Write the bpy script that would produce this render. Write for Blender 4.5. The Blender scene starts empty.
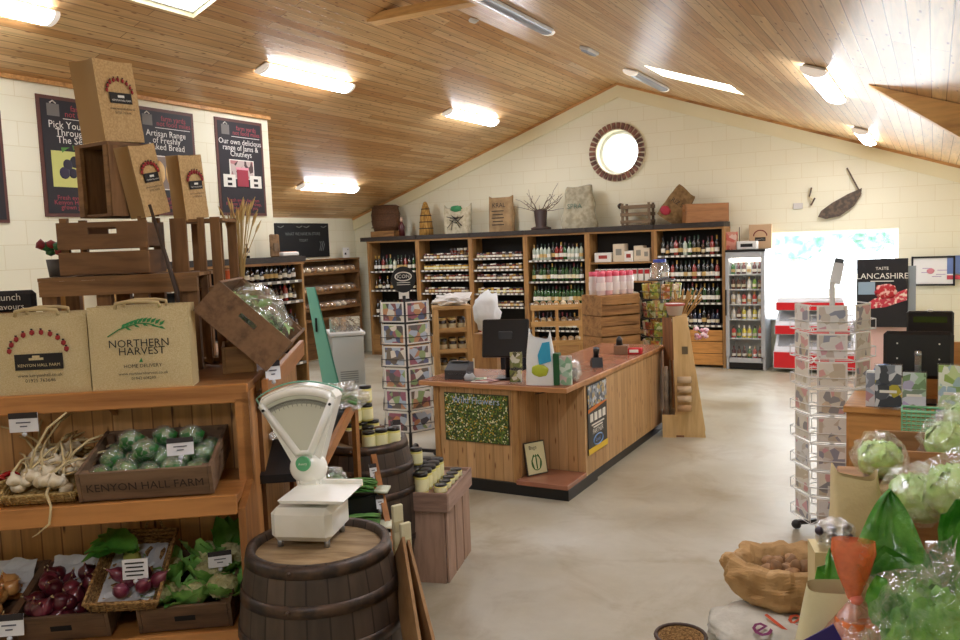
import bpy, bmesh, math, random
from mathutils import Vector, Matrix, noise
import numpy as np
rnd = random.Random(7)
PI = math.pi
R_ = math.radians
COL = bpy.context.scene.collection

# ------------------------------------------------------------------ camera
F_PX, YAW, PITCH, ROLL, EYE = 826.43, 0.504129, 0.0915708, -0.037753, 2.1
def cam_axes():
    cy, sy, cp, sp = math.cos(YAW), math.sin(YAW), math.cos(PITCH), math.sin(PITCH)
    f = Vector((-sy*cp, cy*cp, -sp)); r = Vector((cy, sy, 0)); u = r.cross(f)
    cr, sr = math.cos(ROLL), math.sin(ROLL)
    return cr*r + sr*u, -sr*r + cr*u, f
CR, CU, CF = cam_axes()
cd = bpy.data.cameras.new('camera'); cd.lens = F_PX/960*36; cd.sensor_width = 36; cd.clip_start = .05; cd.clip_end = 200
cam = bpy.data.objects.new('camera', cd); COL.objects.link(cam)
m = Matrix((CR, CU, -CF)).transposed().to_4x4(); m.translation = (0, 0, EYE); cam.matrix_world = m
bpy.context.scene.camera = cam
O = Vector((0, 0, EYE))
def ray(x, y): return CR*((x-480)/F_PX) + CU*((320-y)/F_PX) + CF
def at_x(x, y, X): r = ray(x, y); return O + r*(X/r.x)
def at_y(x, y, Y): r = ray(x, y); return O + r*(Y/r.y)
def at_z(x, y, Z): r = ray(x, y); return O + r*((Z-EYE)/r.z)
def at_d(x, y, D): r = ray(x, y); return O + r*(D/math.hypot(r.x, r.y))
def face_cam(p, extra=0): return math.atan2(-p[0], p[1])*1.0 + extra   # rotz so that local -Y looks at the camera

# ------------------------------------------------------------------ materials
_M = {}
def _nt(name):
    m = bpy.data.materials.new(name); m.use_nodes = True; n = m.node_tree
    b = n.nodes['Principled BSDF']; return m, n, b
def N(n, t, **k):
    x = n.nodes.new(t)
    for a, v in k.items():
        if a.startswith('i_'): x.inputs[a[2:].replace('_', ' ')].default_value = v
        else: setattr(x, a, v)
    return x
def c4(c): return (c[0], c[1], c[2], 1)
def hexc(h):
    h = h.lstrip('#'); o = []
    for i in (0, 2, 4):
        v = int(h[i:i+2], 16)/255; o.append(v/12.92 if v <= .04045 else ((v+.055)/1.055)**2.4)
    return tuple(o)
def mapping(n, scale, coord='Object'):
    tc = N(n, 'ShaderNodeTexCoord'); mp = N(n, 'ShaderNodeMapping'); mp.inputs['Scale'].default_value = scale
    n.links.new(tc.outputs[coord], mp.inputs['Vector']); return mp.outputs[0]
def mix(n, fac, a, b, mode='MIX'):
    x = N(n, 'ShaderNodeMix', data_type='RGBA', blend_type=mode)
    for s, v in ((0, fac), (6, a), (7, b)):
        if hasattr(v, 'links'): n.links.new(v, x.inputs[s])
        else: x.inputs[s].default_value = v if s == 0 else c4(v)
    return x.outputs[2]
def ramp(n, src, stops, const=False):
    r = N(n, 'ShaderNodeValToRGB'); cr = r.color_ramp
    if const: cr.interpolation = 'CONSTANT'
    while len(cr.elements) < len(stops): cr.elements.new(.5)
    for e, (p, c) in zip(cr.elements, stops): e.position = p; e.color = c4(c) if not isinstance(c, (int, float)) else (c, c, c, 1)
    n.links.new(src, r.inputs[0]); return r.outputs[0]
def mat(name, base, rough=.55, metal=0, vary=None, bump=None, rn=None, emit=0, trans=0, alpha=1, coat=0, spec=.5, sss=0, patt=None):
    """vary=(colour2, scale, lo, hi), rn=[colours by object random], bump=(scale, strength), patt=(scale, [colours]) voronoi patches"""
    if name in _M: return _M[name]
    m, n, b = _nt(name); base = hexc(base) if isinstance(base, str) else base
    col = None
    if rn:
        oi = N(n, 'ShaderNodeObjectInfo'); k = len(rn)
        col = ramp(n, oi.outputs['Random'], [(i/k, hexc(c)) for i, c in enumerate(rn)], True)
    if patt:
        v = N(n, 'ShaderNodeTexVoronoi'); v.inputs['Scale'].default_value = patt[0]
        tc = N(n, 'ShaderNodeTexCoord'); oi = N(n, 'ShaderNodeObjectInfo')
        ad = N(n, 'ShaderNodeVectorMath', operation='ADD'); n.links.new(tc.outputs['Object'], ad.inputs[0])
        ml = N(n, 'ShaderNodeVectorMath', operation='SCALE'); cx = N(n, 'ShaderNodeCombineXYZ')
        for i in range(3): n.links.new(oi.outputs['Random'], cx.inputs[i])
        n.links.new(cx.outputs[0], ml.inputs[0]); ml.inputs['Scale'].default_value = 37.
        n.links.new(ml.outputs[0], ad.inputs[1]); n.links.new(ad.outputs[0], v.inputs['Vector'])
        sx = N(n, 'ShaderNodeSeparateColor'); n.links.new(v.outputs['Color'], sx.inputs[0])
        k = len(patt[1]); pc = ramp(n, sx.outputs[0], [(i/k, hexc(c)) for i, c in enumerate(patt[1])], True)
        col = mix(n, patt[2] if len(patt) > 2 else .75, col if col else base, pc)
    if vary:
        nz = N(n, 'ShaderNodeTexNoise', i_Scale=vary[1], i_Detail=5.)
        n.links.new(mapping(n, vary[4] if len(vary) > 4 else (1, 1, 1)), nz.inputs['Vector'])
        fa = ramp(n, nz.outputs['Fac'], [(vary[2], 0), (vary[3], 1)])
        col = mix(n, fa, col if col else base, hexc(vary[0]))
    if col: n.links.new(col, b.inputs['Base Color'])
    else: b.inputs['Base Color'].default_value = c4(base)
    b.inputs['Roughness'].default_value = rough; b.inputs['Metallic'].default_value = metal
    b.inputs['Specular IOR Level'].default_value = spec
    b.inputs['Transmission Weight'].default_value = trans; b.inputs['Alpha'].default_value = alpha
    b.inputs['Coat Weight'].default_value = coat; b.inputs['Coat Roughness'].default_value = .15
    if emit:
        b.inputs['Emission Strength'].default_value = emit; b.inputs['Emission Color'].default_value = c4(base)
    if bump:
        nz = N(n, 'ShaderNodeTexNoise', i_Scale=bump[0], i_Detail=4.)
        n.links.new(mapping(n, bump[2] if len(bump) > 2 else (1, 1, 1)), nz.inputs['Vector'])
        bp = N(n, 'ShaderNodeBump', i_Strength=bump[1], i_Distance=.01); n.links.new(nz.outputs['Fac'], bp.inputs['Height'])
        n.links.new(bp.outputs[0], b.inputs['Normal'])
    _M[name] = m; return m
def wood(name, c1, c2, axis='x', scale=6, rough=.55, coat=0, rn=None):
    """grain runs along the axis"""
    if name in _M: return _M[name]
    m, n, b = _nt(name)
    st = {'x': (.12, 1, 1), 'y': (1, .12, 1), 'z': (1, 1, .12)}[axis]
    mp = mapping(n, tuple(s*scale for s in st))
    oi = N(n, 'ShaderNodeObjectInfo'); 
    nz = N(n, 'ShaderNodeTexNoise', noise_dimensions='4D', i_Scale=1.3, i_Detail=6., i_Roughness=.65, i_Distortion=.6)
    n.links.new(mp, nz.inputs['Vector'])
    mm = N(n, 'ShaderNodeMath', operation='MULTIPLY'); n.links.new(oi.outputs['Random'], mm.inputs[0]); mm.inputs[1].default_value = 50
    n.links.new(mm.outputs[0], nz.inputs['W'])
    nf = N(n, 'ShaderNodeTexNoise', i_Scale=7., i_Detail=3.); n.links.new(mp, nf.inputs['Vector'])
    col = ramp(n, nz.outputs['Fac'], [(.32, hexc(c2)), (.5, hexc(c1)), (.7, tuple(min(1, x*1.15) for x in hexc(c1)))])
    f2 = ramp(n, nf.outputs['Fac'], [(.45, 0), (.7, 1)])
    f3 = N(n, 'ShaderNodeMath', operation='MULTIPLY'); n.links.new(f2, f3.inputs[0]); f3.inputs[1].default_value = .35
    col = mix(n, f3.outputs[0], col, hexc(c2))
    n.links.new(col, b.inputs['Base Color'])
    b.inputs['Roughness'].default_value = rough; b.inputs['Coat Weight'].default_value = coat; b.inputs['Coat Roughness'].default_value = .2
    bp = N(n, 'ShaderNodeBump', i_Strength=.25, i_Distance=.004); n.links.new(nf.outputs['Fac'], bp.inputs['Height']); n.links.new(bp.outputs[0], b.inputs['Normal'])
    _M[name] = m; return m
def planks(name, along, across, width, length, c1, c2, gap, rough=.5, coat=0, knots=True, gapw=.004, knotc='#7a4a22', origin=0.):
    if name in _M: return _M[name]
    m, n, b = _nt(name)
    tc = N(n, 'ShaderNodeTexCoord'); sp = N(n, 'ShaderNodeSeparateXYZ'); n.links.new(tc.outputs['Object'], sp.inputs[0])
    cb = N(n, 'ShaderNodeCombineXYZ'); ix = {'x': 0, 'y': 1, 'z': 2}
    n.links.new(sp.outputs[ix[along]], cb.inputs[0])
    ad = N(n, 'ShaderNodeMath', operation='ADD'); n.links.new(sp.outputs[ix[across]], ad.inputs[0]); ad.inputs[1].default_value = origin
    n.links.new(ad.outputs[0], cb.inputs[1])
    br = N(n, 'ShaderNodeTexBrick'); n.links.new(cb.outputs[0], br.inputs['Vector'])
    br.inputs['Scale'].default_value = 1; br.inputs['Brick Width'].default_value = length; br.inputs['Row Height'].default_value = width
    br.inputs['Mortar Size'].default_value = gapw; br.inputs['Mortar Smooth'].default_value = .3
    br.inputs['Color1'].default_value = c4(hexc(c1)); br.inputs['Color2'].default_value = c4(hexc(c2)); br.inputs['Mortar'].default_value = c4(hexc(gap))
    br.offset = .37; br.offset_frequency = 2
    mp = N(n, 'ShaderNodeMapping'); mp.inputs['Scale'].default_value = (1.2, 22, 1); n.links.new(cb.outputs[0], mp.inputs['Vector'])
    nz = N(n, 'ShaderNodeTexNoise', i_Scale=1.5, i_Detail=6., i_Distortion=.5); n.links.new(mp.outputs[0], nz.inputs['Vector'])
    g = ramp(n, nz.outputs['Fac'], [(.3, .72), (.65, 1.0)])
    col = mix(n, 1., br.outputs['Color'], g, 'MULTIPLY')
    if knots:
        mk = N(n, 'ShaderNodeMapping'); mk.inputs['Scale'].default_value = (2.2, 1/width*.9, 1); n.links.new(cb.outputs[0], mk.inputs['Vector'])
        vo = N(n, 'ShaderNodeTexVoronoi', voronoi_dimensions='2D', i_Scale=1.); n.links.new(mk.outputs[0], vo.inputs['Vector'])
        kf = ramp(n, vo.outputs['Distance'], [(.03, 1), (.085, 0)])
        col = mix(n, kf, col, hexc(knotc))
    n.links.new(col, b.inputs['Base Color'])
    b.inputs['Roughness'].default_value = rough; b.inputs['Coat Weight'].default_value = coat; b.inputs['Coat Roughness'].default_value = .25
    bp = N(n, 'ShaderNodeBump', i_Strength=.6, i_Distance=.004, invert=True); n.links.new(br.outputs['Fac'], bp.inputs['Height']); n.links.new(bp.outputs[0], b.inputs['Normal'])
    _M[name] = m; return m
def film(name, col='#ffffff', amt=.35, rough=.12, bumpy=25, dw=.3):
    if name in _M: return _M[name]
    m, n, b = _nt(name); out = n.nodes['Material Output']
    tr = N(n, 'ShaderNodeBsdfTransparent'); gl = N(n, 'ShaderNodeBsdfGlossy', i_Roughness=rough); df = N(n, 'ShaderNodeBsdfDiffuse')
    gl.inputs['Color'].default_value = (1, 1, 1, 1); df.inputs['Color'].default_value = c4(hexc(col))
    nz = N(n, 'ShaderNodeTexNoise', i_Scale=float(bumpy), i_Detail=4.); n.links.new(mapping(n, (1, 1, 1)), nz.inputs['Vector'])
    bp = N(n, 'ShaderNodeBump', i_Strength=1., i_Distance=.02); n.links.new(nz.outputs['Fac'], bp.inputs['Height'])
    n.links.new(bp.outputs[0], gl.inputs['Normal'])
    m1 = N(n, 'ShaderNodeMixShader'); m1.inputs[0].default_value = dw; n.links.new(gl.outputs[0], m1.inputs[1]); n.links.new(df.outputs[0], m1.inputs[2])
    m2 = N(n, 'ShaderNodeMixShader'); n.links.new(tr.outputs[0], m2.inputs[1]); n.links.new(m1.outputs[0], m2.inputs[2])
    f = ramp(n, nz.outputs['Fac'], [(.35, amt*.45), (.65, min(1, amt*1.5))]); n.links.new(f, m2.inputs[0])
    n.links.new(m2.outputs[0], out.inputs['Surface']); _M[name] = m; return m

# ------------------------------------------------------------------ meshes
def T(x=0, y=0, z=0): return Matrix.Translation((x, y, z))
def RX(a): return Matrix.Rotation(a, 4, 'X')
def RY(a): return Matrix.Rotation(a, 4, 'Y')
def RZ(a): return Matrix.Rotation(a, 4, 'Z')
I4 = Matrix.Identity(4)
_txt = {}
def text_geo(s, size, align):
    k = (s, size, align)
    if k not in _txt:
        c = bpy.data.curves.new('t', 'FONT'); c.body = s; c.size = size; c.align_x = align; c.align_y = 'CENTER'; c.resolution_u = 2
        o = bpy.data.objects.new('t', c); COL.objects.link(o); dg = bpy.context.evaluated_depsgraph_get()
        me = bpy.data.meshes.new_from_object(o.evaluated_get(dg))
        _txt[k] = ([tuple(v.co) for v in me.vertices], [tuple(p.vertices) for p in me.polygons])
        bpy.data.objects.remove(o); bpy.data.curves.remove(c); bpy.data.meshes.remove(me)
    return _txt[k]
class MB:
    def __init__(s, m=I4): s.v, s.f, s.mi, s.sm, s.mats, s.M = [], [], [], [], [], m
    def add(s, vs, fs, mt, m=I4, smooth=False):
        if mt not in s.mats: s.mats.append(mt)
        i = s.mats.index(mt); o = len(s.v); mm = s.M @ m
        s.v += [tuple(mm @ Vector(v)) for v in vs]; s.f += [tuple(o+j for j in f) for f in fs]
        s.mi += [i]*len(fs); s.sm += [smooth]*len(fs); return s
    def box(s, c, d, mt, m=I4, b=.0):
        x, y, z = (q/2 for q in d)
        if b <= 0:
            vs = [(i*x, j*y, k*z) for i in (-1, 1) for j in (-1, 1) for k in (-1, 1)]
            fs = [(0, 1, 3, 2), (4, 6, 7, 5), (0, 4, 5, 1), (2, 3, 7, 6), (0, 2, 6, 4), (1, 5, 7, 3)]
        else:
            b = min(b, x*.9, y*.9, z*.9); vs = []; ix = {}; E = (x, y, z)
            for sg in [(i, j, k) for i in (-1, 1) for j in (-1, 1) for k in (-1, 1)]:
                for a in range(3):
                    ix[(sg, a)] = len(vs); vs.append(tuple(sg[q]*(E[q] if q == a else E[q]-b) for q in range(3)))
            fs = []
            def sgn(a, sa, b_, sb, c_, sc): t = [0]*3; t[a] = sa; t[b_] = sb; t[c_] = sc; return tuple(t)
            for a in range(3):
                p, q = (a+1) % 3, (a+2) % 3
                for sa in (-1, 1): fs.append([ix[(sgn(a, sa, p, i, q, j), a)] for i, j in ((-1, -1), (1, -1), (1, 1), (-1, 1))])
                for sp in (-1, 1):
                    for sq in (-1, 1):
                        A, B = sgn(a, -1, p, sp, q, sq), sgn(a, 1, p, sp, q, sq); fs.append([ix[(A, p)], ix[(B, p)], ix[(B, q)], ix[(A, q)]])
            for sg in [(i, j, k) for i in (-1, 1) for j in (-1, 1) for k in (-1, 1)]: fs.append([ix[(sg, a)] for a in range(3)])
            g = []
            for f in fs:
                P = [Vector(vs[i]) for i in f]; nn = (P[1]-P[0]).cross(P[2]-P[0]); cc = sum(P, Vector())/len(P)
                g.append(tuple(f) if nn.dot(cc) > 0 else tuple(reversed(f)))
            fs = g
        return s.add(vs, fs, mt, T(*c) @ m)
    def lathe(s, prof, mt, m=I4, n=16, smooth=True, sq=1.):
        vs, fs, rings = [], [], []
        for r, z in prof:
            if r < 1e-6: rings.append([len(vs)]); vs.append((0, 0, z))
            else: rings.append(list(range(len(vs), len(vs)+n))); vs += [(r*math.cos(2*PI*i/n), r*sq*math.sin(2*PI*i/n), z) for i in range(n)]
        for a, b in zip(rings, rings[1:]):
            for i in range(n):
                j = (i+1) % n
                if len(a) == 1 and len(b) == 1: continue
                if len(a) == 1: fs.append((a[0], b[j], b[i]))
                elif len(b) == 1: fs.append((a[i], a[j], b[0]))
                else: fs.append((a[i], a[j], b[j], b[i]))
        return s.add(vs, fs, mt, m, smooth)
    def cyl(s, c, r, h, mt, m=I4, n=16, smooth=True):
        s.lathe([(r, -h/2), (r, h/2)], mt, T(*c) @ m, n, smooth)
        return s.add([(r*math.cos(2*PI*i/n), r*math.sin(2*PI*i/n), z) for z in (-h/2, h/2) for i in range(n)], [tuple(reversed(range(n))), tuple(range(n, 2*n))], mt, T(*c) @ m)
    def tube(s, pts, r, mt, n=6, m=I4, closed=False, caps=True):
        P = [Vector(p) for p in pts]; L = len(P); rr = r if hasattr(r, '__len__') else [r]*L; vs, fs = [], []
        up = Vector((0, 0, 1)); d0 = (P[1]-P[0]).normalized()
        if abs(d0.dot(up)) > .9: up = Vector((1, 0, 0))
        for i in range(L):
            a = P[i-1] if i > 0 else (P[-1] if closed else P[i]); b = P[(i+1) % L] if (i < L-1 or closed) else P[i]
            d = (b-a).normalized(); x = d.cross(up)
            if x.length < 1e-4: x = d.cross(Vector((0, 1, 0)))
            x.normalize(); y = x.cross(d).normalized(); up = y
            vs += [tuple(P[i] + x*(rr[i]*math.cos(2*PI*k/n)) + y*(rr[i]*math.sin(2*PI*k/n))) for k in range(n)]
        for i in range(L if closed else L-1):
            j = (i+1) % L
            for k in range(n): q = (k+1) % n; fs.append((i*n+k, i*n+q, j*n+q, j*n+k))
        if caps and not closed: fs += [tuple(reversed(range(n))), tuple(range((L-1)*n, L*n))]
        return s.add(vs, fs, mt, m, n > 4)
    def bar(s, a, b, w, t, mt, up=(0, 0, 1)):
        a, b, up = Vector(a), Vector(b), Vector(up); d = b-a; L = d.length; d.normalize(); x = d.cross(up)
        if x.length < 1e-4: x = d.cross(Vector((0, 1, 0)))
        x.normalize(); y = x.cross(d)
        m = Matrix((x, y, d)).transposed().to_4x4(); m.translation = (a+b)/2
        return s.box((0, 0, 0), (w, t, L), mt, m, .0) if 0 else s.add(*_boxgeo(w, t, L), mt, m)
    def prism(s, poly, h, mt, m=I4):
        n = len(poly); vs = [(x, y, z) for z in (0, h) for x, y in poly]
        fs = [tuple(reversed(range(n))), tuple(range(n, 2*n))] + [(i, (i+1) % n, n+(i+1) % n, n+i) for i in range(n)]
        return s.add(vs, fs, mt, m)
    def grid(s, fn, nu, nv, mt, m=I4, smooth=True):
        vs = [fn(i/nu, j/nv) for j in range(nv+1) for i in range(nu+1)]
        fs = [(j*(nu+1)+i, j*(nu+1)+i+1, (j+1)*(nu+1)+i+1, (j+1)*(nu+1)+i) for j in range(nv) for i in range(nu)]
        return s.add(vs, fs, mt, m, smooth)
    def blob(s, rad, mt, m=I4, amp=.15, fr=2., seed=0, sub=3, smooth=True, ridge=False):
        bm = bmesh.new(); bmesh.ops.create_icosphere(bm, subdivisions=sub, radius=1)
        vs = []
        for v in bm.verts:
            q = v.co*fr + Vector((seed*7.1, seed*3.3, seed*1.7)); k = noise.noise(q)
            if ridge: k = 1-2*abs(k)
            f = 1 + amp*k + amp*.5*noise.noise(q*2.3); vs.append((v.co.x*rad[0]*f, v.co.y*rad[1]*f, v.co.z*rad[2]*f))
        fs = [tuple(v.index for v in f.verts) for f in bm.faces]; bm.free()
        return s.add(vs, fs, mt, m, smooth)
    def text(s, t, size, mt, m=I4, align='CENTER', h=0):
        v, f = text_geo(t, size, align); return s.add(v, f, mt, m)
    def quad(s, w, h, mt, m=I4): return s.add([(-w/2, -h/2, 0), (w/2, -h/2, 0), (w/2, h/2, 0), (-w/2, h/2, 0)], [(0, 1, 2, 3)], mt, m)
    def leaf(s, L, W, bend, mt, m=I4, fold=.25, wav=.0, seed=0, n=8):
        def fn(u, v):
            x = (u-.5)*2; w = W/2*math.sin(PI*min(1, v*.93+.07))**.7*(1 if v < .98 else .3)
            a = bend*v; y = L*(math.sin(a)/bend if abs(bend) > .01 else v); z = L*((1-math.cos(a))/bend if abs(bend) > .01 else 0)
            return (x*w, y, -z + abs(x)*w*fold + wav*math.sin(v*17+seed+3*x)*abs(x))
        return s.grid(fn, 6, n, mt, m)
    def trileaf(s, L, W, mt, m=I4, sd=0, n=14):
        def fn(u, v):
            x = (u-.5)*2; w = W/2*min(1, (v+.02)*5)**.6*(1-v)**.75; f = noise.noise(Vector((x*2.2+sd, v*3.1, sd)))
            return (x*w+.01*f, L*v, abs(x)*w*.55 + .022*f + .004*math.sin(v*38+5*abs(x))*abs(x))
        return s.grid(fn, 12, n, mt, m)
    def build(s, name, parent=None, loc=None, rz=0):
        me = bpy.data.meshes.new(name); me.from_pydata(s.v, [], s.f)
        for q in s.mats: me.materials.append(q)
        me.polygons.foreach_set('material_index', s.mi); me.polygons.foreach_set('use_smooth', s.sm); me.update()
        o = bpy.data.objects.new(name, me); COL.objects.link(o)
        if parent: o.parent = parent
        if loc is not None: o.location = loc
        if rz: o.rotation_euler.z = rz
        return o
def _boxgeo(w, t, L):
    x, y, z = w/2, t/2, L/2
    return [(i*x, j*y, k*z) for i in (-1, 1) for j in (-1, 1) for k in (-1, 1)], [(0, 1, 3, 2), (4, 6, 7, 5), (0, 4, 5, 1), (2, 3, 7, 6), (0, 2, 6, 4), (1, 5, 7, 3)]
UP = RX(PI/2)          # turns drawings in XY into the XZ plane, facing -Y

def tag(o, label, cat, group=None, kind=None):
    o['label'] = label; o['category'] = cat
    if group: o['group'] = group
    if kind: o['kind'] = kind
    return o
def thing(name, label, cat, loc=(0, 0, 0), rz=0, group=None):
    o = bpy.data.objects.new(name, None); o.empty_display_size = .1; COL.objects.link(o); o.location = loc; o.rotation_euler.z = rz
    return tag(o, label, cat, group)
def struct(name, mb, **k):
    o = mb.build(name, **k); o['kind'] = 'structure'; return o
def copy_tree(o, parent=None):
    c = o.copy(); COL.objects.link(c)
    if parent: c.parent = parent
    for ch in [x for x in KIDS(o)]: copy_tree(ch, c)
    return c
def KIDS(o): return [x for x in bpy.data.objects if x.parent == o] if o.type == 'EMPTY' or o.get('haskids') else []
_P = {}
def spawn(key, builder, loc, rz=0, label='', cat='', group=None, rot=None, scale=None):
    """first call builds, later calls copy"""
    if key not in _P: o = builder(); _P[key] = (o, [c for c in bpy.data.objects if c.parent == o])
    else:
        src, kids = _P[key]; o = src.copy(); COL.objects.link(o)
        for k in kids:
            c = k.copy(); COL.objects.link(c); c.parent = o
    o.location = loc; o.rotation_euler = rot if rot else (0, 0, rz)
    if scale: o.scale = (scale,)*3 if not hasattr(scale, '__len__') else scale
    tag(o, label, cat)
    if group: o['group'] = group
    elif 'group' in o: del o['group']
    return o
def E0(name):
    o = bpy.data.objects.new(name, None); o.empty_display_size = .1; COL.objects.link(o); return o
# ------------------------------------------------------------------ setting
AX, AZ, SL = -4.704, 4.713, .353
GY = 13.65
def cz(x): return AZ - SL*abs(x-AX)
XL, XR, YB = -10.37, .95, -3.5
cream = mat('cream_paint', '#f3ecc9', .6, vary=('#e9e0b8', .8, .35, .7))
def blockwall(name, along):
    m, n, b = _nt(name)
    tc = N(n, 'ShaderNodeTexCoord'); sp = N(n, 'ShaderNodeSeparateXYZ'); n.links.new(tc.outputs['Object'], sp.inputs[0])
    cb = N(n, 'ShaderNodeCombineXYZ'); n.links.new(sp.outputs[{'x': 0, 'y': 1}[along]], cb.inputs[0]); n.links.new(sp.outputs[2], cb.inputs[1])
    br = N(n, 'ShaderNodeTexBrick'); n.links.new(cb.outputs[0], br.inputs['Vector'])
    br.inputs['Scale'].default_value = 1; br.inputs['Brick Width'].default_value = .45; br.inputs['Row Height'].default_value = .225
    br.inputs['Mortar Size'].default_value = .004; br.inputs['Mortar Smooth'].default_value = .5
    br.inputs['Color1'].default_value = c4(hexc('#f1edd4')); br.inputs['Color2'].default_value = c4(hexc('#eeead0')); br.inputs['Mortar'].default_value = c4(hexc('#e2dab8'))
    n.links.new(br.outputs['Color'], b.inputs['Base Color']); b.inputs['Roughness'].default_value = .55
    bp = N(n, 'ShaderNodeBump', i_Strength=.3, i_Distance=.004, invert=True); n.links.new(br.outputs['Fac'], bp.inputs['Height']); n.links.new(bp.outputs[0], b.inputs['Normal'])
    return m
wallx, wally = blockwall('block_wall_gable', 'x'), blockwall('block_wall_side', 'y')
def concrete():
    m, n, b = _nt('polished_concrete')
    mp = mapping(n, (1, 1, 1)); a = N(n, 'ShaderNodeTexNoise', i_Scale=.7, i_Detail=4., i_Roughness=.5); n.links.new(mp, a.inputs['Vector'])
    c = ramp(n, a.outputs['Fac'], [(.3, hexc('#9f937a')), (.5, hexc('#b6af9a')), (.7, hexc('#cbc8bc'))])
    d = N(n, 'ShaderNodeTexNoise', i_Scale=14., i_Detail=6., i_Roughness=.7); n.links.new(mp, d.inputs['Vector'])
    g = ramp(n, d.outputs['Fac'], [(.3, .93), (.7, 1.)]); c = mix(n, 1., c, g, 'MULTIPLY')
    e = N(n, 'ShaderNodeTexNoise', i_Scale=1.7, i_Detail=7., i_Roughness=.62, i_Distortion=.8); n.links.new(mp, e.inputs['Vector'])
    c = mix(n, ramp(n, e.outputs['Fac'], [(.48, 0.), (.68, .5)]), c, hexc('#8f7c58'))
    n.links.new(c, b.inputs['Base Color'])
    rr = ramp(n, a.outputs['Fac'], [(.3, .32), (.7, .5)]); n.links.new(rr, b.inputs['Roughness']); b.inputs['Specular IOR Level'].default_value = .5
    return m
struct('floor', MB().box(((XL+XR)/2, 5.2, -.06), (XR-XL+1, 18.4, .12), concrete()))
ceilm = planks('pine_ceiling', 'y', 'x', .095, 3.2, '#f0ca92', '#d29a5c', '#94622e', .42, .3, knotc='#8f5526', origin=.03)
holes = {'L': (-5.98, -5.02, 4.82, 5.62), 'R': (-3.02, -2.03, 9.7, 10.5)}
mb = MB()
for side, x0, x1 in (('L', XL-.1, AX), ('R', AX, XR+.1)):
    h = holes[side]; xs = sorted([x0, h[0], h[1], x1]); ys = [YB, h[2], h[3], GY]
    for i in range(3):
        for j in range(3):
            if i == 1 and j == 1: continue
            a, b_, c, d = xs[i], xs[i+1], ys[j], ys[j+1]
            mb.add([(a, c, cz(a)), (b_, c, cz(b_)), (b_, d, cz(b_)), (a, d, cz(a))], [(0, 3, 2, 1)], ceilm)
            mb.add([(a, c, cz(a)+.09), (b_, c, cz(b_)+.09), (b_, d, cz(b_)+.09), (a, d, cz(a)+.09)], [(0, 1, 2, 3)], cream)
    a, b_, c, d = h
    rev = [(a, c), (b_, c), (b_, d), (a, d)]
    vs = [(x, y, cz(x)+e) for e in (0, .09) for x, y in rev]
    mb.add(vs, [(i, (i+1) % 4, 4+(i+1) % 4, 4+i) for i in range(4)], cream)
struct('ceiling', mb)
def fill2d(polys, t):
    c = bpy.data.curves.new('f', 'CURVE'); c.dimensions = '2D'; c.fill_mode = 'BOTH'; c.extrude = t/2
    for P in polys:
        s = c.splines.new('POLY'); s.points.add(len(P)-1); s.use_cyclic_u = True
        for p, q in zip(s.points, P): p.co = (q[0], q[1], 0, 1)
    o = bpy.data.objects.new('f', c); COL.objects.link(o); dg = bpy.context.evaluated_depsgraph_get()
    me = bpy.data.meshes.new_from_object(o.evaluated_get(dg)); g = ([tuple(v.co) for v in me.vertices], [tuple(p.vertices) for p in me.polygons])
    bpy.data.objects.remove(o); bpy.data.curves.remove(c); bpy.data.meshes.remove(me); return g
RC, RR = (-4.745, 3.567), .37
W2 = (-2.30, -.46, .75, 2.11)
circ = lambda r, n=40: [(RC[0]+r*math.cos(2*PI*i/n), RC[1]+r*math.sin(2*PI*i/n)) for i in range(n)]
outline = [(XL-.2, -.1), (XR+.2, -.1), (XR+.2, cz(XR+.2)+.1), (AX, AZ+.1), (XL-.2, cz(XL-.2)+.1)]
g = fill2d([outline, circ(RR), [(W2[0], W2[2]), (W2[1], W2[2]), (W2[1], W2[3]), (W2[0], W2[3])]], .3)
struct('wall_gable', MB().add(g[0], g[1], wallx, T(0, GY+.15, 0) @ UP))
struct('wall_left', MB().box((XL-.1, 5, 1.45), (.2, 17.6, 2.95), wally))
poly = [(XL, 0), (-7.35, 0), (-7.35, cz(-7.35)+.02), (XL, cz(XL)+.02)]
struct('wall_partition', MB().prism(poly, 11.5, mat('cream_blockwork_smooth', '#f1e9cf', .6) if 0 else wally, T(0, 8.0, 0) @ UP))
struct('wall_right', MB().box((XR+.1, 5, 1.4), (.2, 17.6, 2.9), wally))
struct('wall_back', MB().prism([(x, z) for x, z in outline], .2, wallx, T(0, YB, 0) @ UP))
# gable band, mouldings
pinem = wood('pine_moulding', '#cf9a5a', '#9a6530', 'x')
pb = MB()
for a, b_ in ((XL, AX), (AX, XR)):
    pb.add([(a, GY, cz(a)), (b_, GY, cz(b_)), (b_, GY, cz(b_)-.24), (a, GY, cz(a)-.24), (a, GY-.045, cz(a)), (b_, GY-.045, cz(b_)), (b_, GY-.045, cz(b_)-.24), (a, GY-.045, cz(a)-.24)], [(4, 5, 6, 7), (3, 2, 6, 7)], cream)
struct('trim_1', pb)
pb = MB()
for a, b_ in ((XL, AX), (AX, XR)): pb.bar((a, GY-.04, cz(a)-.02), (b_, GY-.04, cz(b_)-.02), .04, .04, pinem)
struct('trim_2', pb)
struct('trim_3', MB().bar((-7.33, YB, cz(-7.33)-.02), (-7.33, 8.02, cz(-7.33)-.02), .04, .04, pinem))
# timber ties under the roof
beam = wood('roof_timber', '#dcae6c', '#a87840', 'x')
tag(MB().box((-4.65, 7.45, 4.525), (1.3, .16, .09), beam, b=.005).build('roof_beam'), 'short horizontal pine collar tie high under the ridge', 'beam')
tag(MB().prism([(-.46, 3.21), (.9, 2.73), (.9, 2.2)], .14, beam, T(0, 7.3, 0) @ UP).build('roof_brace'), 'pine roof brace coming out of the whitish boarded slope', 'beam')
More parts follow.
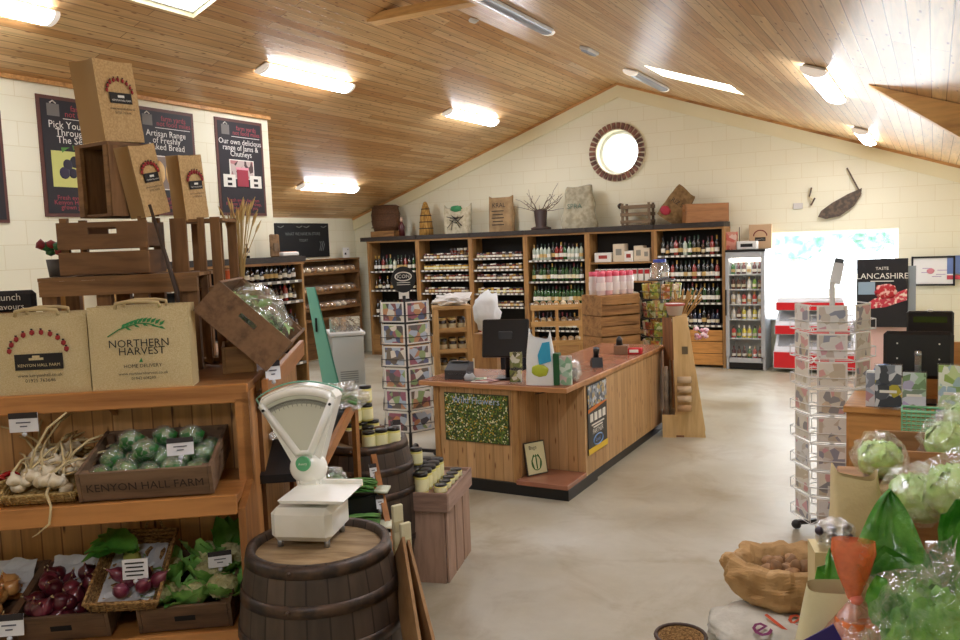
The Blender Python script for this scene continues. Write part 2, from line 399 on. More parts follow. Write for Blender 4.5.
# round window with brick ring
rd = MB(); bk = mat('ring_brick', '#8f6152', .8, vary=('#5e4238', 9, .4, .6)); mo = mat('mortar_pale', '#d8cdb4', .9)
rd.add(*fill2d([circ(.50), circ(RR+.002)], .05), mo, T(0, GY-.005, 0) @ UP)
for i in range(34):
    a = 2*PI*i/34
    rd.box((0, 0, 0), (.105, .05, .058), bk, T(RC[0]+.437*math.cos(a), GY-.028, RC[1]+.437*math.sin(a)) @ RY(-a), b=.005)
struct('trim_4', rd)
white = mat('white_gloss', '#f4f4f2', .3); glass = film('window_glass', '#ffffff', .04, .02, 2)
w = MB().add(*fill2d([circ(RR), circ(RR-.05)], .06), white, T(0, GY+.2, 0) @ UP); wf = struct('window_1', w)
MB().add(*fill2d([circ(RR-.04)], .006), glass, T(0, GY+.2, 0) @ UP).build('pane', wf)
w = MB(); x0, x1, z0, z1 = W2; yy = GY+.17
for x in (x0+.03, -1.45, x1-.03): w.box((x, yy, (z0+z1)/2), (.06, .06, z1-z0), white, b=.004)
for z in (z0+.03, z1-.03): w.box(((x0+x1)/2, yy, z), (x1-x0, .058, .06), white, b=.004)
w.box(((x0+x1)/2, GY+.02, z0-.0), (x1-x0+.1, .3, .03), white, b=.004)
wf = struct('window_2', w)
MB().box((-1.88, yy, (z0+z1)/2), (.8, .006, z1-z0-.1), glass).build('pane', wf); MB().box((-.97, yy, (z0+z1)/2), (.96, .006, z1-z0-.1), glass).build('pane', wf)
for k, (a, b_, c, d) in enumerate(holes.values()):
    w = MB(); e = .06
    for p, q in (((a, c), (b_, c)), ((b_, c), (b_, d)), ((b_, d), (a, d)), ((a, d), (a, c))): w.bar((p[0], p[1], cz(p[0])+e), (q[0], q[1], cz(q[0])+e), .03, .03, white)
    wf = struct('window_%d' % (k+3), w)
    MB().add([(a, c, cz(a)+e), (b_, c, cz(b_)+e), (b_, d, cz(b_)+e), (a, d, cz(a)+e)], [(0, 1, 2, 3)], glass).build('pane', wf)
# outside
struct('ground', MB().box((-2, 30, -.2), (60, 32, .1), mat('outside_yard', '#c9c6b8', .9)))
lv = mat('hedge_leaf', '#6f9f92', .8, vary=('#b9d6cf', 3, .4, .6))
for i, (x, y, s) in enumerate(((-4.2, 30, 1.5), (-1.6, 33, 1.2))):
    tr = thing('tree', ('round leafy tree outside beyond the wide window', 'smaller leafy tree outside beyond the right window pane')[i], 'tree', (x, y, -.1))
    MB().tube([(0, 0, 0), (.05, 0, 1.6)], [.14, .1], mat('pale_bark', '#c9c9bf', .8), 8).build('trunk', tr)
    MB().blob((s, s, .75*s), lv, T(0, 0, 2.4), .5, 2.5, i, 4).build('crown', tr)

# ceiling lights
tube_on = mat('lit_diffuser', '#f3f6ff', .4, emit=38); off = mat('unlit_diffuser', '#a9b3c6', .25); body = mat('light_body', '#d9d8d4', .4); endc = mat('glowing_end_cap', '#e6dcd0', .4, emit=.45)  # end caps get a slight added glow so they don't look dark
def fixture(x, y0, L, lit, label, grp):
    s = SL if x < AX else -SL; t = thing('ceiling_light', label, 'light', (x, y0+L/2, cz(x)-.005), 0, grp); t.rotation_euler = (0, -math.atan(s), 0)
    MB().box((0, 0, -.015), (.17, L-.02, .03), body, b=.005).build('light_body', t)
    hp = [(.095*math.cos(a), -.03-.048*math.sin(a)) for a in [PI*i/10 for i in range(11)]]
    MB().prism(hp, L-.1, tube_on if lit else off, T(0, (L-.1)/2, 0) @ UP).build('diffuser', t)
    for e in (-1, 1): MB().prism([(p*1.04, -.02+(q+.02)*1.03) for p, q in hp]+[(-.1, -.02), (.1, -.02)], .05, endc, T(0, e*(L/2-.025)+.025, 0) @ UP).build('end_cap', t)
for x, y0, L, lit, lb in ((-6.4, 3.0, 1.5, 1, 'lit tube light in the ceiling corner nearest the bag-topped stand'), (-6.4, 6.9, 1.55, 1, 'lit tube light above the jam poster, nearer of the pair on the left slope'),
        (-6.4, 10.8, 1.55, 1, 'lit tube light far along the left slope, before the wine wall'), (-9.05, 10.5, 1.5, 1, 'lit tube light low over the blackboard recess'),
        (-3.52, 6.5, 1.55, 0, 'unlit blue-grey tube light nearer along the ridge'), (-3.45, 10.5, 1.5, 0, 'unlit tube light beside the far roof window'),
        (-.8, 6.75, 1.6, 1, 'large lit tube light on the white slope beside the timber brace'), (-.8, 11.2, 1.6, 1, 'lit tube light near the gable, above the scythe'),
        (-6.4, -.9, 1.5, 1, 'lit tube light behind the viewer on the left slope'), (-.8, 2.6, 1.5, 1, 'lit tube light over the produce table'), (-.8, -1.4, 1.5, 1, 'lit tube light behind the viewer on the right slope')):
    fixture(x, y0, L, lit, lb, None)
r_ = ray(473, 19); p = O + r_*((AZ-SL*AX-EYE)/(r_.z-SL*r_.x))
s = thing('smoke_detector', 'round white smoke detector beside the ridge', 'detector', (p.x, p.y, cz(p.x)-.004)); s.rotation_euler = (PI, math.atan(SL), 0)
MB().lathe([(0, .04), (.035, .04), (.055, .02), (.06, 0), (0, 0)], body, n=20).build('detector_head', s); MB().cyl((0, 0, -.002), .07, .012, white).build('base', s)
s = thing('emergency_light', 'small white box fitting on the ceiling between the unlit tubes', 'light', (-3.5, 9.2, cz(-3.5)-.0)); s.rotation_euler = (0, math.atan(SL), 0)
MB().box((0, 0, -.02), (.12, .34, .04), body, b=.01).build('housing', s); MB().box((0, 0, -.045), (.09, .28, .03), off, b=.01).build('lens', s)

wd = bpy.data.worlds.new('sky'); wd.use_nodes = True; bpy.context.scene.world = wd
bg = wd.node_tree.nodes['Background']; bg.inputs[0].default_value = (.86, .93, 1, 1); bg.inputs[1].default_value = 5.5
def area(name, loc, rot, sx, sy, pw, col=(1, 1, 1)):
    l = bpy.data.lights.new(name, 'AREA'); l.shape = 'RECTANGLE'; l.size = sx; l.size_y = sy; l.energy = pw; l.color = col
    o = bpy.data.objects.new(name, l); COL.objects.link(o); o.location = loc; o.rotation_euler = rot; return o
area('window_daylight', (-1.4, GY+.35, 1.45), (PI/2, 0, PI), 1.8, 1.3, 60, (.92, .96, 1))
area('skylight_daylight', (-2.52, 10.1, cz(-2.5)+.35), (0, .34, 0), 1, .8, 50, (.95, .97, 1))
sc = bpy.context.scene
sc.view_settings.view_transform = 'Filmic' if 0 else 'Standard'; sc.view_settings.exposure = .38
sc.cycles.max_bounces = 6; sc.cycles.diffuse_bounces = 4; sc.cycles.transparent_max_bounces = 12; sc.cycles.caustics_reflective = False; sc.cycles.caustics_refractive = False
sc.cycles.use_denoising = True; sc.cycles.sample_clamp_indirect = 6
# ------------------------------------------------------------------ wine wall along the gable
oakx = wood('shelf_pine', '#aa7f4c', '#6f4a24', 'z', 7); oakh = wood('shelf_pine_level', '#aa7f4c', '#6f4a24', 'x', 7)
blk = mat('black_back', '#14110f', .7); dkwood = mat('dark_fascia', '#2b2521', .6, vary=('#3a302a', 12, .4, .6, (1, 1, 8)))
rail = mat('price_rail', '#7b756b', .5); ticket = mat('price_ticket', '#e9e6dc', .6)
UY, UB = 13.2, 13.6
UX = [-9.75, -8.58, -7.43, -6.32, -5.16, -4.0, -2.87]
zat = lambda px, py: at_y(px, py, UY+.02).z
SH = [[zat(395, 271), zat(395, 290), .78, .38], [zat(443, 259), zat(443, 270), zat(443, 280), zat(443, 293), .72, .42], [zat(500, 258), zat(500, 269.5), zat(500, 280), zat(500, 293.5), zat(500, 307), .42],
      [zat(555, 260), zat(555, 281.5), zat(555, 303.5), .55], [zat(620, 262), zat(620, 281), .95, .55], [zat(690, 255.3), zat(690, 279.3), zat(690, 302.8), zat(690, 325)]]
where = ['at the far left end of the wine wall', 'second from the left end, full of jars', 'in the middle filled with jar rows', 'of wine under the black pot of twigs', 'with pine shelf and white boxes behind the crate stack', 'beside the drinks fridge, with pine drawers below']
for i in range(6):
    x0, x1 = UX[i], UX[i+1]; cx = (x0+x1)/2; w = x1-x0; t = thing('shelving_unit', 'tall black-backed wooden shelving bay ' + where[i], 'shelving', (cx, UB, 0), 0)
    mb = MB()
    mb.box((-w/2+.022, -.2, 1.1), (.044, .4, 2.2), oakx); mb.box((w/2-.022, -.2, 1.1), (.044, .4, 2.2), oakx); mb.build('side_panel', t)
    MB().box((0, -.012, 1.1), (w-.09, .02, 2.2), blk).build('back_panel', t)
    for z in SH[i]:
        pine = i == 4
        s = MB().box((0, -.2, z-.014), (w-.09, .37, .028), oakh if pine else blk).build('shelf', t)
        if not pine:
            e = MB().box((0, -.388, z-.012), (w-.09, .006, .034), rail)
            for k in range(11): e.box((-w/2+.1+k*(w-.2)/10+rnd.uniform(-.015, .015), -.393, z-.012), (.05, .004, .028), ticket)
            e.build('price_rail', t)
    if i == 5:
        for k in range(3):
            MB().box((0, -.395, .13+.19*k), (w-.1, .02, .18), wood('drawer_pine', '#c98f4b', '#8f5b26', 'x', 5), b=.004).build('drawer_front', t)
    else: MB().box((0, -.39, .2), (w-.1, .02, .4), oakh).build('plinth', t)
    MB().box((0, -.2, 2.215), (w, .42, .03), oakh).build('top_trim', t)
    MB().box((0, -.21, 2.27), (w-.01, .44, .08), dkwood, b=.004).build('fascia', t)
    if i == 0: MB().box((-w/2-.07, -.21, 2.27), (.14, .42, .08), dkwood).build('fascia_end', t)

glassc = lambda nm, c: mat(nm, c, .08, coat=.5, spec=.8)
labelm = mat('bottle_label', '#e8e2d0', .6, rn=['#efe9da', '#e9e2c8', '#d9cfae', '#f2efe8', '#c9a86a', '#efe9da'])
cap = mat('bottle_capsule', '#3a1416', .35, rn=['#2a0f12', '#101010', '#6b1820', '#b08a3a', '#1f3320', '#101010'])
def bottle_builder(key, r, h, gl, lab=labelm, cp=cap, hip=.58, neck=.3):
    def f():
        m = MB(); m.lathe([(0, 0), (r*.96, .002), (r, h*.03), (r, h*hip), (r*.85, h*(hip+.08)), (r*.4, h*(hip+.17)), (r*neck, h*.8), (r*neck, h*.86)], gl, n=10)
        m.lathe([(r*neck*1.12, h*.8), (r*neck*1.15, h), (0, h)], cp, n=8); m.lathe([(r*1.015, h*.17), (r*1.015, h*(hip-.2))], lab, n=10)
        return m.build(key)
    return f
dark = glassc('glass_dark', '#0d0f0a'); green = glassc('glass_green', '#1f4a1c'); amber = glassc('glass_amber', '#3b1d0a'); clear = glassc('glass_pale', '#b9c4b4'); blueg = glassc('glass_blue', '#141f3d'); rose = glassc('glass_rose', '#8a2f2a')
BT = {'dark': bottle_builder('wine_bottle', .037, .31, dark), 'green': bottle_builder('wine_bottle', .037, .31, green), 'amber': bottle_builder('beer_bottle', .031, .24, amber),
      'clear': bottle_builder('spirit_bottle', .036, .28, clear), 'blue': bottle_builder('beer_bottle', .032, .25, blueg), 'rose': bottle_builder('wine_bottle', .037, .3, rose)}
def jar_builder(r, h, body_, lid, lab=None):
    def f():
        m = MB(); m.lathe([(0, 0), (r*.95, .001), (r, .006), (r, h*.76), (r*.86, h*.84)], body_, n=12)
        if lab: m.lathe([(r*1.02, h*.2), (r*1.02, h*.55)], lab, n=12)
        m.lathe([(r*.92, h*.8), (r*.94, h), (0, h)], lid, n=12); return m.build('jar')
    return f
jarcol = mat('jar_contents', '#5a1f14', .2, rn=['#5a1f14', '#7d2b1a', '#3b1a12', '#8a5a1c', '#4b2a18'], coat=.5)
jlid = mat('jar_lid', '#e8e6de', .4, rn=['#e3ded0', '#2a2420', '#1a1816', '#a88a4a', '#d9d4c4', '#5a2018'])
yel = mat('jar_pale_yellow', '#d9cf7c', .3, coat=.4, vary=('#c5b95e', 30, .4, .6)); blacklid = mat('black_lid', '#15120f', .3)
paleL = mat('cream_label', '#ece8c6', .6)
JT = {'mixed': jar_builder(.036, .105, jarcol, jlid, labelm), 'yellow': jar_builder(.036, .105, mat('jar_honey', '#c9a53a', .25, rn=['#d0a93c', '#b98f2e', '#d9c56a']), jlid, paleL),
      'red': jar_builder(.038, .12, mat('jar_red', '#a3321a', .3, rn=['#a3321a', '#c24d22', '#8a2216']), blacklid, None)}
def row(u, z, kinds, n, lbl, cat, grp, x0=.1, x1=.1, dy=.33, jit=.012, H=None, tab=BT):
    a, b = UX[u]+x0, UX[u+1]-x1
    for k in range(n):
        kd = kinds[k % len(kinds)] if isinstance(kinds, list) else kinds
        x = a+(b-a)*(k+.5)/n+rnd.uniform(-jit, jit)*.5
        spawn(('b', kd) if tab is BT else ('j', kd), tab[kd], (x, UB-dy+rnd.uniform(-.01, .01), z+.001), rnd.uniform(0, 6.28), lbl, cat, grp, scale=(1, 1, rnd.uniform(.95, 1.03)*(H or 1)))
S = SH
row(0, S[0][0], ['dark', 'dark', 'rose', 'dark', 'green', 'clear'], 11, 'assorted bottle on the top shelf at the far left end of the wine wall', 'bottle', 'bottles top shelf far left bay')
row(0, S[0][1], ['amber', 'dark'], 11, 'small dark bottle on the second shelf behind the card spinner sign', 'bottle', 'bottles second shelf far left bay', H=.9)
row(0, S[0][2], ['dark', 'rose'], 10, 'dark bottle on the low shelf of the far left bay', 'bottle', 'bottles low shelf far left bay')
row(1, S[1][0], ['mixed'], 13, 'small jar on the top shelf under the green-necked sack', 'jar', 'jars top shelf second bay', tab=JT)
row(1, S[1][0], ['mixed'], 6, 'small jar stacked behind on the top shelf of the second bay', 'jar', 'stacked jars second bay', tab=JT, dy=.2, H=1.8, x0=.6)
row(1, S[1][1], ['yellow'], 14, 'yellow honey jar on the second shelf under the green-necked sack', 'jar', 'honey jars second bay', tab=JT)
row(1, S[1][2], ['mixed'], 14, 'small jar on the third shelf of the second bay', 'jar', 'jars third shelf second bay', tab=JT)
row(1, S[1][3], ['mixed'], 13, 'small jar on the fourth shelf of the second bay', 'jar', 'jars fourth shelf second bay', tab=JT)
row(1, S[1][4], ['dark', 'amber'], 12, 'dark bottle low in the second bay', 'bottle', 'bottles low in second bay')
for k, w_ in enumerate(('top', 'second', 'third', 'fourth', 'fifth')):
    row(2, S[2][k], ['mixed'] if k != 3 else ['yellow', 'mixed'], 14, 'small labelled jar on the %s shelf below the tall paper sack' % w_, 'jar', 'jars %s shelf third bay' % w_, tab=JT, H=1.0)
row(2, S[2][5], ['red'], 13, 'red sauce jar on the low shelf behind the till screen', 'jar', 'red jars third bay', tab=JT, H=1.15)
row(3, S[3][0], ['clear', 'clear', 'clear', 'clear', 'clear', 'dark', 'rose', 'rose', 'green', 'clear'], 13, 'bottle on the top wine shelf under the black pot of twigs', 'bottle', 'bottles top shelf fourth bay')
row(3, S[3][1], ['green', 'dark', 'green'], 14, 'green wine bottle on the second shelf under the black pot of twigs', 'bottle', 'bottles second shelf fourth bay')
row(3, S[3][2], ['green'], 14, 'green wine bottle on the third shelf under the black pot of twigs', 'bottle', 'bottles third shelf fourth bay')
row(3, S[3][3], ['dark'], 13, 'dark wine bottle low behind the small pine display', 'bottle', 'bottles low fourth bay')
row(5, S[5][0], ['dark', 'amber', 'dark', 'rose', 'dark', 'clear', 'green', 'dark'], 13, 'bottle on the top shelf beside the drinks fridge', 'bottle', 'bottles top shelf by fridge')
row(5, S[5][1], ['dark', 'dark', 'rose', 'dark', 'dark'], 13, 'red wine bottle on the second shelf beside the drinks fridge', 'bottle', 'bottles second shelf by fridge')
row(5, S[5][2], ['dark', 'green', 'dark'], 14, 'dark wine bottle on the third shelf beside the drinks fridge', 'bottle', 'bottles third shelf by fridge')
row(5, S[5][3], ['blue', 'dark', 'amber', 'blue'], 13, 'blue-black bottle on the lowest shelf above the pine drawers', 'bottle', 'bottles bottom shelf by fridge')
# boxes in bay 5 (pine shelf)
bxm = mat('gift_box', '#efece6', .6, rn=['#f3f1ec', '#e8e4dc', '#d9c9b0'])
for k, (x, w_, h) in enumerate(((-4.9, .3, .16), (-4.62, .2, .3), (-4.45, .15, .18), (-4.28, .16, .26), (-4.15, .12, .22))):
    t = MB().box((0, 0, h/2), (w_, .2, h), bxm, b=.006).box((0, -.102, h*.55), (w_*.5, .004, h*.35), mat('box_print', '#8f8a80', .6, rn=['#5a564e', '#a33b32', '#8f8a80'])).build('gift_box', None, (x, UB-.25, S[4][0]))
    tag(t, ('long low', 'tallest square', 'short', 'upright', 'narrow')[k] + ' white gift box on the pine shelf above the sweet jars', 'box')
for k in range(9):
    o = spawn('rbox', lambda: MB().box((0, 0, .1), (.085, .12, .2), mat('red_white_carton', '#e9e4dc', .5), b=.003).box((0, -.062, .15), (.08, .003, .07), mat('carton_red', '#b5222a', .5)).build('carton'),
              (-5.0+k*.108, UB-.3, S[4][1]), 0, 'slim red and white carton in the row under the pine shelf', 'carton', 'cartons under the pine shelf')
# ------------------------------------------------------------------ on top of the wine wall
ZT = 2.311; TY = 13.38
def top(px, py=None): return at_y(px, 225, TY).x
jute = mat('jute', '#b29a72', .9, vary=('#96805a', 60, .4, .65), bump=(220, .5)); jute2 = mat('pale_sacking', '#cfc7ac', .9, vary=('#b4aa8c', 20, .4, .65), bump=(150, .5))
paper = mat('brown_paper', '#a78a62', .8, vary=('#8f7450', 8, .4, .6), bump=(18, .5)); ink = mat('print_ink', '#2b2622', .7)
wick = mat('wicker', '#6e4a2e', .7, vary=('#4c301c', 50, .4, .6, (1, 1, 3)), bump=(90, 1.))
t = thing('wicker_hamper', 'brown wicker barrel hamper on a pine block, far left end of the wine wall', 'basket', (top(386), TY, ZT))
MB().box((0, 0, .045), (.45, .3, .09), oakh, b=.005).build('pine_block', t)
h = MB(); h.lathe([(0, .09), (.22, .09), (.26, .2), (.265, .36), (.24, .46), (.25, .46)], wick, n=28, sq=.62)
for z in (.15, .25, .35): h.tube([(.265*math.cos(a), .165*math.sin(a), z) for a in [2*PI*i/28 for i in range(28)]], .008, wick, 5, closed=True)
h.build('basket_body', t); MB().lathe([(.25, .455), (.262, .47), (.2, .5), (0, .51)], wick, n=28, sq=.62).build('lid', t)
t = thing('figurine_bottle', 'small dark red figurine bottle with pale top beside the wicker hamper', 'bottle', (top(405), TY-.12, ZT))
MB().lathe([(0, 0), (.05, 0), (.045, .08), (.055, .14), (.03, .2), (.018, .23)], mat('maroon_glaze', '#4a1418', .3), n=14).build('bottle_body', t); MB().lathe([(.018, .22), (.028, .25), (.02, .29), (0, .3)], mat('pale_stopper', '#c9a890', .4), n=10).build('stopper', t)
t = thing('straw_cone', 'tall straw cone bound with dark bands standing on the wine wall', 'ornament', (top(426), TY, ZT))
stw = mat('straw', '#c79a4e', .8, vary=('#8a6428', 60, .4, .6, (1, 1, .1)), bump=(120, .8, (1, 1, .1)))
MB().lathe([(0, 0), (.12, 0), (.115, .1), (.09, .3), (.06, .42), (.03, .5), (0, .52)], stw, n=20).build('straw', t)
b_ = MB()
for z, r in ((.1, .117), (.2, .106), (.3, .092), (.4, .068)): b_.lathe([(r, z-.008), (r+.006, z), (r, z+.008)], mat('dark_band', '#3a2412', .7), n=20)
b_.build('binding', t)
def sack(w, d, h, m, neck=.7, seed=0, horn=0, amp=.05):
    mb = MB()
    def fn(u, v):
        a = 2*PI*u; k = 1-(1-neck)*v**2; e = .55
        cx, sx = math.cos(a), math.sin(a); x = w/2*k*math.copysign(abs(cx)**e, cx); y = d/2*(1-.6*v**3)*math.copysign(abs(sx)**e, sx)
        nn = noise.noise(Vector((x*5+seed, y*5, v*3+seed))); z = h*v*(1+horn*abs(cx)**4*v)
        return (x*(1+amp*2*nn), y*(1+amp*4*nn)+.02*nn, z+amp*.4*nn*v)
    mb.grid(fn, 32, 12, m); mb.add([fn(i/32, 0) for i in range(32)], [tuple(reversed(range(32)))], m)
    return mb
t = thing('feed_sack', 'cream printed sack with green neck and horned top corners, on the wine wall', 'sack', (top(458), TY, ZT))
sack(.44, .2, .38, jute2, 1.08, 3, .18).build('sack_body', t)
MB().blob((.1, .05, .05), mat('green_neck', '#3f8f5c', .7), T(0, -.04, .37), .3, 3).build('neck_lining', t)
pr = MB(); 
for k in range(7): pr.tube([(rnd.uniform(-.15, -.02), -.112, rnd.uniform(.05, .3)), (rnd.uniform(-.02, .04), -.118, rnd.uniform(.1, .25)), (rnd.uniform(.04, .16), -.112, rnd.uniform(.05, .3))], .006, ink, 4)
pr.build('print', t)
t = thing('paper_sack', 'tall upright brown paper sack with printed lines between two cloth sacks', 'sack', (top(502), TY, ZT))
sack(.40, .2, .5, paper, .98, 5, .05, .03).build('sack_body', t)
pr = MB(); pr.text('KRAL', .09, ink, T(0, -.108, .38) @ UP)
for k, z in enumerate((.3, .25, .2, .15, .1)): pr.box((-.02, -.108, z), (.2-.03*(k % 2), .004, .012), ink)
pr.build('print', t)
t = thing('twig_pot', 'small dark pot holding spreading bare twigs above the wine shelves', 'plant pot', (top(541), TY, ZT))
MB().lathe([(0, 0), (.15, 0), (.15, .03), (.08, .05), (.1, .27), (.085, .29), (.075, .26), (0, .25)], mat('dark_pot', '#3a2820', .6), n=18).build('pot', t)
tw = MB(); bark = mat('twig_bark', '#6a5540', .8)
for k in range(16):
    a = rnd.uniform(0, 2*PI); L = rnd.uniform(.25, .5); p = [Vector((0, 0, .22))]; d = Vector((math.cos(a)*.9, math.sin(a)*.3, rnd.uniform(.3, 1.0)))
    for j in range(5): p.append(p[-1] + d*L/5); d += Vector((rnd.uniform(-.5, .5), rnd.uniform(-.3, .3), rnd.uniform(-.4, .3)))
    tw.tube(p, [.006, .005, .005, .004, .003, .002], bark, 4)
    q = p[3]; tw.tube([q, q+Vector((rnd.uniform(-.15, .15), 0, rnd.uniform(0, .15)))], .003, bark, 4)
tw.build('twigs', t)
t = thing('burlap_sack', 'tall pale burlap sack with faint green print, just below the round window', 'sack', (top(580), TY, ZT))
sack(.50, .26, .58, mat('grey_burlap', '#b3ab93', .9, vary=('#979078', 14, .4, .6), bump=(120, .5)), .72, 9, 0, .09).build('sack_body', t)
MB().text('SPRA', .1, mat('green_ink', '#5f7a6a', .8), T(-.03, -.138, .3) @ UP).build('print', t)
def slatbox(t, w, d, h, m, nsl=3, th=.012, gap=.25, post=.03, hole=True, floor=True):
    e = MB()
    sh = h/nsl
    for s in (-1, 1):
        e = MB()
        if hole:
            hw, hh = d*.22, h*.13; zc = h*.68
            e.box((s*(w/2-th/2), 0, (zc-hh/2)/2), (th, d, zc-hh/2), m); e.box((s*(w/2-th/2), 0, (h+zc+hh/2)/2), (th, d, h-zc-hh/2), m)
            for q in (-1, 1): e.box((s*(w/2-th/2), q*(d/2+hw/2)/2, zc), (th, d/2-hw/2, hh), m)
        else: e.box((s*(w/2-th/2), 0, h/2), (th, d, h), m)
        e.build('end_panel', t)
        e = MB()
        for k in range(nsl): e.box((0, s*(d/2-th/2), sh*(k+.5)), (w-2*th-.002, th, sh*(1-gap*.3)), m, b=.002)
        e.build('side_panel', t)
    e = MB()
    for a in (-1, 1):
        for b in (-1, 1): e.box((a*(w/2-th-post/2), b*(d/2-th-post/2), h*.48), (post, post, h*.94), m)
    e.build('corner_posts', t)
    if floor: MB().box((0, 0, th/2), (w-2*th-.004, d-2*th-.004, th), m).build('base', t)
oldw = wood('old_crate', '#8a6b48', '#54402a', 'x', 9, .8); oldw2 = wood('old_crate_grey', '#7d6850', '#4c3d2c', 'x', 9, .8)
t = thing('wooden_crate', 'small open slatted crate standing on the wine wall right of the burlap sack', 'crate', (top(638), TY, ZT))
e = MB()
for z in (.05, .15, .25):
    for s in (-1, 1): e.box((0, s*.13, z), (.42, .014, .045), oldw2); e.box((s*.2, 0, z), (.014, .26, .045), oldw2)
for a in (-1, 1):
    for b in (-1, 1): e.box((a*.185, b*.115, .15), (.03, .03, .3), oldw2)
e.box((0, 0, .01), (.4, .25, .012), oldw2); e.build('slats', t)
t = MB().blob((.05, .05, .05), ink, T(0, 0, .05), .2, 3, 2).build('hung_bobble', None, (top(617), 13.58, 2.6)); tag(t, 'small round dark knob fixed to the gable wall beside the burlap sack', 'wall knob')
t = thing('burlap_sack', 'slumped brown burlap sack with red printed patch leaning against a long wooden box', 'sack', (top(678), TY, ZT), 0); t.rotation_euler = (0, .62, 0)
sb = MB(T(-.02, 0, -.02)); 
def fn(u, v):
    a = 2*PI*u; r = .145*(1+.35*math.sin(v*PI)); 
    return (r*math.cos(a)*1.2, r*math.sin(a)*.8, .03+.55*v)
sack(.34, .24, .46, mat('brown_burlap', '#8f7148', .9, vary=('#6f5533', 16, .4, .6), bump=(120, .6)), .8, 12, 0, .09).build('sack_body', t)
MB().blob((.07, .02, .06), mat('red_patch', '#a5283a', .7), T(-.08, -.125, .1), .25, 4).build('red_print', t); MB().text('RIZ 50', .08, ink, T(.02, -.13, .27) @ UP).build('print', t)
t.location.z += .06; t.location.x -= .16
t = thing('wooden_box', 'long chestnut-brown wooden box on the right end of the wine wall', 'crate', (top(706), TY-.04, ZT), R_(28))
slatbox(t, .55, .28, .24, wood('chestnut_box', '#9c6a3c', '#6d4522', 'x', 7, .6), 1, .014, 0, .02)
for o_ in list(COL.objects):
    if o_.type == 'EMPTY' and abs(o_.location.z-ZT) < .1 and 13.2 < o_.location.y < 13.6: o_.scale = (1.22, 1.0, 1.22)
# ------------------------------------------------------------------ drinks fridge
alu = mat('fridge_grey', '#b9bcc0', .35, .3); blackp = mat('black_plastic', '#131315', .35)
fx0, fx1 = -2.84, -2.25; fc = (fx0+fx1)/2; fw = fx1-fx0; FH = 1.83; FD = .5
t = thing('drinks_fridge', 'upright glass-fronted drinks fridge between the wine wall and the ice-cream freezers', 'fridge', (fc, 13.6, 0))
mb = MB(); 
for s in (-1, 1): mb.box((s*(fw/2-.02), -FD/2, FH/2), (.04, FD, FH), alu, b=.004)
mb.box((0, -.02, FH/2), (fw-.08, .03, FH-.02), mat('fridge_liner', '#d8dcdc', .5)); mb.box((0, -FD/2, FH-.04), (fw-.08, FD, .08), alu); mb.box((0, -FD/2, .14), (fw-.08, FD-.02, .06), alu); mb.build('cabinet', t)
MB().box((0, -FD/2, .06), (fw-.02, FD-.03, .1), blackp).build('plinth', t); MB().box((0, -FD/2, FH+.015), (fw+.01, FD+.02, .03), blackp).build('top_cap', t)
MB().box((0, -FD+.06, FH-.12), (fw-.14, .04, .07), mat('fridge_lamp', '#fff8e8', .5, emit=7)).build('lamp', t)
d = MB(); 
for s in (-1, 1): d.box((s*(fw/2-.03), -FD-.02, .98), (.055, .03, FH-.28), alu, b=.004)
for z in (.155, FH-.06): d.box((0, -FD-.02, z), (fw-.115, .03, .07), alu)
d = d.build('door', t); MB().box((-fw/2+.01, -FD-.05, 1.05), (.02, .03, .4), blackp, b=.004).build('handle', d); d2 = MB().box((0, -FD-.02, .98), (fw-.12, .006, FH-.36), film('fridge_glass', '#dfe8e8', .06, .03, 2)); d2.build('glass_pane', d)
fz = [at_y(745, y, 13.15).z for y in (274, 289, 304, 319, 338)]; fz = [max(.25, z) for z in fz]
for z in fz: MB().box((0, -FD/2, z-.01), (fw-.09, FD-.06, .015), mat('wire_shelf', '#d9dcdc', .4)).build('shelf', t)
canm = mat('drink_body', '#c9c04a', .25, rn=['#d9c84a', '#7fae3a', '#5b2c1a', '#b8322a', '#e4ded0', '#2f6b3a', '#4b1f2a'])
DR = bottle_builder('drink_bottle', .033, .2, canm, labelm, jlid, .6, .4)
for k, z in enumerate(fz+[.17]):
    for j in range(6): spawn('drink', DR, (fc-.2+.08*j, 13.6-FD+.1, z), rnd.uniform(0, 6), 'small drink bottle on the %s shelf inside the glass-fronted fridge' % ('top', 'second', 'third', 'fourth', 'fifth', 'lowest')[k], 'bottle', 'fridge drinks on %s shelf' % ('top', 'second', 'third', 'fourth', 'fifth', 'lowest')[k], scale=(1, 1, .95))
t = thing('radio', 'small pale radio with dark dial lying on the drinks fridge', 'radio', (fc+.0, 13.3, FH+.031))
MB().box((0, 0, .065), (.3, .16, .13), mat('radio_case', '#e3e0da', .4), b=.012).build('case', t); MB().box((0, -.082, .065), (.18, .006, .05), blackp).build('dial', t); MB().tube([(-.12, 0, .12), (-.12, .0, .35)], .006, blackp, 6).build('aerial', t)
t = thing('carton', 'red and pink striped carton at the left end of the fridge top', 'box', (fx0-.0, 13.38, FH+.031))
MB().box((.02, 0, .14), (.2, .14, .28), mat('striped_carton', '#c9685a', .6, patt=(14, ['#c9685a', '#e8d5c4', '#a53d35', '#d9a08a'])), b=.004).build('carton_body', t)
t = thing('paper_bag', 'flat brown paper bag with dark arched logo standing on the fridge, against the gable', 'bag', (-2.22, 13.55, FH+.031)); t.location.x = at_y(760, 240, 13.5).x
MB().box((0, 0, .19), (.34, .06, .38), mat('kraft', '#c9a884', .8), b=.004).build('bag_body', t)
lg = MB(); lg.box((0, -.032, .15), (.16, .003, .06), ink); lg.tube([(.1*math.cos(a), -.033, .2+.09*math.sin(a)) for a in [PI*i/10 for i in range(11)]], .008, mat('dark_red_ink', '#7a2a24', .7), 4); lg.text('Kenyon Hall Farm', .018, ticket, T(0, -.0345, .15) @ UP); lg.build('logo', t)
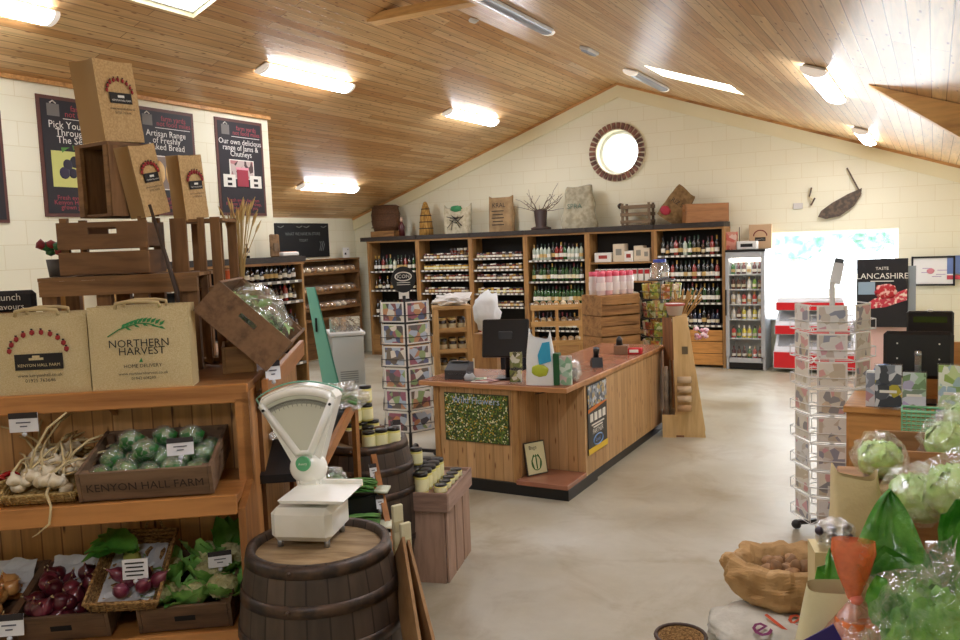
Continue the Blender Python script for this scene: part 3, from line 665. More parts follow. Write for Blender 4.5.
# ------------------------------------------------------------------ ice cream freezers
red = mat('freezer_red', '#d2202a', .35); fwh = mat('freezer_white', '#e6e8ef', .35)
FX0 = -2.12
for k, (z0, zr, zt) in enumerate(((.03, .36, .60), (.61, .76, 1.0), (1.01, 1.14, 1.34))):
    zz = [at_y(785, y, 12.98).z for y in ((369, 351, 335), (333, 325, 311), (310, 302, 290))[k]]
    z0 = max(.02, zz[0]); zr, zt = zz[1], zz[2]
    if k: z0 = prev+.004
    w_ = 1.15-.1*k; t = thing('ice_cream_freezer', ('bottom red and white ice-cream freezer with large heart logo, on the floor', 'middle freezer of the ice-cream stack with a narrow red strip', 'topmost freezer of the ice-cream stack')[k], 'freezer', (FX0+.02*k+w_/2, 13.3, z0))
    prev = zt; hz = zr-z0; H = zt-z0
    MB().box((0, -.03, hz/2), (w_, .58, hz), fwh, b=.01).build('cabinet', t)
    MB().box((0, -.325, hz/2+.0), (w_-.02, .012, hz*.86), red, b=.003).build('front_panel', t)
    MB().prism([(-.32, hz), (.26, hz), (.26, H), (-.02, H), (-.3, hz+.05)], w_-.03, fwh, T(-w_/2+.015, 0, 0) @ RZ(PI/2) @ UP if 0 else Matrix(((0, 0, 1, -w_/2+.015), (1, 0, 0, 0), (0, 1, 0, 0), (0, 0, 0, 1)))).build('hood', t)
    MB().box((0, -.165, (H+hz+.05)/2+.012), (w_-.12, .32, .008), film('freezer_glass', '#dfe6f4', .35, .05, 2), RX(math.atan2(H-hz-.05, .28))).build('glass_lid', t)
    lg = MB(); hs = hz*.3 if k == 0 else hz*.22
    for s in (-1, 1): lg.tube([(s*hs*(.05+.75*(1-math.cos(a))/2*1.2), -.333, hz*.55+hs*(.55*math.sin(a*1.0))) for a in [2*PI*i/18 for i in range(18)]], hs*.13, white, 6, closed=True)
    lg.text('ICE CREAM' if 0 else "WALL'S", hs*.42, white, T(0, -.3325, hz*.22) @ UP); lg.build('logo', t)
# ------------------------------------------------------------------ gable wall things
rust = mat('rusty_iron', '#4a4038', .7, vary=('#6b5a4a', 20, .4, .6))
def gp(px, py, Y=13.6): return at_y(px, py, Y)
o = gp(860, 193); t = thing('scythe_blade', 'old dark iron blade with upright tang hanging high on the gable wall', 'tool', (o.x, 13.6, o.z))
pts = [gp(862, 188)-o, gp(848, 194)-o, gp(832, 203)-o, gp(821, 211)-o, gp(818, 217)-o, gp(826, 219)-o, gp(840, 216)-o, gp(854, 206)-o, gp(861, 195)-o]
MB().prism([(p.x, p.z) for p in pts], .012, rust, T(0, 0, 0) @ UP).build('blade', t)
a_, b_ = gp(847, 168)-o, gp(861, 194)-o; MB().bar((a_.x, 0, a_.z), (b_.x, 0, b_.z), .03, .02, rust).build('tang', t)
o = gp(808, 197); t = thing('hand_tool', 'small two-piece dark hook tool hung on the gable wall beside the blade', 'tool', (o.x, 13.6, o.z))
MB().bar((.02, 0, .0), (.05, 0, .14), .03, .02, rust).bar((0.04, 0, -.13), (.1, 0, -.02), .04, .02, rust).build('hook', t); MB().bar((.02, -.005, 0), (.07, -.005, -.05), .05, .015, mat('pale_wood_grip', '#d8c9a0', .6)).build('grip', t)
t = MB().box((0, 0, 0), (.14, .02, .09), mat('grey_socket', '#d6d2cc', .5), b=.004).build('wall_socket', None, tuple(gp(798, 206, 13.63))); tag(t, 'faint pale blank plate on the gable wall left of the hook tool', 'wall plate')
o = gp(933, 271, 13.62); t = thing('framed_picture', 'thin dark-framed white certificate on the gable wall', 'picture', tuple(o))
fr = MB()
for s in (-1, 1): fr.box((s*.265, 0, 0), (.025, .03, .43), blackp); fr.box((0, 0, s*.2), (.53, .03, .025), blackp)
fr.build('frame', t); MB().box((0, .005, 0), (.51, .01, .38), mat('picture_mount', '#f3f2f0', .5)).build('mount', t)
lg = MB(); lg.blob((.05, .003, .04), mat('pink_seal', '#d98a96', .6), T(-.03, -.003, 0)); 
for k in range(5): lg.box((rnd.uniform(-.1, .12), -.002, .04-.03*k), (.12, .003, .01), mat('lilac_ink', '#b9a4c8', .6))
lg.build('print', t)
# hanging banner with meat picture
o = gp(882, 293, 13.12); bw, bh = .66, .98
t = thing('poster_banner', 'black poster lettered LANCASHIRE above a red cut of meat, hung by the window', 'poster', tuple(o), R_(2))
MB().box((0, 0, 0), (bw, .01, bh), mat('poster_black', '#1d1d22', .4)).build('sheet', t)
MB().box((bw/2+.05, .03, -.05), (.1, .012, .86), mat('poster_grey_edge', '#8d959a', .5)).build('backing_edge', t)
lg = MB(); lg.text('LANCASHIRE', .115, ticket, T(0, -.007, .24) @ UP); lg.text('TASTE', .06, ticket, T(0, -.007, .35) @ UP); lg.box((0, -.007, .17), (.3, .002, .012), ticket); lg.build('lettering', t)
g_ = MB(); g_.blob((.14, .012, .11), mat('meat_red', '#b5202a', .4, vary=('#f0c4b8', 18, .5, .6)), T(.05, -.008, .02), .3, 3, 4)
g_.prism([(-.33, -.25), (-.1, -.08), (.12, -.02), (.32, .06), (.32, -.1), (.05, -.2)], .003, mat('meat_pink', '#c9384a', .5, vary=('#f2d9c8', 20, .5, .62)), T(0, -.007, 0) @ UP); g_.box((-.2, -.007, .07), (.22, .003, .18), mat('butcher_apron', '#8fa6b8', .6)); g_.build('picture', t)
# pink-white panel cabinet under the banner
o = at_y(880, 350, 13.1)
t = thing('counter_cabinet', 'pale pink panelled cabinet standing under the LANCASHIRE poster', 'cabinet', (o.x+.03, 13.38, 0))
MB().box((0, 0, .45), (.62, .36, .9), mat('pale_pink_panel', '#e8c4bd', .5), b=.006).build('body', t); MB().box((0, 0, .915), (.66, .4, .03), mat('pale_top', '#f0e6e0', .4), b=.004).build('top', t)
o = gp(957, 285, 13.62); t = thing('wall_poster', 'blue and red poster cut off by the frame edge beside the certificate', 'poster', tuple(gp(964, 268, 13.62)))
MB().box((0, 0, .05), (.42, .01, .26), mat('poster_blue', '#6f86bf', .5)).build('upper_sheet', t); MB().box((0, 0, -.13), (.42, .01, .06), mat('poster_red', '#c9485a', .5)).build('lower_sheet', t)
# ------------------------------------------------------------------ sales counter
def LM(t): return T(-t.location.x, -t.location.y, -t.location.z)
cpx = planks('counter_boards_front', 'z', 'x', .088, 6, '#cfa676', '#bf9562', '#957044', .5, .1, True, .003, '#7d5230')
cpy = planks('counter_boards_side', 'z', 'y', .088, 6, '#cfa676', '#bf9562', '#957044', .5, .1, True, .003, '#7d5230')
ctop = wood('counter_top_edge', '#b98456', '#8f5f38', 'x', 4, .35); lam = mat('counter_laminate', '#a8735a', .22, vary=('#96614a', 3, .3, .7))
t = thing('sales_counter', 'L-shaped pine-boarded sales counter with reddish top and black plinth', 'counter', (-2.9, 7.0, 0)); K = LM(t)
HC = .93
m_ = MB(K).box((-3.25, 6.375, HC-.02), (1.4, .75, .04), ctop, b=.004).box((-2.925, 7.775, HC-.02), (.75, 2.05, .04), ctop, b=.004); m_.build('worktop', t)
MB(K).box((-3.25, 6.375, HC+.002), (1.36, .71, .004), lam).box((-2.925, 7.755, HC+.002), (.71, 2.04, .004), lam).build('top_laminate', t)
MB(K).box((-3.42, 6.065, .495), (.80, .03, .79), cpx).build('front_panel', t)
MB(K).box((-3.805, 6.39, .495), (.03, .62, .79), cpy).build('left_end_panel', t)
MB(K).box((-3.035, 6.25, .515), (.03, .34, .75), cpy).box((-2.8, 6.425, .515), (.44, .03, .75), cpx).build('niche_panels', t)
MB(K).box((-2.585, 7.62, .495), (.03, 2.4, .79), cpy).build('side_panel', t)
MB(K).box((-3.2, 7.62, .495), (.03, 2.4, .79), cpy).box((-2.9, 8.8, .495), (.62, .03, .79), cpx).build('back_panels', t)
for x in (-3.80, -3.035): MB(K).box((x, 6.062, .495), (.05, .045, .79), oakx).build('corner_trim', t)
MB(K).box((-2.79, 6.2, .12), (.46, .42, .04), lam, b=.004).build('ledge', t)
MB(K).box((-3.18, 6.36, .05), (1.22, .66, .1), blackp).box((-2.9, 7.75, .05), (.6, 2.1, .1), blackp).build('plinth', t)
MB(K).bar((-2.83, 6.02, .87), (-2.73, 6.02, .89), .012, .008, blackp).build('bracket', t)
o = thing('poster', 'framed photo poster titled Wild Flowers on the counter front', 'poster', (-3.405, 6.045, .42))
MB().box((0, 0, .205), (.62, .012, .42), mat('poster_dark', '#26331a', .4)).build('sheet', o)
MB().box((0, -.007, .205), (.605, .003, .405), mat('flower_meadow', '#3b5222', .4, patt=(85, ['#3b5222', '#5f7a2a', '#e8e6c0', '#b9982f', '#2a3d18', '#6f8a3a', '#22331a', '#2f4420', '#48632a', '#31451c'], .9))).build('meadow_picture', o)
MB().text('Wild Flowers', .085, mat('title_blue', '#9fb4d8', .5), T(0, -.0095, .355) @ UP).build('title', o)
o = thing('advert_poster', 'tall black advert with orange band and yellow foot on the counter side', 'poster', (-2.563, 6.7, .27), PI/2)
MB().box((0, 0, .3), (.46, .006, .6), mat('advert_black', '#17171b', .35)).build('sheet', o)
MB().box((0, -.005, .5), (.45, .003, .18), mat('advert_photo', '#8d97a5', .5, patt=(30, ['#8d97a5', '#d4dae2', '#5a6470', '#c9a84a', '#3a4450']))).build('photo', o)
e = MB(); e.prism([(-.225, .36), (.225, .4), (.225, .43), (-.225, .39)], .003, mat('advert_orange', '#d8762a', .5), T(0, -.003, 0) @ UP); e.box((0, -.005, .025), (.46, .003, .05), mat('advert_yellow', '#e8c22a', .5)); e.build('bands', o)
e = MB()
for k in range(4): e.box((-.15+.1*k, -.005, .31), (.07, .003, .07), ticket)
for z, w_ in ((.245, .3), (.22, .22)): e.box((0, -.005, z), (w_, .003, .012), ticket)
e.text('PARTNER', .06, ticket, T(0, -.005, .18) @ UP); e.tube([(.11*math.cos(a), -.006, .1+.045*math.sin(a)) for a in [2*PI*i/24 for i in range(24)]], .006, mat('logo_blue', '#7aa0d8', .5), 4, closed=True); e.text('LOGO' if 0 else 'Local', .05, mat('logo_blue', '#7aa0d8', .5), T(0, -.005, .1) @ UP); e.build('lettering', o)
o = thing('framed_print', 'small cream leaflet frame with green drawing leaning in the counter niche', 'picture', (-2.92, 6.2, .142), 0); o.rotation_euler = (-.2, 0, R_(60))
MB().box((0, 0, .14), (.21, .015, .28), mat('frame_dark', '#3a3328', .5)).build('frame', o); MB().box((0, -.009, .14), (.19, .004, .26), mat('cream_sheet', '#d8d4a8', .5)).build('sheet', o)
e = MB(); gi = mat('green_drawing', '#4d7a3a', .6); e.text('Bags', .045, ink, T(-.02, -.012, .23) @ UP)
for s in (-1, 0, 1): e.tube([(s*.03, -.012, .05), (s*.045, -.012, .12), (s*.02, -.012, .17)], .006, gi, 4)
e.tube([(.05*math.cos(a), -.012, .1+.06*math.sin(a)) for a in [2*PI*i/16 for i in range(16)]], .004, gi, 4, closed=True); e.build('drawing', o)
# things on the counter
ZC = HC+.0045
o = thing('till_screen', 'black till screen seen from behind on its stand, on the front of the counter', 'monitor', (-3.2, 6.25, ZC), R_(18))
MB().box((0, .05, .008), (.2, .2, .016), blackp, b=.004).build('base', o); MB().tube([(0, .05, .01), (0, .06, .2), (0, .02, .3)], .024, blackp, 10).build('neck', o)
MB().box((0, 0, 0), (.40, .035, .33), blackp, T(0, -.03, .36) @ RX(-.3) @ T(0, 0, 0), b=.01).build('screen', o)
MB().box((0, -.035, .36), (.12, .03, .12), mat('grey_plastic', '#3a3c40', .5), b=.006).build('mount', o)
o = thing('receipt_printer', 'dark grey receipt printer at the left end of the counter', 'printer', (-3.66, 6.22, ZC), R_(10))
MB().prism([(-.1, 0), (.1, 0), (.1, .13), (.02, .14), (-.1, .08)], .2, mat('grey_plastic', '#3a3c40', .5), Matrix(((0, 0, 1, -.1), (1, 0, 0, 0), (0, 1, 0, 0), (0, 0, 0, 1)))).build('case', o); MB().box((0, .03, .142), (.16, .06, .006), blackp).build('paper_slot', o)
MB().box((0, -.075, .05), (.14, .05, .01), mat('steel', '#9a9da2', .3, .8)).build('tear_bar', o)
o = thing('tape_dispenser', 'small pale rounded tape roll beside the receipt printer', 'dispenser', (-3.5, 6.12, ZC))
MB().lathe([(0, 0), (.045, 0), (.05, .03), (.03, .06), (0, .062)], mat('pale_plastic', '#b9bfc4', .4), n=18).build('body', o); MB().cyl((0, 0, .066), .02, .01, blackp).build('hub', o)
for k, (x, y, a, lb) in enumerate(((-3.38, 6.1, .2, 'white leaflet lying flattest to the counter edge beneath the till screen'), (-3.32, 6.14, -.3, 'pinkish leaflet fanned over the others before the till stand'), (-3.44, 6.16, .5, 'leaflet nearest the tape roll on the counter'))):
    o = MB().box((0, 0, .003+k*.004), (.15, .1, .003), mat('leaflet_%d' % k, ('#efeae0', '#d9a8a0', '#cfd8c0')[k], .5)).box((0, 0, .005+k*.004), (.1, .05, .001), mat('leaf_ink%d' % k, ('#8a5a50', '#7a3a3a', '#5a7a4a')[k], .6)).build('leaflet', None, (x, y, ZC), a); tag(o, lb, 'leaflet')
o = thing('leaflet_holder', 'small two-tier clear holder of yellow and grey leaflets right of the till stand', 'holder', (-3.05, 6.12, ZC), R_(15))
MB().box((0, .02, .13), (.11, .01, .26), film('acrylic', '#ffffff', .12, .03, 3)).box((0, -.01, .005), (.12, .09, .01), film('acrylic')).build('stand', o)
lm_ = mat('leaflet_faces', '#8d8b5a', .5, patt=(28, ['#8d8b5a', '#3a3a30', '#c9c78a', '#e8e6dc', '#6a7a3a']))
MB().box((0, .008, .19), (.1, .012, .13), lm_).build('upper_leaflets', o); MB().box((0, -.02, .06), (.1, .012, .1), lm_).build('lower_leaflets', o)
o = thing('carrier_bag', 'white carrier bag with blue and yellow-green print standing on the counter', 'bag', (-2.82, 6.12, ZC), R_(12))
wb = mat('white_plastic_bag', '#e9ecec', .35, bump=(14, .7)); s_ = sack(.25, .13, .38, wb, .72, 21, .2, .05); s_.build('bag_body', o)
e = MB(); e.prism([(0, .17), (.1, .2), (.09, .36), (.03, .35), (-.01, .25)], .004, mat('cyan_print', '#3aa6cf', .4), T(0, -.068, 0) @ UP); e.blob((.07, .012, .05), mat('lime_print', '#b7c43a', .4), T(0, -.062, .12), .2, 3, 5); e.build('print', o)
o = thing('gift_card_stand', 'green and white folded card standing right of the carrier bag', 'card', (-2.66, 6.12, ZC), R_(10))
MB().box((-.02, .02, .13), (.05, .08, .26), mat('dark_green_spine', '#1f5a34', .5), b=.003).build('spine', o); MB().box((.05, 0, .12), (.11, .02, .24), mat('mint_card', '#a9cdb4', .5, patt=(24, ['#a9cdb4', '#e2ece2', '#7fae8a', '#d9b8b8'])), b=.002).build('card', o)
o = thing('plastic_bag', 'small crumpled clear bag slumped at the end of the counter front', 'bag', (-2.62, 6.32, ZC)); MB().blob((.06, .08, .1), film('crumple_film', '#eef2f4', .5, .1, 30), T(0, 0, .09), .35, 3, 2).build('bag_film', o); MB().box((0, 0, .06), (.05, .07, .1), mat('dark_item', '#3a4450', .5), b=.01).build('contents', o)
o = thing('telephone', 'black cordless telephone on its cradle on the long side of the counter', 'phone', (-2.72, 7.12, ZC), R_(30))
MB().prism([(-.07, 0), (.07, 0), (.06, .05), (-.04, .09)], .1, blackp, Matrix(((0, 0, 1, -.05), (1, 0, 0, 0), (0, 1, 0, 0), (0, 0, 0, 1)))).build('cradle', o); MB().tube([(-.0, .03, .05), (0, .01, .12), (0, -.02, .17)], [.03, .026, .03], blackp, 10).build('handset', o)
o = thing('collection_box', 'small dark and red charity box with white panel at the far end of the counter', 'box', (-2.73, 8.0, ZC), R_(12))
MB().box((-.05, 0, .045), (.14, .14, .09), mat('brown_card', '#8a6a50', .6), b=.004).build('tray', o); MB().box((.08, 0, .03), (.16, .1, .06), mat('red_case', '#c2202c', .4), b=.008).build('red_case', o); MB().box((.08, -.052, .035), (.09, .004, .03), ticket).build('panel', o)
MB().lathe([(0, .09), (.035, .09), (.03, .15), (.012, .18), (0, .18)], blackp, T(-.07, 0, 0), n=12).build('black_stopper', o)
# behind the counter
o = thing('office_chair', 'dark office chair with a red folder over its back, behind the counter', 'chair', (-3.75, 7.75, 0), R_(35))
MB().box((0, 0, .47), (.48, .46, .08), mat('navy_fabric', '#1b1d28', .8), b=.03).build('seat', o); MB().box((0, .24, .84), (.46, .07, .3), mat('navy_fabric', '#1b1d28', .8), RX(-.15), b=.03).build('backrest', o)
MB().tube([(0, .2, .45), (0, .28, .75)], .02, blackp, 6).cyl((0, 0, .25), .025, .4, blackp).build('column', o); e = MB()
for k in range(5): e.bar((0, 0, .09), (.28*math.cos(1.256*k), .28*math.sin(1.256*k), .05), .04, .03, blackp); e.blob((.028, .028, .028), blackp, T(.28*math.cos(1.256*k), .28*math.sin(1.256*k), .029), 0, 1, 0, 2)
e.build('star_base', o)
o = MB().box((0, 0, 0), (.36, .03, .1), mat('red_folder', '#9c1c28', .5), b=.01).build('folder', None, (-3.92, 7.99, 1.02), R_(35)); tag(o, 'red folder lying along the top of the dark chair back', 'folder')
# pine display with jars behind counter
pine = wood('light_pine', '#cfa468', '#a67a42', 'z', 6); pineh = wood('light_pine_level', '#cfa468', '#a67a42', 'x', 6)
p = at_d(452, 335, 8.75); t = thing('jar_rack', 'pine rack of dark preserve jars with papers on top, between card spinner and till', 'rack', (p.x, p.y, 0), R_(35))
e = MB()
for a in (-1, 1):
    for b_ in (-1, 1): e.box((a*.17, b_*.14, .72), (.05, .05, 1.44), pine, b=.003)
e.build('posts', t); RZs = [.3, .52, .76, .98, 1.2]
for z in RZs: MB().box((0, 0, z), (.36, .3, .02), pineh).box((0, -.15, z+.02), (.3, .015, .04), pineh).build('shelf', t)
MB().box((0, 0, 1.45), (.4, .34, .03), pineh).build('top', t); MB().box((0, .16, .75), (.34, .008, 1.4), mat('rack_back', '#b98d58', .7)).build('back', t)
mR = Matrix.Translation(t.location) @ RZ(R_(35))
for i, z in enumerate(RZs[1:]):
    for k in range(6):
        q = mR @ Vector((-.1+.1*(k % 3), -.08+.12*(k//3), z+.011)); spawn('preserve', jar_builder(.04, .13, mat('preserve_dark', '#2a1a12', .2, rn=['#2a1a12', '#4a2a14', '#5a4a20'], coat=.4), mat('gold_lid', '#b89a58', .3, rn=['#b89a58', '#1a1815']), mat('kraft_label', '#cdbb90', .6)), q, k, 'dark preserve jar on the %s shelf of the small pine rack' % ('lower', 'middle', 'upper', 'top')[i], 'jar', 'preserves on rack %s shelf' % ('lower', 'middle', 'upper', 'top')[i])
q = mR @ Vector((0, 0, 1.466)); o = thing('paper_pile', 'heaped white tissue paper on top of the pine jar rack', 'paper', q, R_(10)); MB().blob((.19, .13, .06), mat('tissue', '#eceae6', .7), T(0, 0, .055), .5, 3, 3, 3, False).build('tissue_sheets', o)
MB().box((.12, .02, .1), (.2, .12, .006), mat('tissue', '#eceae6', .7), RX(.5)).build('top_sheet', o)
p = at_d(487, 318, 9.6); o = thing('plastic_bag', 'white crumpled plastic bag hanging behind the till screen', 'bag', (p.x, p.y, 0)); MB().blob((.15, .12, .25), wb, T(0, 0, 1.3), .35, 3, 6).build('bag_film', o); MB().box((0, .05, .53), (.3, .25, 1.06), oakx, b=.004).build('stand', o); o['label'] = 'wooden pedestal topped by a white crumpled plastic bag behind the till screen'
p = at_d(557, 325, 11.2); t = thing('pine_display', 'small light pine shelf display of brown packets behind the counter', 'display', (p.x, p.y, 0), R_(25))
e = MB()
for a in (-1, 0, 1):
    for b_ in (-1, 1): e.box((a*.32, b_*.17, .62), (.035, .035, 1.24), pine)
e.build('posts', t)
for z in (.45, .72, .98, 1.2): MB().box((0, 0, z), (.7, .36, .02), pineh).box((0, -.19, z+.025), (.7, .012, .07), pineh).build('shelf', t)
mR = Matrix.Translation(t.location) @ RZ(R_(25))
for i, z in enumerate((.72, .98, 1.2)):
    for k in range(7):
        q = mR @ Vector((-.27+.09*k, -.1, z+.011)); spawn('packet', lambda: MB().blob((.042, .06, .05), mat('brown_packet', '#8a6a42', .5, rn=['#8a6a42', '#c9b08a', '#5a3d24', '#e0d2b4', '#a67c3a']), T(0, 0, .05), .15, 2, 1, 2).box((0, -.05, .05), (.04, .02, .03), labelm).build('packet'), q, .3, 'brown packet on the %s shelf of the small pine display' % ('lower', 'middle', 'top')[i], 'packet', 'packets on pine display %s shelf' % ('lower', 'middle', 'top')[i])
# crate stack with sweet jars
A55 = R_(55); u_, v_ = Vector((math.cos(A55), math.sin(A55), 0)), Vector((-math.sin(A55), math.cos(A55), 0)); CS = Vector((-3.36, 9.0, 0)) + u_*.27 + v_*.2
crw = wood('stack_crate', '#b08350', '#74502a', 'x', 8, .7)
names = ['bottom crate of the six-high stack behind the counter', 'second crate up of the stack behind the counter', 'third crate up of the stack behind the counter', 'fourth crate up of the stack behind the counter', 'fifth crate up of the stack behind the counter', 'top crate of the stack, under the pink sweet jars']
for k in range(6):
    o = thing('wooden_crate', names[k], 'crate', CS + Vector((0, 0, .243*k)), A55 + R_(rnd.uniform(-1, 1))); slatbox(o, .55, .4, .235, crw, 2, .014, .3, .03, False)
    if k == 5: MB().box((0, 0, .23), (.52, .37, .01), crw).build('lid_board', o)
sweet = mat('sweet_jar_pink', '#e8c9cc', .15, rn=['#eddadb', '#e6b9bf', '#f2eae6'], coat=.6); pk = mat('pink_lid', '#d8546a', .4); pkl = mat('pink_label', '#f1e6e4', .5)
for k in range(9):
    q = CS + u_*(-.2+.1*(k % 5)) + v_*(-.1+.16*(k//5)) + Vector((0, 0, 1.215+.237)); spawn('sweetjar', jar_builder(.052, .27, sweet, pk, pkl), q, k, 'tall pink and white sweet jar with pink lid on the crate stack', 'jar', 'sweet jars on the crate stack')
o = thing('draped_sack', 'grey sack draped over the right end of the crate stack', 'sack', CS + u_*.33 + Vector((0, 0, 1.16)), A55); MB().blob((.075, .16, .19), mat('grey_burlap', '#b3ab93'), T(0, 0, .1), .2, 2, 3).build('cloth', o); MB().tube([(-.02, -.12, .28), (-.08, 0, .3), (-.1, .1, .29)], .02, mat('grey_burlap', '#b3ab93'), 8).build('rolled_hem', o)
# wire seed spinner
steel = mat('steel', '#9a9da2', .3, .8); wirew = mat('white_wire', '#dcdcda', .4); wirek = mat('dark_wire', '#2a2a2c', .4)
p = at_d(662, 310, 10.0); t = thing('seed_spinner', 'tall wire spinner packed with yellow and green packets behind the counter end', 'display stand', (p.x, p.y, 0))
MB().cyl((0, 0, .8), .02, 1.6, steel).build('pole', t); MB().lathe([(0, 0), (.25, 0), (.24, .03), (.03, .05), (0, .05)], wirek, n=20).build('base', t)
for z in (.5, .72, .94, 1.16, 1.38):
    e = MB()
    for dz in (0, .09): e.tube([(.25*math.cos(2*PI*i/20), .25*math.sin(2*PI*i/20), z+dz) for i in range(20)], .004, wirek, 4, closed=True)
    for i in range(10): a = 2*PI*i/10; e.tube([(.03*math.cos(a), .03*math.sin(a), z), (.25*math.cos(a), .25*math.sin(a), z), (.25*math.cos(a), .25*math.sin(a), z+.09)], .003, wirek, 4)
    e.build('basket_tier', t)
pkm = mat('seed_packet', '#c9b84a', .5, rn=['#c9c04a', '#8fae4a', '#d9cfae', '#b8652a', '#6a8f3a', '#e6dccb', '#a8323a'], patt=(30, ['#5a6a2a', '#c9b84a', '#e8e0c4', '#a8523a'], .5))
for i, z in enumerate((.5, .72, .94, 1.16, 1.38)):
    for k in range(10):
        a = 2*PI*k/10+.2*i; spawn('seedp', lambda: MB().box((0, 0, .085), (.1, .02, .17), pkm, RX(.12), b=.003).build('packet'), Vector((p.x+.21*math.cos(a), p.y+.21*math.sin(a), z+.006)), a+PI/2, 'small coloured packet in the %s tier of the tall wire spinner' % ('lowest', 'second', 'middle', 'fourth', 'top')[i], 'packet', 'packets %s tier' % ('lowest', 'second', 'middle', 'fourth', 'top')[i])
MB().cyl((0, 0, 1.6), .16, .012, wirek).build('top_disc', t)
o = thing('glass_jar', 'large clear jar with blue lid standing on the wire spinner', 'jar', (p.x-.02, p.y, 1.608)); MB().lathe([(0, 0), (.1, 0), (.11, .02), (.11, .16), (.07, .2)], film('jar_glass', '#dfe8f0', .3, .05, 3), n=18).build('jar_glass', o); MB().cyl((0, 0, .215), .075, .035, mat('blue_lid', '#3a4fae', .4)).build('lid', o)
# tube rack at counter end
rw = wood('raw_ply', '#d8b882', '#b9935a', 'z', 4, .6); rb = wood('brown_ply', '#8f6038', '#6a4426', 'z', 5, .6)
t = thing('tube_rack', 'tall tapering plywood rack holding upright rolls at the far end of the counter', 'rack', (-2.36, 8.46, 0), R_(14))
MB().prism([(0, 0), (.3, 0), (.12, 1.27), (-.02, 1.27)], .02, rw, T(0, .02, 0) @ UP).build('front_panel', t)
MB().prism([(0, 0), (.3, 0), (.12, 1.27), (-.02, 1.27)], .02, rw, T(0, .34, 0) @ UP).build('rear_panel', t)
MB().prism([(-.13, 0), (.0, 0), (-.0, 1.27), (-.03, 1.27)], .02, rb, T(0, .3, 0) @ UP).add([(-.02, .02, .3), (-.12, .3, .3), (-.14, .3, 1.24), (-.03, .02, 1.26)], [(0, 1, 2, 3)], rb).build('backboard', t)
e = MB(); e.box((-.07, -.02, .12), (.14, .02, .24), rw); e.box((-.13, .13, .12), (.02, .28, .24), rb); e.box((-.02, .13, .01), (.2, .28, .02), rb); e.box((.0, -.0, .24), (.02, .2, .02), rw); e.build('tube_box', t)
MB().box((.1, -.001, .92), (.06, .004, .08), mat('brass_notice', '#6f6048', .4, .3)).build('notice', t)
rollm = mat('paper_roll', '#8f7c64', .7, vary=('#6a5a48', 10, .4, .6)); mt_ = Matrix.Translation(t.location) @ RZ(R_(14))
for k, (x, y, h_, lb) in enumerate(((-.1, .06, .72, 'tall grey cardboard roll nearest the counter, in the tube rack'), (-.04, .1, .78, 'tallest cardboard roll in the tube rack'), (-.09, .14, .66, 'short cardboard roll at the back of the tube rack box'))):
    o = thing('cardboard_roll', lb, 'roll', mt_ @ Vector((x, y, .022))); MB().lathe([(.026, 0), (.026, h_), (.018, h_), (.018, 0)], rollm, n=14).build('tube', o); MB().cyl((0, 0, h_-.02), .017, .02, blackp).build('end_plug', o)
for k, z in enumerate((.32, .42, .52, .62)):
    o = MB().lathe([(0, -.07), (.035, -.07), (.035, .07), (0, .07)], mat('twine_ball', '#b9946a', .8, rn=['#b9946a', '#8a5f3c', '#c9b090']), RY(PI/2) @ I4, n=14).lathe([(.012, .071), (.036, .071)], mat('hole_dark', '#3a2a1c', .8), RY(PI/2), n=12).build('paper_roll', None, mt_ @ Vector((.09, -.065, z)), R_(20)); tag(o, ('lowest', 'second', 'third', 'top')[k] + ' small roll stacked on the front of the plywood rack', 'roll')
o = thing('bucket', 'white bucket with red rim balanced at the top of the plywood rack', 'bucket', mt_ @ Vector((-.0, .18, 1.274))); MB().lathe([(0, 0), (.07, 0), (.1, .12), (.105, .12), (.09, .1), (.07, .02), (0, .02)], mat('bucket_white', '#e4dcd6', .4), n=20).build('pail', o); MB().lathe([(.101, .1), (.107, .11), (.106, .125)], mat('bucket_rim', '#b8584e', .4), n=20).build('rim', o)
o = thing('grass_bunch', 'straw-coloured bunch of dried grasses behind the plywood rack', 'dried flowers', mt_ @ Vector((.05, .46, 0))); e = MB()
for k in range(40): a = rnd.uniform(0, 6.28); s = rnd.uniform(.02, .14); e.tube([(0, 0, .9), (s*.3*math.cos(a), s*.3*math.sin(a), 1.2), (s*1.3*math.cos(a)+.06, s*math.sin(a), 1.5+rnd.uniform(-.1, .05))], [.004, .004, .008], mat('dry_grass', '#b08850', .8, rn=['#b08850']), 4)
e.build('stalks', o); MB().cyl((0, 0, .45), .07, .9, mat('tin_vase', '#6b4a3a', .5)).build('stand', o)
o = thing('pink_posy', 'small pink and white posy hanging on the side of the plywood rack', 'flowers', mt_ @ Vector((.27, .1, 1.06))); 
e = MB()
for k in range(12): e.blob((.03, .03, .025), mat('pink_petal', '#d9859a', .6, vary=('#f2dfe2', 30, .4, .6)), T(rnd.uniform(-.05, .06), rnd.uniform(-.06, .02), rnd.uniform(-.06, .08)), .3, 3, k, 1)
e.build('petals', o); MB().tube([(-.16, .05, .1), (-.08, 0, .08), (0, 0, .03)], .006, mat('stem_green', '#5a7a3a', .6), 5).build('stem', o)
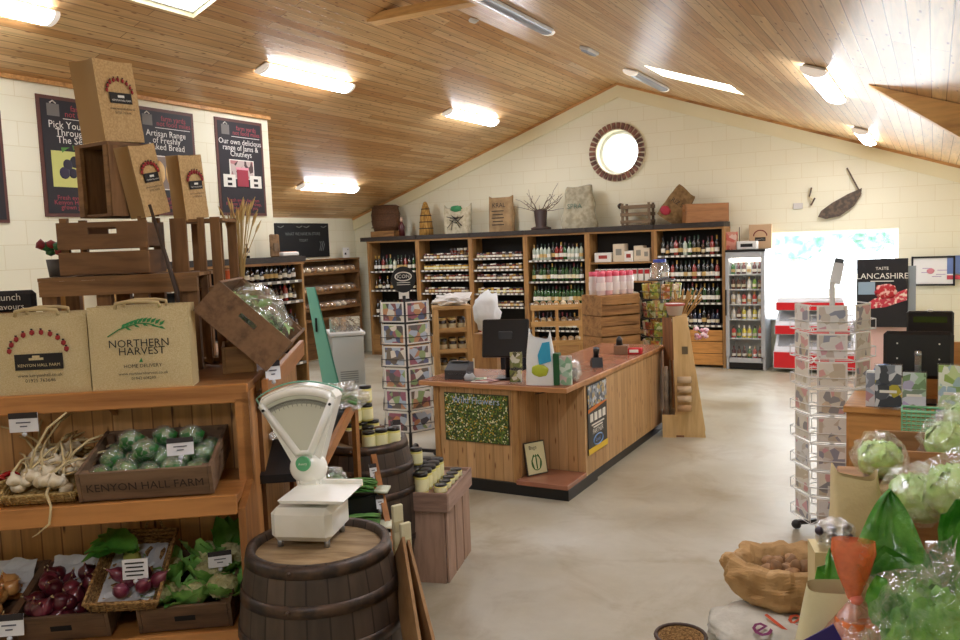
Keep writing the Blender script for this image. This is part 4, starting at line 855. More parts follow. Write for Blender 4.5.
# card spinners
cardm = mat('greeting_card', '#d8d2c8', .35, rn=['#dcd6cc', '#e8e4dc', '#c9c2b4', '#e9dfe0', '#d3d8e0'], patt=(16, ['#7a3040', '#3a4f86', '#8fae6a', '#c98a5a', '#efe9e0', '#5a4a3a', '#b9cbe0', '#a04a6a', '#2f2a3a'], .85))
cardp = mat('pale_card', '#e3dfd2', .35, rn=['#efe9dc', '#e8e0e4', '#dfe4ee', '#e6dcc4'], patt=(20, ['#efece4', '#efece4', '#c9b8a0', '#d8909a', '#efece4', '#6a7288', '#e3e0d4', '#c9bfa8'], .7))
edge_ = mat('card_border', '#f0eee8', .4)
def cardb(w, h, mm, nm='greeting_card'):
    def f():
        m_ = MB(); m_.box((0, 0, h/2), (w, .004, h), edge_, RX(0)); m_.box((0, -.003, h/2), (w*.86, .002, h*.86), mm); return m_.build(nm)
    return f
def spinner(name, label, p, R, n, zs, th, phase, wm, cardfn, key, where, topz, feet=True):
    t = thing(name, label, 'card rack', (p.x, p.y, 0)); MB().cyl((0, 0, topz/2+.03), .018, topz-.06, wm).build('pole', t)
    if feet:
        e = MB()
        for k in range(4): a = PI/2*k+.4; e.bar((0, 0, .07), (R*.95*math.cos(a), R*.95*math.sin(a), .05), .03, .03, wirek); e.blob((.035, .035, .035), wirek, T(R*.95*math.cos(a), R*.95*math.sin(a), .036), 0, 1, 0, 2)
        e.build('caster_base', t)
    sd = 2*R*math.sin(PI/n)
    for i, z in enumerate(zs):
        e = MB()
        for dz in (0, th*.35):
            e.tube([((R+.018)*math.cos(phase+2*PI*(k+.5)/n), (R+.018)*math.sin(phase+2*PI*(k+.5)/n), z+dz) for k in range(n)], .0035, wm, 4, closed=True)
        e.tube([((R-.02)*math.cos(phase+2*PI*(k+.5)/n), (R-.02)*math.sin(phase+2*PI*(k+.5)/n), z+th*.9) for k in range(n)], .0035, wm, 4, closed=True)
        for k in range(n):
            a = phase+2*PI*(k+.5)/n; e.tube([(.02*math.cos(a), .02*math.sin(a), z), ((R+.018)*math.cos(a), (R+.018)*math.sin(a), z)], .003, wm, 4)
            e.tube([((R+.018)*math.cos(a), (R+.018)*math.sin(a), z), ((R+.018)*math.cos(a), (R+.018)*math.sin(a), z+th*.35)], .003, wm, 4)
        e.build('pocket_ring', t)
        for k in range(n):
            a = phase+2*PI*k/n; rr = R*math.cos(PI/n); dirv = Vector((math.cos(a), math.sin(a), 0))
            if dirv.dot(Vector((-p.x, -p.y, 0)).normalized()) < -.25: continue
            q = Vector((p.x, p.y, z+.004)) + dirv*rr
            spawn(key, cardfn, q, a+PI/2, 'greeting card in %s of the %s' % (TIER[i], where), 'card', 'cards %s %s' % (TIER[i], where))
    return t
TIER = ['the lowest ring', 'the second ring up', 'the third ring up', 'the fourth ring up', 'the fifth ring up', 'the sixth ring up', 'the seventh ring up', 'the top ring']
SP = at_d(407, 360, 8.2)
fa = math.atan2(-SP.y, -SP.x)
t = spinner('card_spinner', 'dark wire card spinner with black oval sign, left of the counter', SP, .27, 6, [.30+.215*k for k in range(6)], .2, fa+PI/6, wirek, cardb(.245, .195, cardm), 'carda', 'spinner beside the counter', 1.62)
e = MB(); hp = [(.12*math.cos(a), .13*math.sin(a)) for a in [2*PI*i/24 for i in range(24)]]
MB(RZ(fa+PI/2)).prism(hp, .02, blackp, T(0, .01, 1.78) @ UP).box((0, 0, 1.64), (.1, .015, .1), ticket).build('sign', t)
e = MB(RZ(fa+PI/2)); e.tube([(.08*math.cos(a), -.014, 1.81+.042*math.sin(a)) for a in [2*PI*i/24 for i in range(24)]], .006, ticket, 5, closed=True); e.text('ICON', .05, ticket, T(0, -.013, 1.81) @ UP)
for z in (1.73, 1.75): e.box((0, -.012, z), (.13, .002, .006), ticket)
e.build('sign_lettering', t)
SQ = at_d(832, 420, 6.18); SQ.z = 0; fq = math.atan2(-SQ.y, -SQ.x)
t = spinner('card_spinner', 'tall white-wire greeting card spinner standing alone on the right of the open floor', SQ, .255, 6, [.10+.19*k for k in range(8)], .19, fq, wirew, cardb(.19, .172, cardp), 'cardb', 'tall white spinner', 1.75)
o = t; MB(RZ(fq+PI/2)).box((.03, 0, 1.81), (.07, .02, .15), mat('sign_white', '#eceff2', .4), RY(.2), b=.005).box((.045, 0, 1.895), (.06, .03, .03), mat('sign_grey', '#5a6068', .4), RY(.2), b=.005).build('top_sign', t)
# turquoise board, cooler
p = at_d(312, 330, 8.5); t = thing('turquoise_board', 'slim turquoise triangular board standing on end before the bread shelves', 'board', (p.x, p.y, 0), face_cam(p))
MB().prism([(-.035, 1.73), (.045, 1.73), (.36, 0), (.16, 0)], .03, mat('turquoise', '#7cc4b0', .5), UP).build('board', t)
MB().prism([(.045, 1.73), (.055, 1.73), (.385, 0), (.36, 0)], .03, mat('turquoise_dark', '#4f9a88', .5), T(0, .01, 0) @ UP).box((.045, -.036, 1.35), (.02, .01, .14), blackp).build('edge_strip', t)
p = at_d(346, 350, 9.6); t = thing('chest_cooler', 'pale grey chest cooler with vent grille under the bread shelves', 'cooler', (p.x, p.y, 0), face_cam(p)+.1)
MB().box((0, 0, .58), (.36, .5, 1.1), mat('cooler_grey', '#c4c8c6', .4), b=.01).build('cabinet', t); MB().box((0, 0, 1.15), (.4, .54, .04), mat('cooler_lid', '#dcdcd8', .3), b=.008).build('lid', t)
e = MB()
for k in range(6): e.box((0, -.253, .6+.025*k), (.2, .004, .01), mat('grille_grey', '#8a8f8e', .5))
e.build('grille', t)
o = thing('bread_tray', 'clear tray of sliced loaves on top of the grey chest cooler', 'tray', (p.x, p.y, 1.172), face_cam(p)); MB().box((0, 0, .01), (.34, .4, .02), film('tray_film', '#f0ece4', .5, .1, 3)).box((0, -.19, .09), (.34, .01, .16), film('tray_film')).build('tray', o)
for k in range(3): MB().blob((.05, .15, .06), mat('bread_crust', '#c08a4a', .7, vary=('#e0bd84', 6, .4, .6)), T(-.11+.11*k, 0, .08), .1, 2, k, 3).build('loaf', o)
# bread shelves along the recess wall
zx = lambda px, py: at_x(px, py, -9.98).z
BS = [zx(345, 272), zx(345, 291), zx(345, 307), .8]; Y0, Y1 = 11.45, 13.25
t = thing('bread_shelving', 'dark-stained bread shelving on the side wall under the blackboard', 'shelving', (-10.36, (Y0+Y1)/2, 0)); bw_ = wood('dark_shelf_wood', '#7d5a36', '#523820', 'y', 7)
L2 = LM(t)
for y in (Y0+.02, Y1-.02): MB(L2).box((-10.17, y, .95), (.36, .04, 1.9), bw_).build('side_panel', t)
MB(L2).box((-10.35, (Y0+Y1)/2, .95), (.015, Y1-Y0-.08, 1.86), bw_).build('back_panel', t); MB(L2).box((-10.17, (Y0+Y1)/2, 1.915), (.38, Y1-Y0, .03), bw_).build('top', t)
for z in BS: MB(L2).box((-10.17, (Y0+Y1)/2, z-.012), (.35, Y1-Y0-.085, .02), bw_).box((-9.99, (Y0+Y1)/2, z+.01), (.012, Y1-Y0-.085, .05), bw_).build('shelf', t)
crust = mat('bread_crust', '#c08a4a'); bagf = film('bread_bag', '#efe6da', .35, .1, 18)
def loafb():
    t = E0('bread_loaf'); MB().blob((.07, .14, .065), mat('loaf_crust', '#b98a54', .7, rn=['#b98a54', '#d8b88a', '#e6d6bc', '#8a5a2c']), T(0, 0, .066), .12, 2, 1, 2).build('crust', t); MB().blob((.08, .155, .075), bagf, T(0, 0, .075), .25, 3, 2, 2).build('wrapper', t); return t
for i, z in enumerate(BS[:3]):
    for k in range(10): spawn('loaf', loafb, (-10.13, Y0+.16+k*.165, z), 0, 'wrapped bread loaf on the %s shelf below the blackboard' % ('top', 'middle', 'lower')[i], 'bread', 'loaves %s shelf' % ('top', 'middle', 'lower')[i], rot=(0, 0, PI/2), scale=(1, 1, 1))
t = thing('blackboard', 'wide chalked blackboard hung on the far side wall', 'board', (-10.36, 12.03, 2.29), PI/2)
MB().box((0, -.012, 0), (1.5, .02, .64), mat('slate_black', '#16181a', .6), b=.004).build('board', t); ch = mat('chalk', '#7d8280', .9); e = MB()
e.text('WHAT WE HAVE IN STORE', .08, ch, T(0, -.024, .12) @ UP); e.text('TODAY', .07, ch, T(0, -.024, -.0) @ UP)
for x in (-.1, .1, -.6, .6): e.tube([(x-.08, -.024, .26), (x, -.024, .24), (x+.08, -.024, .27)], .008, ch, 4)
for k in range(3): e.tube([(.45+.05*k, -.024, -.2), (.5+.05*k, -.024, -.08), (.47+.05*k, -.024, -.02)], .006, ch, 4)
e.build('chalk_writing', t)
o = thing('price_card', 'small white card with dark marks standing on the bread shelving', 'card', (-10.15, 13.05, 1.931), PI/2); MB().box((0, 0, .1), (.2, .012, .2), edge_, b=.002).build('card', o); MB().box((-.03, -.008, .08), (.05, .003, .04), ink).box((.05, -.008, .16), (.02, .003, .02), ink).build('print', o)
# bottle shelving on the partition
t = thing('bottle_shelving', 'pine bottle shelving with dark fascia against the poster wall', 'shelving', (-7.33, 6.9, 0)); L2 = LM(t); Y0, Y1 = 5.4, 8.15
oaky = wood('shelf_pine_deep', '#c08f54', '#84582a', 'y', 7)
LS = [at_x(290, 280.5, -7.03).z, at_x(290, 301, -7.03).z, 1.12, .7, .3]
for y in (Y0+.02, 7.05, Y1-.02): MB(L2).box((-7.18, y, .98), (.3, .035, 1.92), oakx).build('side_panel', t)
MB(L2).box((-7.325, 6.78, .98), (.012, Y1-Y0-.05, 1.9), blk).build('back_panel', t); MB(L2).box((-7.17, (Y0+Y1)/2, 1.95), (.32, Y1-Y0, .03), oaky).build('top', t); MB(L2).box((-7.16, (Y0+Y1)/2, 2.0), (.34, Y1-Y0+.02, .07), dkwood).build('fascia', t)
for z in LS:
    e = MB(L2).box((-7.18, (Y0+Y1)/2, z-.013), (.29, Y1-Y0-.08, .025), blk).box((-7.03, (Y0+Y1)/2, z-.013), (.006, Y1-Y0-.09, .035), rail)
    for k in range(16): e.box((-7.026, 5.6+k*.16, z-.013), (.004, .06, .028), ticket)
    e.build('shelf', t)
for i, z in enumerate(LS[:3]):
    for k in range(12):
        kd = ('dark', 'dark', 'amber', 'dark', 'blue', 'dark')[k % 6] if i == 0 else ('amber', 'rose', 'dark', 'amber')[k % 4]
        spawn(('b', kd), BT[kd], (-7.1, 7.14+k*.08, z), k, 'dark bottle on the %s shelf against the poster wall' % ('top', 'second', 'third')[i], 'bottle', 'bottles %s shelf poster wall' % ('top', 'second', 'third')[i], scale=(1, 1, .82))
o = thing('orange_tub', 'stack of orange tubs at the near end of the bottle shelving', 'tub', (-7.1, 6.92, LS[0])); MB().cyl((0, 0, .09), .055, .17, mat('orange_tub', '#d8602a', .4), n=18).build('tub', o); MB().cyl((0, 0, .18), .058, .02, mat('tub_lid', '#e8a07a', .4), n=18).build('lid', o)
o = MB().box((0, 0, .14), (.03, .2, .28), oldw, b=.02).box((.02, 0, .12), (.01, .1, .1), oldw2).build('carved_board', None, (-7.15, 7.78, 2.036), R_(10)); tag(o, 'rounded brown board standing on the dark fascia before the blackboard', 'board')
spawn(('b', 'dark'), BT['dark'], (-7.15, 7.3, 2.036), 0, 'small lone black bottle on top of the poster wall fascia', 'bottle', None, scale=(.9, .9, .55))
o = MB().box((0, 0, .03), (.14, .3, .05), edge_, b=.012).box((0, 0, .058), (.1, .24, .006), mat('tub_lid', '#e8a07a', .4)).build('tray', None, (-7.15, 8.0, 2.036), 0); tag(o, 'small white tray at the far end of the fascia shelf', 'tray')
# posters on the partition
def chalkposter(y0, y1, z0, z1, label, lines, pic):
    w, h = y1-y0, z1-z0; t = thing('chalkboard_poster', label, 'poster', (-7.345, (y0+y1)/2, (z0+z1)/2), PI/2)
    MB().box((0, 0, 0), (w, .014, h), mat('poster_frame_brown', '#5f3830', .6)).build('frame', t); MB().box((0, -.004, 0), (w-.07, .014, h-.07), mat('poster_slate', '#232026', .6)).build('board', t)
    e = MB(); pk_ = mat('chalk_red', '#a8434e', .7); wh = mat('chalk_white', '#e9e5de', .7); K = T(0, -.0125, 0) @ UP
    e.text('farm yards', w*.1, pk_, K @ T(w*.14, h*.41, 0)); e.text('not food miles', w*.1, pk_, K @ T(w*.14, h*.36, 0)); e.box((w*.12, -.0125, h*.32), (w*.6, .002, .006), wh)
    for k, s in enumerate(lines): e.text(s, w*.12, wh, K @ T(0, h*(.265-.062*k), 0))
    for k in range(3): e.text(('Fresh every day from', 'Kenyon Hall Farm shop,', 'grown just for you')[k], w*.078, pk_, K @ T(0, h*(-.34-.04*k), 0))
    e.build('lettering', t)
    e = MB(); e.box((-w*.3, -.0115, h*.385), (w*.16, .002, h*.1), mat('chalk_grey', '#77736f', .7)); e.tube([(-w*.34, -.0125, h*.44), (-w*.3, -.0125, h*.46), (-w*.26, -.0125, h*.44)], .006, wh, 4); e.build('crate_emblem', t)
    pic(t, w, h)
def pic_berries(t, w, h):
    MB().box((0, -.012, -h*.1), (w*.74, .003, h*.3), mat('berry_yellow', '#cfd07a', .6)).build('picture_ground', t); e = MB()
    for x, z, r, c in ((-.13, -.05, .055, '#2a2638'), (-.05, -.02, .06, '#1f1c2c'), (-.17, -.13, .06, '#2b2440'), (-.08, -.13, .05, '#231f33'), (.07, -.11, .09, '#b8304a'), (.16, -.08, .07, '#a82a44')): e.blob((r, .004, r), mat('berry'+c, c, .5), T(x, -.013, z-.02), .1, 5, 1, 2)
    for x, z, a in ((-.18, .04, .6), (-.06, .07, -.5), (.04, .05, 1.)): e.add([(x, -.014, z), (x+.05, -.014, z+.04), (x+.1*math.cos(a), -.014, z+.1*math.sin(a)), (x-.01, -.014, z+.05)], [(0, 1, 2, 3)], mat('berry_leaf', '#4f8a3a', .6))
    e.build('berries', t)
def pic_bread(t, w, h):
    MB().box((0, -.012, -h*.1), (w*.66, .003, h*.32), ticket).build('picture_border', t); MB().box((0, -.014, -h*.1), (w*.62, .003, h*.3), mat('bread_photo', '#8a7a70', .6)).build('picture_ground', t); e = MB()
    for x in (-.12, .02, .15): e.blob((.07, .004, .13), mat('bread_crust', '#c08a4a'), T(x, -.015, -h*.1), .1, 2, int(x*10), 2)
    e.build('loaves_picture', t)
def pic_jam(t, w, h):
    MB().box((0, -.012, -.02), (w*.52, .003, h*.2), ticket).build('picture_border', t); MB().box((0, -.014, -.02), (w*.48, .003, h*.18), mat('jam_photo', '#6a4a4a', .6, patt=(14, ['#c98a8a', '#4a3a3a', '#d9c8c0']))).build('picture_ground', t); e = MB()
    e.box((0, -.017, -.12), (w*.24, .004, h*.18), mat('jam_red', '#9c2f42', .3), b=.0); e.box((0, -.018, -.01), (w*.27, .004, h*.025), mat('jam_pink', '#e39aa8', .4)); e.build('jam_jar_picture', t); e = MB()
    for s in (-1, 1): e.box((s*w*.28, -.016, -.16), (w*.25, .003, h*.13), ticket); e.box((s*w*.28, -.018, -.17), (w*.09, .003, h*.08), ink); e.box((s*w*.28, -.0195, -.17), (w*.09, .003, h*.025), ticket)
    e.build('bottle_cards', t)
chalkposter(4.92, 5.72, 2.51, 3.65, 'left chalkboard poster reading Pick Your Own, with a berry picture, behind the tall bag', ['Pick Your Own', 'Throughout', 'The Season'], pic_berries)
chalkposter(6.0, 6.79, 2.54, 3.68, 'chalkboard poster about freshly baked bread, in the middle of the trio', ['Artisan Range', 'of Freshly', 'Baked Bread'], pic_bread)
chalkposter(7.11, 7.88, 2.55, 3.69, 'chalkboard poster about jams and chutneys, nearest the wall end', ['Our own delicious', 'range of Jams &', 'Chutneys'], pic_jam)
o = MB().box((0, 0, 0), (.3, .014, 1.0), mat('poster_frame_brown', '#5f3830', .6)).box((0, -.005, 0), (.24, .014, .94), mat('poster_slate', '#232026', .6)).build('chalkboard_poster', None, (-7.345, 4.42, 2.95), PI/2); tag(o, 'sliver of another brown-framed poster at the left frame edge', 'poster')
# ------------------------------------------------------------------ left produce stand
SO = Vector((-2.58, 2.488, 0)); SA = R_(35); SU = Vector((math.cos(SA), math.sin(SA), 0)); SV = Vector((-math.sin(SA), math.cos(SA), 0))
def S(u, v, z): return SO + SU*u + SV*v + Vector((0, 0, z))
def spix(px, py, v):
    r = ray(px, py); s = ((SO-O).dot(SV)+v)/r.dot(SV); P = O+r*s; d = P-SO; return d.dot(SU), v, P.z
spine = planks('stand_back_boards', 'z', 'x', .09, 5, '#d6a468', '#c49054', '#94663a', .5, .15, True, .004, '#5f3a1c')
srail = wood('stand_rail', '#bd8247', '#8a5526', 'x', 4, .4, .2); srail2 = wood('stand_rail_deep', '#a8703c', '#74461f', 'y', 4, .45)
t = thing('produce_stand', 'large stepped pine produce stand filling the left foreground', 'stand', SO, SA)
MB().box((-.9, .225, 1.062), (1.8, .45, .035), srail).build('middle_shelf', t); MB().box((-.9, -.012, 1.045), (1.8, .025, .085), srail, b=.004).build('middle_lip', t)
MB().box((-.9, .2, .478), (1.8, .44, .035), srail).build('lower_shelf', t); MB().box((-.9, -.03, .462), (1.8, .025, .09), srail, b=.004).build('lower_lip', t)
MB().box((-.9, .46, .75), (1.8, .02, 1.46), spine).build('back_panel', t)
MB().box((-.88, .25, 1.475), (1.82, .03, .085), srail, b=.005).build('top_rail', t); MB().box((-.88, 1.15, 1.5), (1.82, 1.77, .03), wood('deck_boards', '#93663a', '#65421f', 'x', 4)).build('deck', t)
e = MB(); e.prism([(0, 0), (.0, 0), (.46, 0), (.46, 1.48), (.235, 1.48), (.235, 1.08), (0, 1.02)], .03, wood('stand_side', '#b27a42', '#7d4d24', 'z', 4), Matrix(((0, 0, 1, -.0), (1, 0, 0, 0), (0, 1, 0, 0), (0, 0, 0, 1)))); e.build('side_panel', t)
MB().box((.0, .255, 1.24), (.06, .04, .42), srail).build('corner_post', t)
MB().box((.04, 1.2, .72), (.02, 1.5, 1.43), planks('stand_side_boards', 'z', 'y', .09, 5, '#bf8b50', '#ad7942', '#6d4522', .5, .15, True, .004, '#5f3a1c')).build('side_boards', t)
MB().box((.085, 1.2, 1.46), (.03, 1.66, .1), srail2, b=.004).build('side_rail', t); MB().box((-.4, 1.95, .72), (.85, .02, 1.43), spine).build('rear_panel', t)
e = MB()
for u in (-1.35, -.62, -.02): e.prism([(0, 0), (.0, -.07), (-.12, 0)], .02, srail2, T(u, .44, 1.44) @ RZ(PI/2*0) @ Matrix(((0, 0, 1, 0), (1, 0, 0, 0), (0, 1, 0, 0), (0, 0, 0, 1))))
e.build('brackets', t)
# jute shopping bags
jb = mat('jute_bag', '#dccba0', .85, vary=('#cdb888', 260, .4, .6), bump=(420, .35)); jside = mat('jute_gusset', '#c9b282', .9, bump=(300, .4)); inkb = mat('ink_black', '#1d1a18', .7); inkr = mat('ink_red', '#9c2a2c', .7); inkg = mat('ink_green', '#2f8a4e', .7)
def bagmesh(t, w, h, d, handles=True, m=jb, ms=jside):
    def fr(u, v): return ((u-.5)*w, -d/2-.012*math.sin(PI*u)*math.sin(PI*v)-.003*noise.noise(Vector((u*6, v*6, w))), h*v-.006*math.sin(PI*u)*v)
    def bk(u, v): return ((.5-u)*w, d/2+.01*math.sin(PI*u)*math.sin(PI*v), h*v)
    MB().grid(fr, 16, 16, m).build('front_panel', t); MB().grid(bk, 8, 8, m).build('back_panel', t)
    for s in (-1, 1):
        def sd(u, v): return (s*(w/2-.03*math.sin(PI*u)*v), (u-.5)*d*s, h*v)
        MB().grid(sd, 8, 6, ms).build('side_gusset', t)
    MB().box((0, 0, .003), (w, d, .004), m).build('base', t)
    if handles:
        for s in (-1, 1): e = MB(); e.tube([(-w*.22, s*d/2, h-.01), (-w*.21, s*(d/2+.006), h+.012), (-w*.1, s*(d/2+.02), h+.02), (w*.1, s*(d/2+.02), h+.018), (w*.21, s*(d/2+.006), h+.012), (w*.22, s*d/2, h-.01)], .008, ms, 6); e.build('handle', t)
def arc_logo(e, y, cx, cz_, r, n, s):
    for k in range(n):
        a = PI*(.04+.92*k/(n-1)); e.blob((s, .0025, s*1.15), inkr, T(cx+r*math.cos(a), y, cz_+r*.75*math.sin(a)), .05, 2, k, 1); e.box((cx+r*math.cos(a), y-.002, cz_+r*.75*math.sin(a)+s*1.2), (s*.8, .002, s*.5), inkb)
t = thing('jute_bag', 'natural jute bag printed with an arc of red berries, KENYON HALL FARM', 'bag', S(-.853, .33, 1.516), SA); bagmesh(t, .41, .355, .12)
e = MB(); y = -.0775; arc_logo(e, y, -.0, .185, .12, 10, .012); e.box((0, y, .145), (.2, .003, .07), inkb); e.text('KENYON HALL FARM', .0185, jb, T(0, y-.003, .13) @ UP); e.box((-.01, y-.003, .158), (.06, .002, .01), jb); e.box((-.01, y-.003, .166), (.03, .002, .014), jb)
e.text('www.kenyonhall.co.uk', .0205, inkb, T(0, y, .085) @ UP); e.text('01925 763646', .022, inkb, T(0, y, .062) @ UP); e.build('print', t)
t = thing('jute_bag', 'natural jute bag printed NORTHERN HARVEST under a green leaf sprig', 'bag', S(-.425, .32, 1.516), SA); bagmesh(t, .43, .37, .12)
e = MB(); e.text('NORTHERN', .048, inkb, T(0, y, .205) @ UP); e.text('HARVEST', .048, inkb, T(.01, y, .17) @ UP); e.text('HOME DELIVERY', .022, inkb, T(.01, y, .105) @ UP); e.text('www.northernharvest.co.uk', .0185, inkb, T(.01, y, .072) @ UP); e.text('01942 608299', .018, inkb, T(.01, y, .05) @ UP)
e.tube([(-.13, y, .24), (-.08, y, .27), (0, y, .295), (.05, y, .29), (.1, y, .27)], .0025, inkg, 4)
for k in range(10):
    x = -.07+.018*k; z = .275+.022*math.sin(k*.32); e.add([(x, y, z), (x+.006, y-.001, z+.016), (x+.026, y, z+.022), (x+.014, y-.001, z+.004)], [(0, 1, 2, 3)], inkg)
    if k % 2: e.add([(x, y, z-.004), (x+.012, y-.001, z-.004), (x+.026, y, z-.018), (x+.008, y-.001, z-.014)], [(0, 1, 2, 3)], inkg)
e.add([(-.005, y, .122), (.012, y, .122), (.006, y, .142)], [(0, 1, 2)], inkg); e.build('print', t)
# bench, crates and tall bags above
t = thing('pallet_bench', 'rough low bench of pallet boards carrying the wooden crate, behind the jute bags', 'bench', S(-.66, .98, 1.516), SA)
bo = wood('pallet_wood', '#8f6a42', '#5c4026', 'x', 7, .8); boz = wood('pallet_leg', '#85603a', '#533922', 'z', 7, .8)
e = MB()
for k in range(3): e.box((0, -.12+.14*k, .487), (.78, .125, .018), bo)
e.build('top_boards', t); MB().box((0, -.19, .44), (.76, .02, .075), bo).build('front_rail', t)
for x in (-.34, -.08, .1, .34):
    MB().box((x, -.16, .24), (.07, .05, .48), boz).build('leg', t); MB().box((x, .14, .24), (.07, .05, .48), boz).build('leg', t)
t = thing('wooden_crate', 'brown slatted crate with oval hand hole, on the pallet bench', 'crate', S(-.745, 1.02, 2.016), SA+R_(0)); cw = wood('brown_crate', '#7f5b37', '#553a20', 'x', 6, .7)
e = MB()
w_, d_, h_ = .44, .32, .28
for s in (-1, 1):
    e = MB(); e.box((0, s*(d_/2-.007), .06), (w_, .014, .115), cw, b=.003)
    e.box((0, s*(d_/2-.007), .144), (w_, .014, .035), cw).box((0, s*(d_/2-.007), .21), (w_, .014, .04), cw) if 0 else None
    e.box((-.145, s*(d_/2-.007), .2), (.15, .014, .135), cw).box((.145, s*(d_/2-.007), .2), (.15, .014, .135), cw).box((0, s*(d_/2-.007), .17), (.14, .014, .075), cw).box((0, s*(d_/2-.007), .254), (.14, .014, .027), cw)
    e.build('long_panel', t); e = MB()
    for z in (.06, .2): e.box((s*(w_/2-.007), 0, z), (.014, d_-.03, .12), wood('brown_crate_end', '#6f4e2e', '#4a321c', 'y', 6, .7))
    for q in (-1, 1): e.box((s*(w_/2-.03), q*(d_/2-.03), .145), (.035, .035, .29), boz)
    e.build('end_panel', t)
MB().box((0, 0, .008), (w_-.03, d_-.03, .012), cw).build('base', t)
t = thing('wooden_crate', 'open crate standing on end above the other, under the tall printed bag', 'crate', S(-.70, 1.02, 2.31), SA+R_(-38))
for s in (-1, 1): MB().box((s*.13, 0, .185), (.016, .27, .37), boz).build('side_board', t)
MB().box((0, .13, .185), (.24, .012, .37), boz).build('back_board', t); MB().box((0, 0, .362), (.28, .28, .016), cw).box((0, 0, .008), (.24, .26, .014), cw).build('end_boards', t)
MB().box((.115, -.13, .185), (.03, .02, .36), bo).build('front_post', t); MB().box((-.11, -.13, .185), (.04, .022, .36), bo).build('front_post', t)
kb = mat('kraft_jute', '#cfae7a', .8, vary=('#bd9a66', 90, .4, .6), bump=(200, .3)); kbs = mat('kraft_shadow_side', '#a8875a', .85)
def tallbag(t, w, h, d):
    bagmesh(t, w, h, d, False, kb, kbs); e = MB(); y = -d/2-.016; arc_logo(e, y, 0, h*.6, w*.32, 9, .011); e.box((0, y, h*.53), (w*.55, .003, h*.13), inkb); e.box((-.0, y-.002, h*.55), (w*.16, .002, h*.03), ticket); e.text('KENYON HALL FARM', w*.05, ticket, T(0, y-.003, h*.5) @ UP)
    e.text('www.kenyonhall.co.uk', w*.07, inkb, T(0, y, h*.4) @ UP); e.text('01925 763646', w*.07, inkb, T(0, y, h*.35) @ UP); e.build('print', t)
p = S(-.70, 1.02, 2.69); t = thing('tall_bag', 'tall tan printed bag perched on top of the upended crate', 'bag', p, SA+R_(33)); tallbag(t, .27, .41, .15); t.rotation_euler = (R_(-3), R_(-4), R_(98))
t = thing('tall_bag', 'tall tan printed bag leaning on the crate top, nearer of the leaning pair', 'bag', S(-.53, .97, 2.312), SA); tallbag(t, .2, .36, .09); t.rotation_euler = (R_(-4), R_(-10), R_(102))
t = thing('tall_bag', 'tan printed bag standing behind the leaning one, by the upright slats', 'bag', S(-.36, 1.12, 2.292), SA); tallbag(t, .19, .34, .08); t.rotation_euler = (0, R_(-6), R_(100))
# upright slat crate & sticks
t = thing('slatted_crate', 'tall upright slatted crate right of the leaning bags', 'crate', S(-.28, 1.15, 1.516), SA+R_(-6)); e = MB()
for x, w_ in ((-.12, .085), (.0, .035), (.075, .05)): MB().box((x, -.13, .39), (w_, .018, .78), boz).build('front_slat', t)
for x in (-.12, .0, .08): MB().box((x, .15, .39), (.05, .018, .78), boz).build('rear_slat', t)
for z in (.02, .4, .765): MB().box((-.02, 0, z), (.27, .26, .016), bo).build('cross_board', t)
t = thing('stick_bundle', 'bundle of thin dark sticks leaning between the bags and slats', 'sticks', S(-.385, .70, 1.516), SA); e = MB()
for k in range(5): e.tube([(.05-.008*k, 0, 0), (.02, .01*k, .4), (-.05-.012*k, .02*k, .72+.03*k)], .008, mat('dark_stick', '#3d2c1e', .7), 5)
e.build('sticks', t)
t = thing('wheat_sheaf', 'loose sheaf of dried wheat ears behind the upright slats', 'dried flowers', S(-.16, 1.35, 1.516), SA); e = MB(); wh_ = mat('wheat', '#c2a468', .8)
for k in range(34):
    a = rnd.uniform(0, 6.28); s = rnd.uniform(.01, .1); q = Vector((s*math.cos(a)*1.1+.02, s*math.sin(a), .78+rnd.uniform(-.08, .06))); e.tube([(0, 0, .3), (q.x*.3, q.y*.3, .55), q], .0025, wh_, 3); e.tube([q, q+Vector((q.x*.15, 0, .03)), q+Vector((q.x*.4, 0, .07))], [.004, .007, .001], wh_, 4)
e.build('ears', t); MB().lathe([(0, 0), (.06, 0), (.07, .3), (.06, .3), (.05, .02)], wick, n=14).build('pot', t)
# plant pot with flowers, sign, boxes
t = thing('flower_pot', 'small dark pot of red, white and green flowers at the end of the bench', 'flowers', S(-1.0, .93, 2.014), SA)
MB().lathe([(0, 0), (.04, 0), (.05, .09), (.045, .09), (0, .07)], mat('pot_grey', '#4f4a46', .6), n=14).build('pot', t); e = MB()
for k, c in enumerate(('#8a2a2a', '#e8e6e0', '#2f6b3a', '#7d2226', '#2a5a30', '#a34038', '#2f6b3a', '#8a2a2a')): e.blob((.026, .026, .026), mat('petal'+c, c, .6), T(.04*math.cos(k*1.1)-.02, .03*math.sin(k*1.7), .13+.012*(k % 4)), .3, 3, k, 1)
e.build('blooms', t); MB().leaf(.16, .05, 1.6, mat('dry_leaf', '#6a5c48', .8), T(.03, 0, .1) @ RZ(-1.4)).leaf(.15, .05, 2.2, mat('dry_leaf', '#6a5c48'), T(.03, 0, .12) @ RZ(-2.2)).build('dry_leaves', t)
u, v, z = spix(14, 300, 1.1); t = thing('sign_cushion', 'black cushion-like sign lettered Lunch Flavours at the left edge', 'sign', S(u-.02, v, z-.06), SA+R_(4)); MB().box((0, 0, .05), (.26, .05, .12), mat('sign_black', '#14131a', .6), b=.02).build('panel', t)
e = MB(); e.text('Lunch', .052, ticket, T(.0, -.027, .075) @ UP); e.text('Flavours', .045, ticket, T(.0, -.027, .025) @ UP); e.build('lettering', t)
MB().box((-.0, .02, -.25*(1)-.001), (.2, .1, .50), mat('hid_box', '#6f5032', .8)).build('stand_block', t)
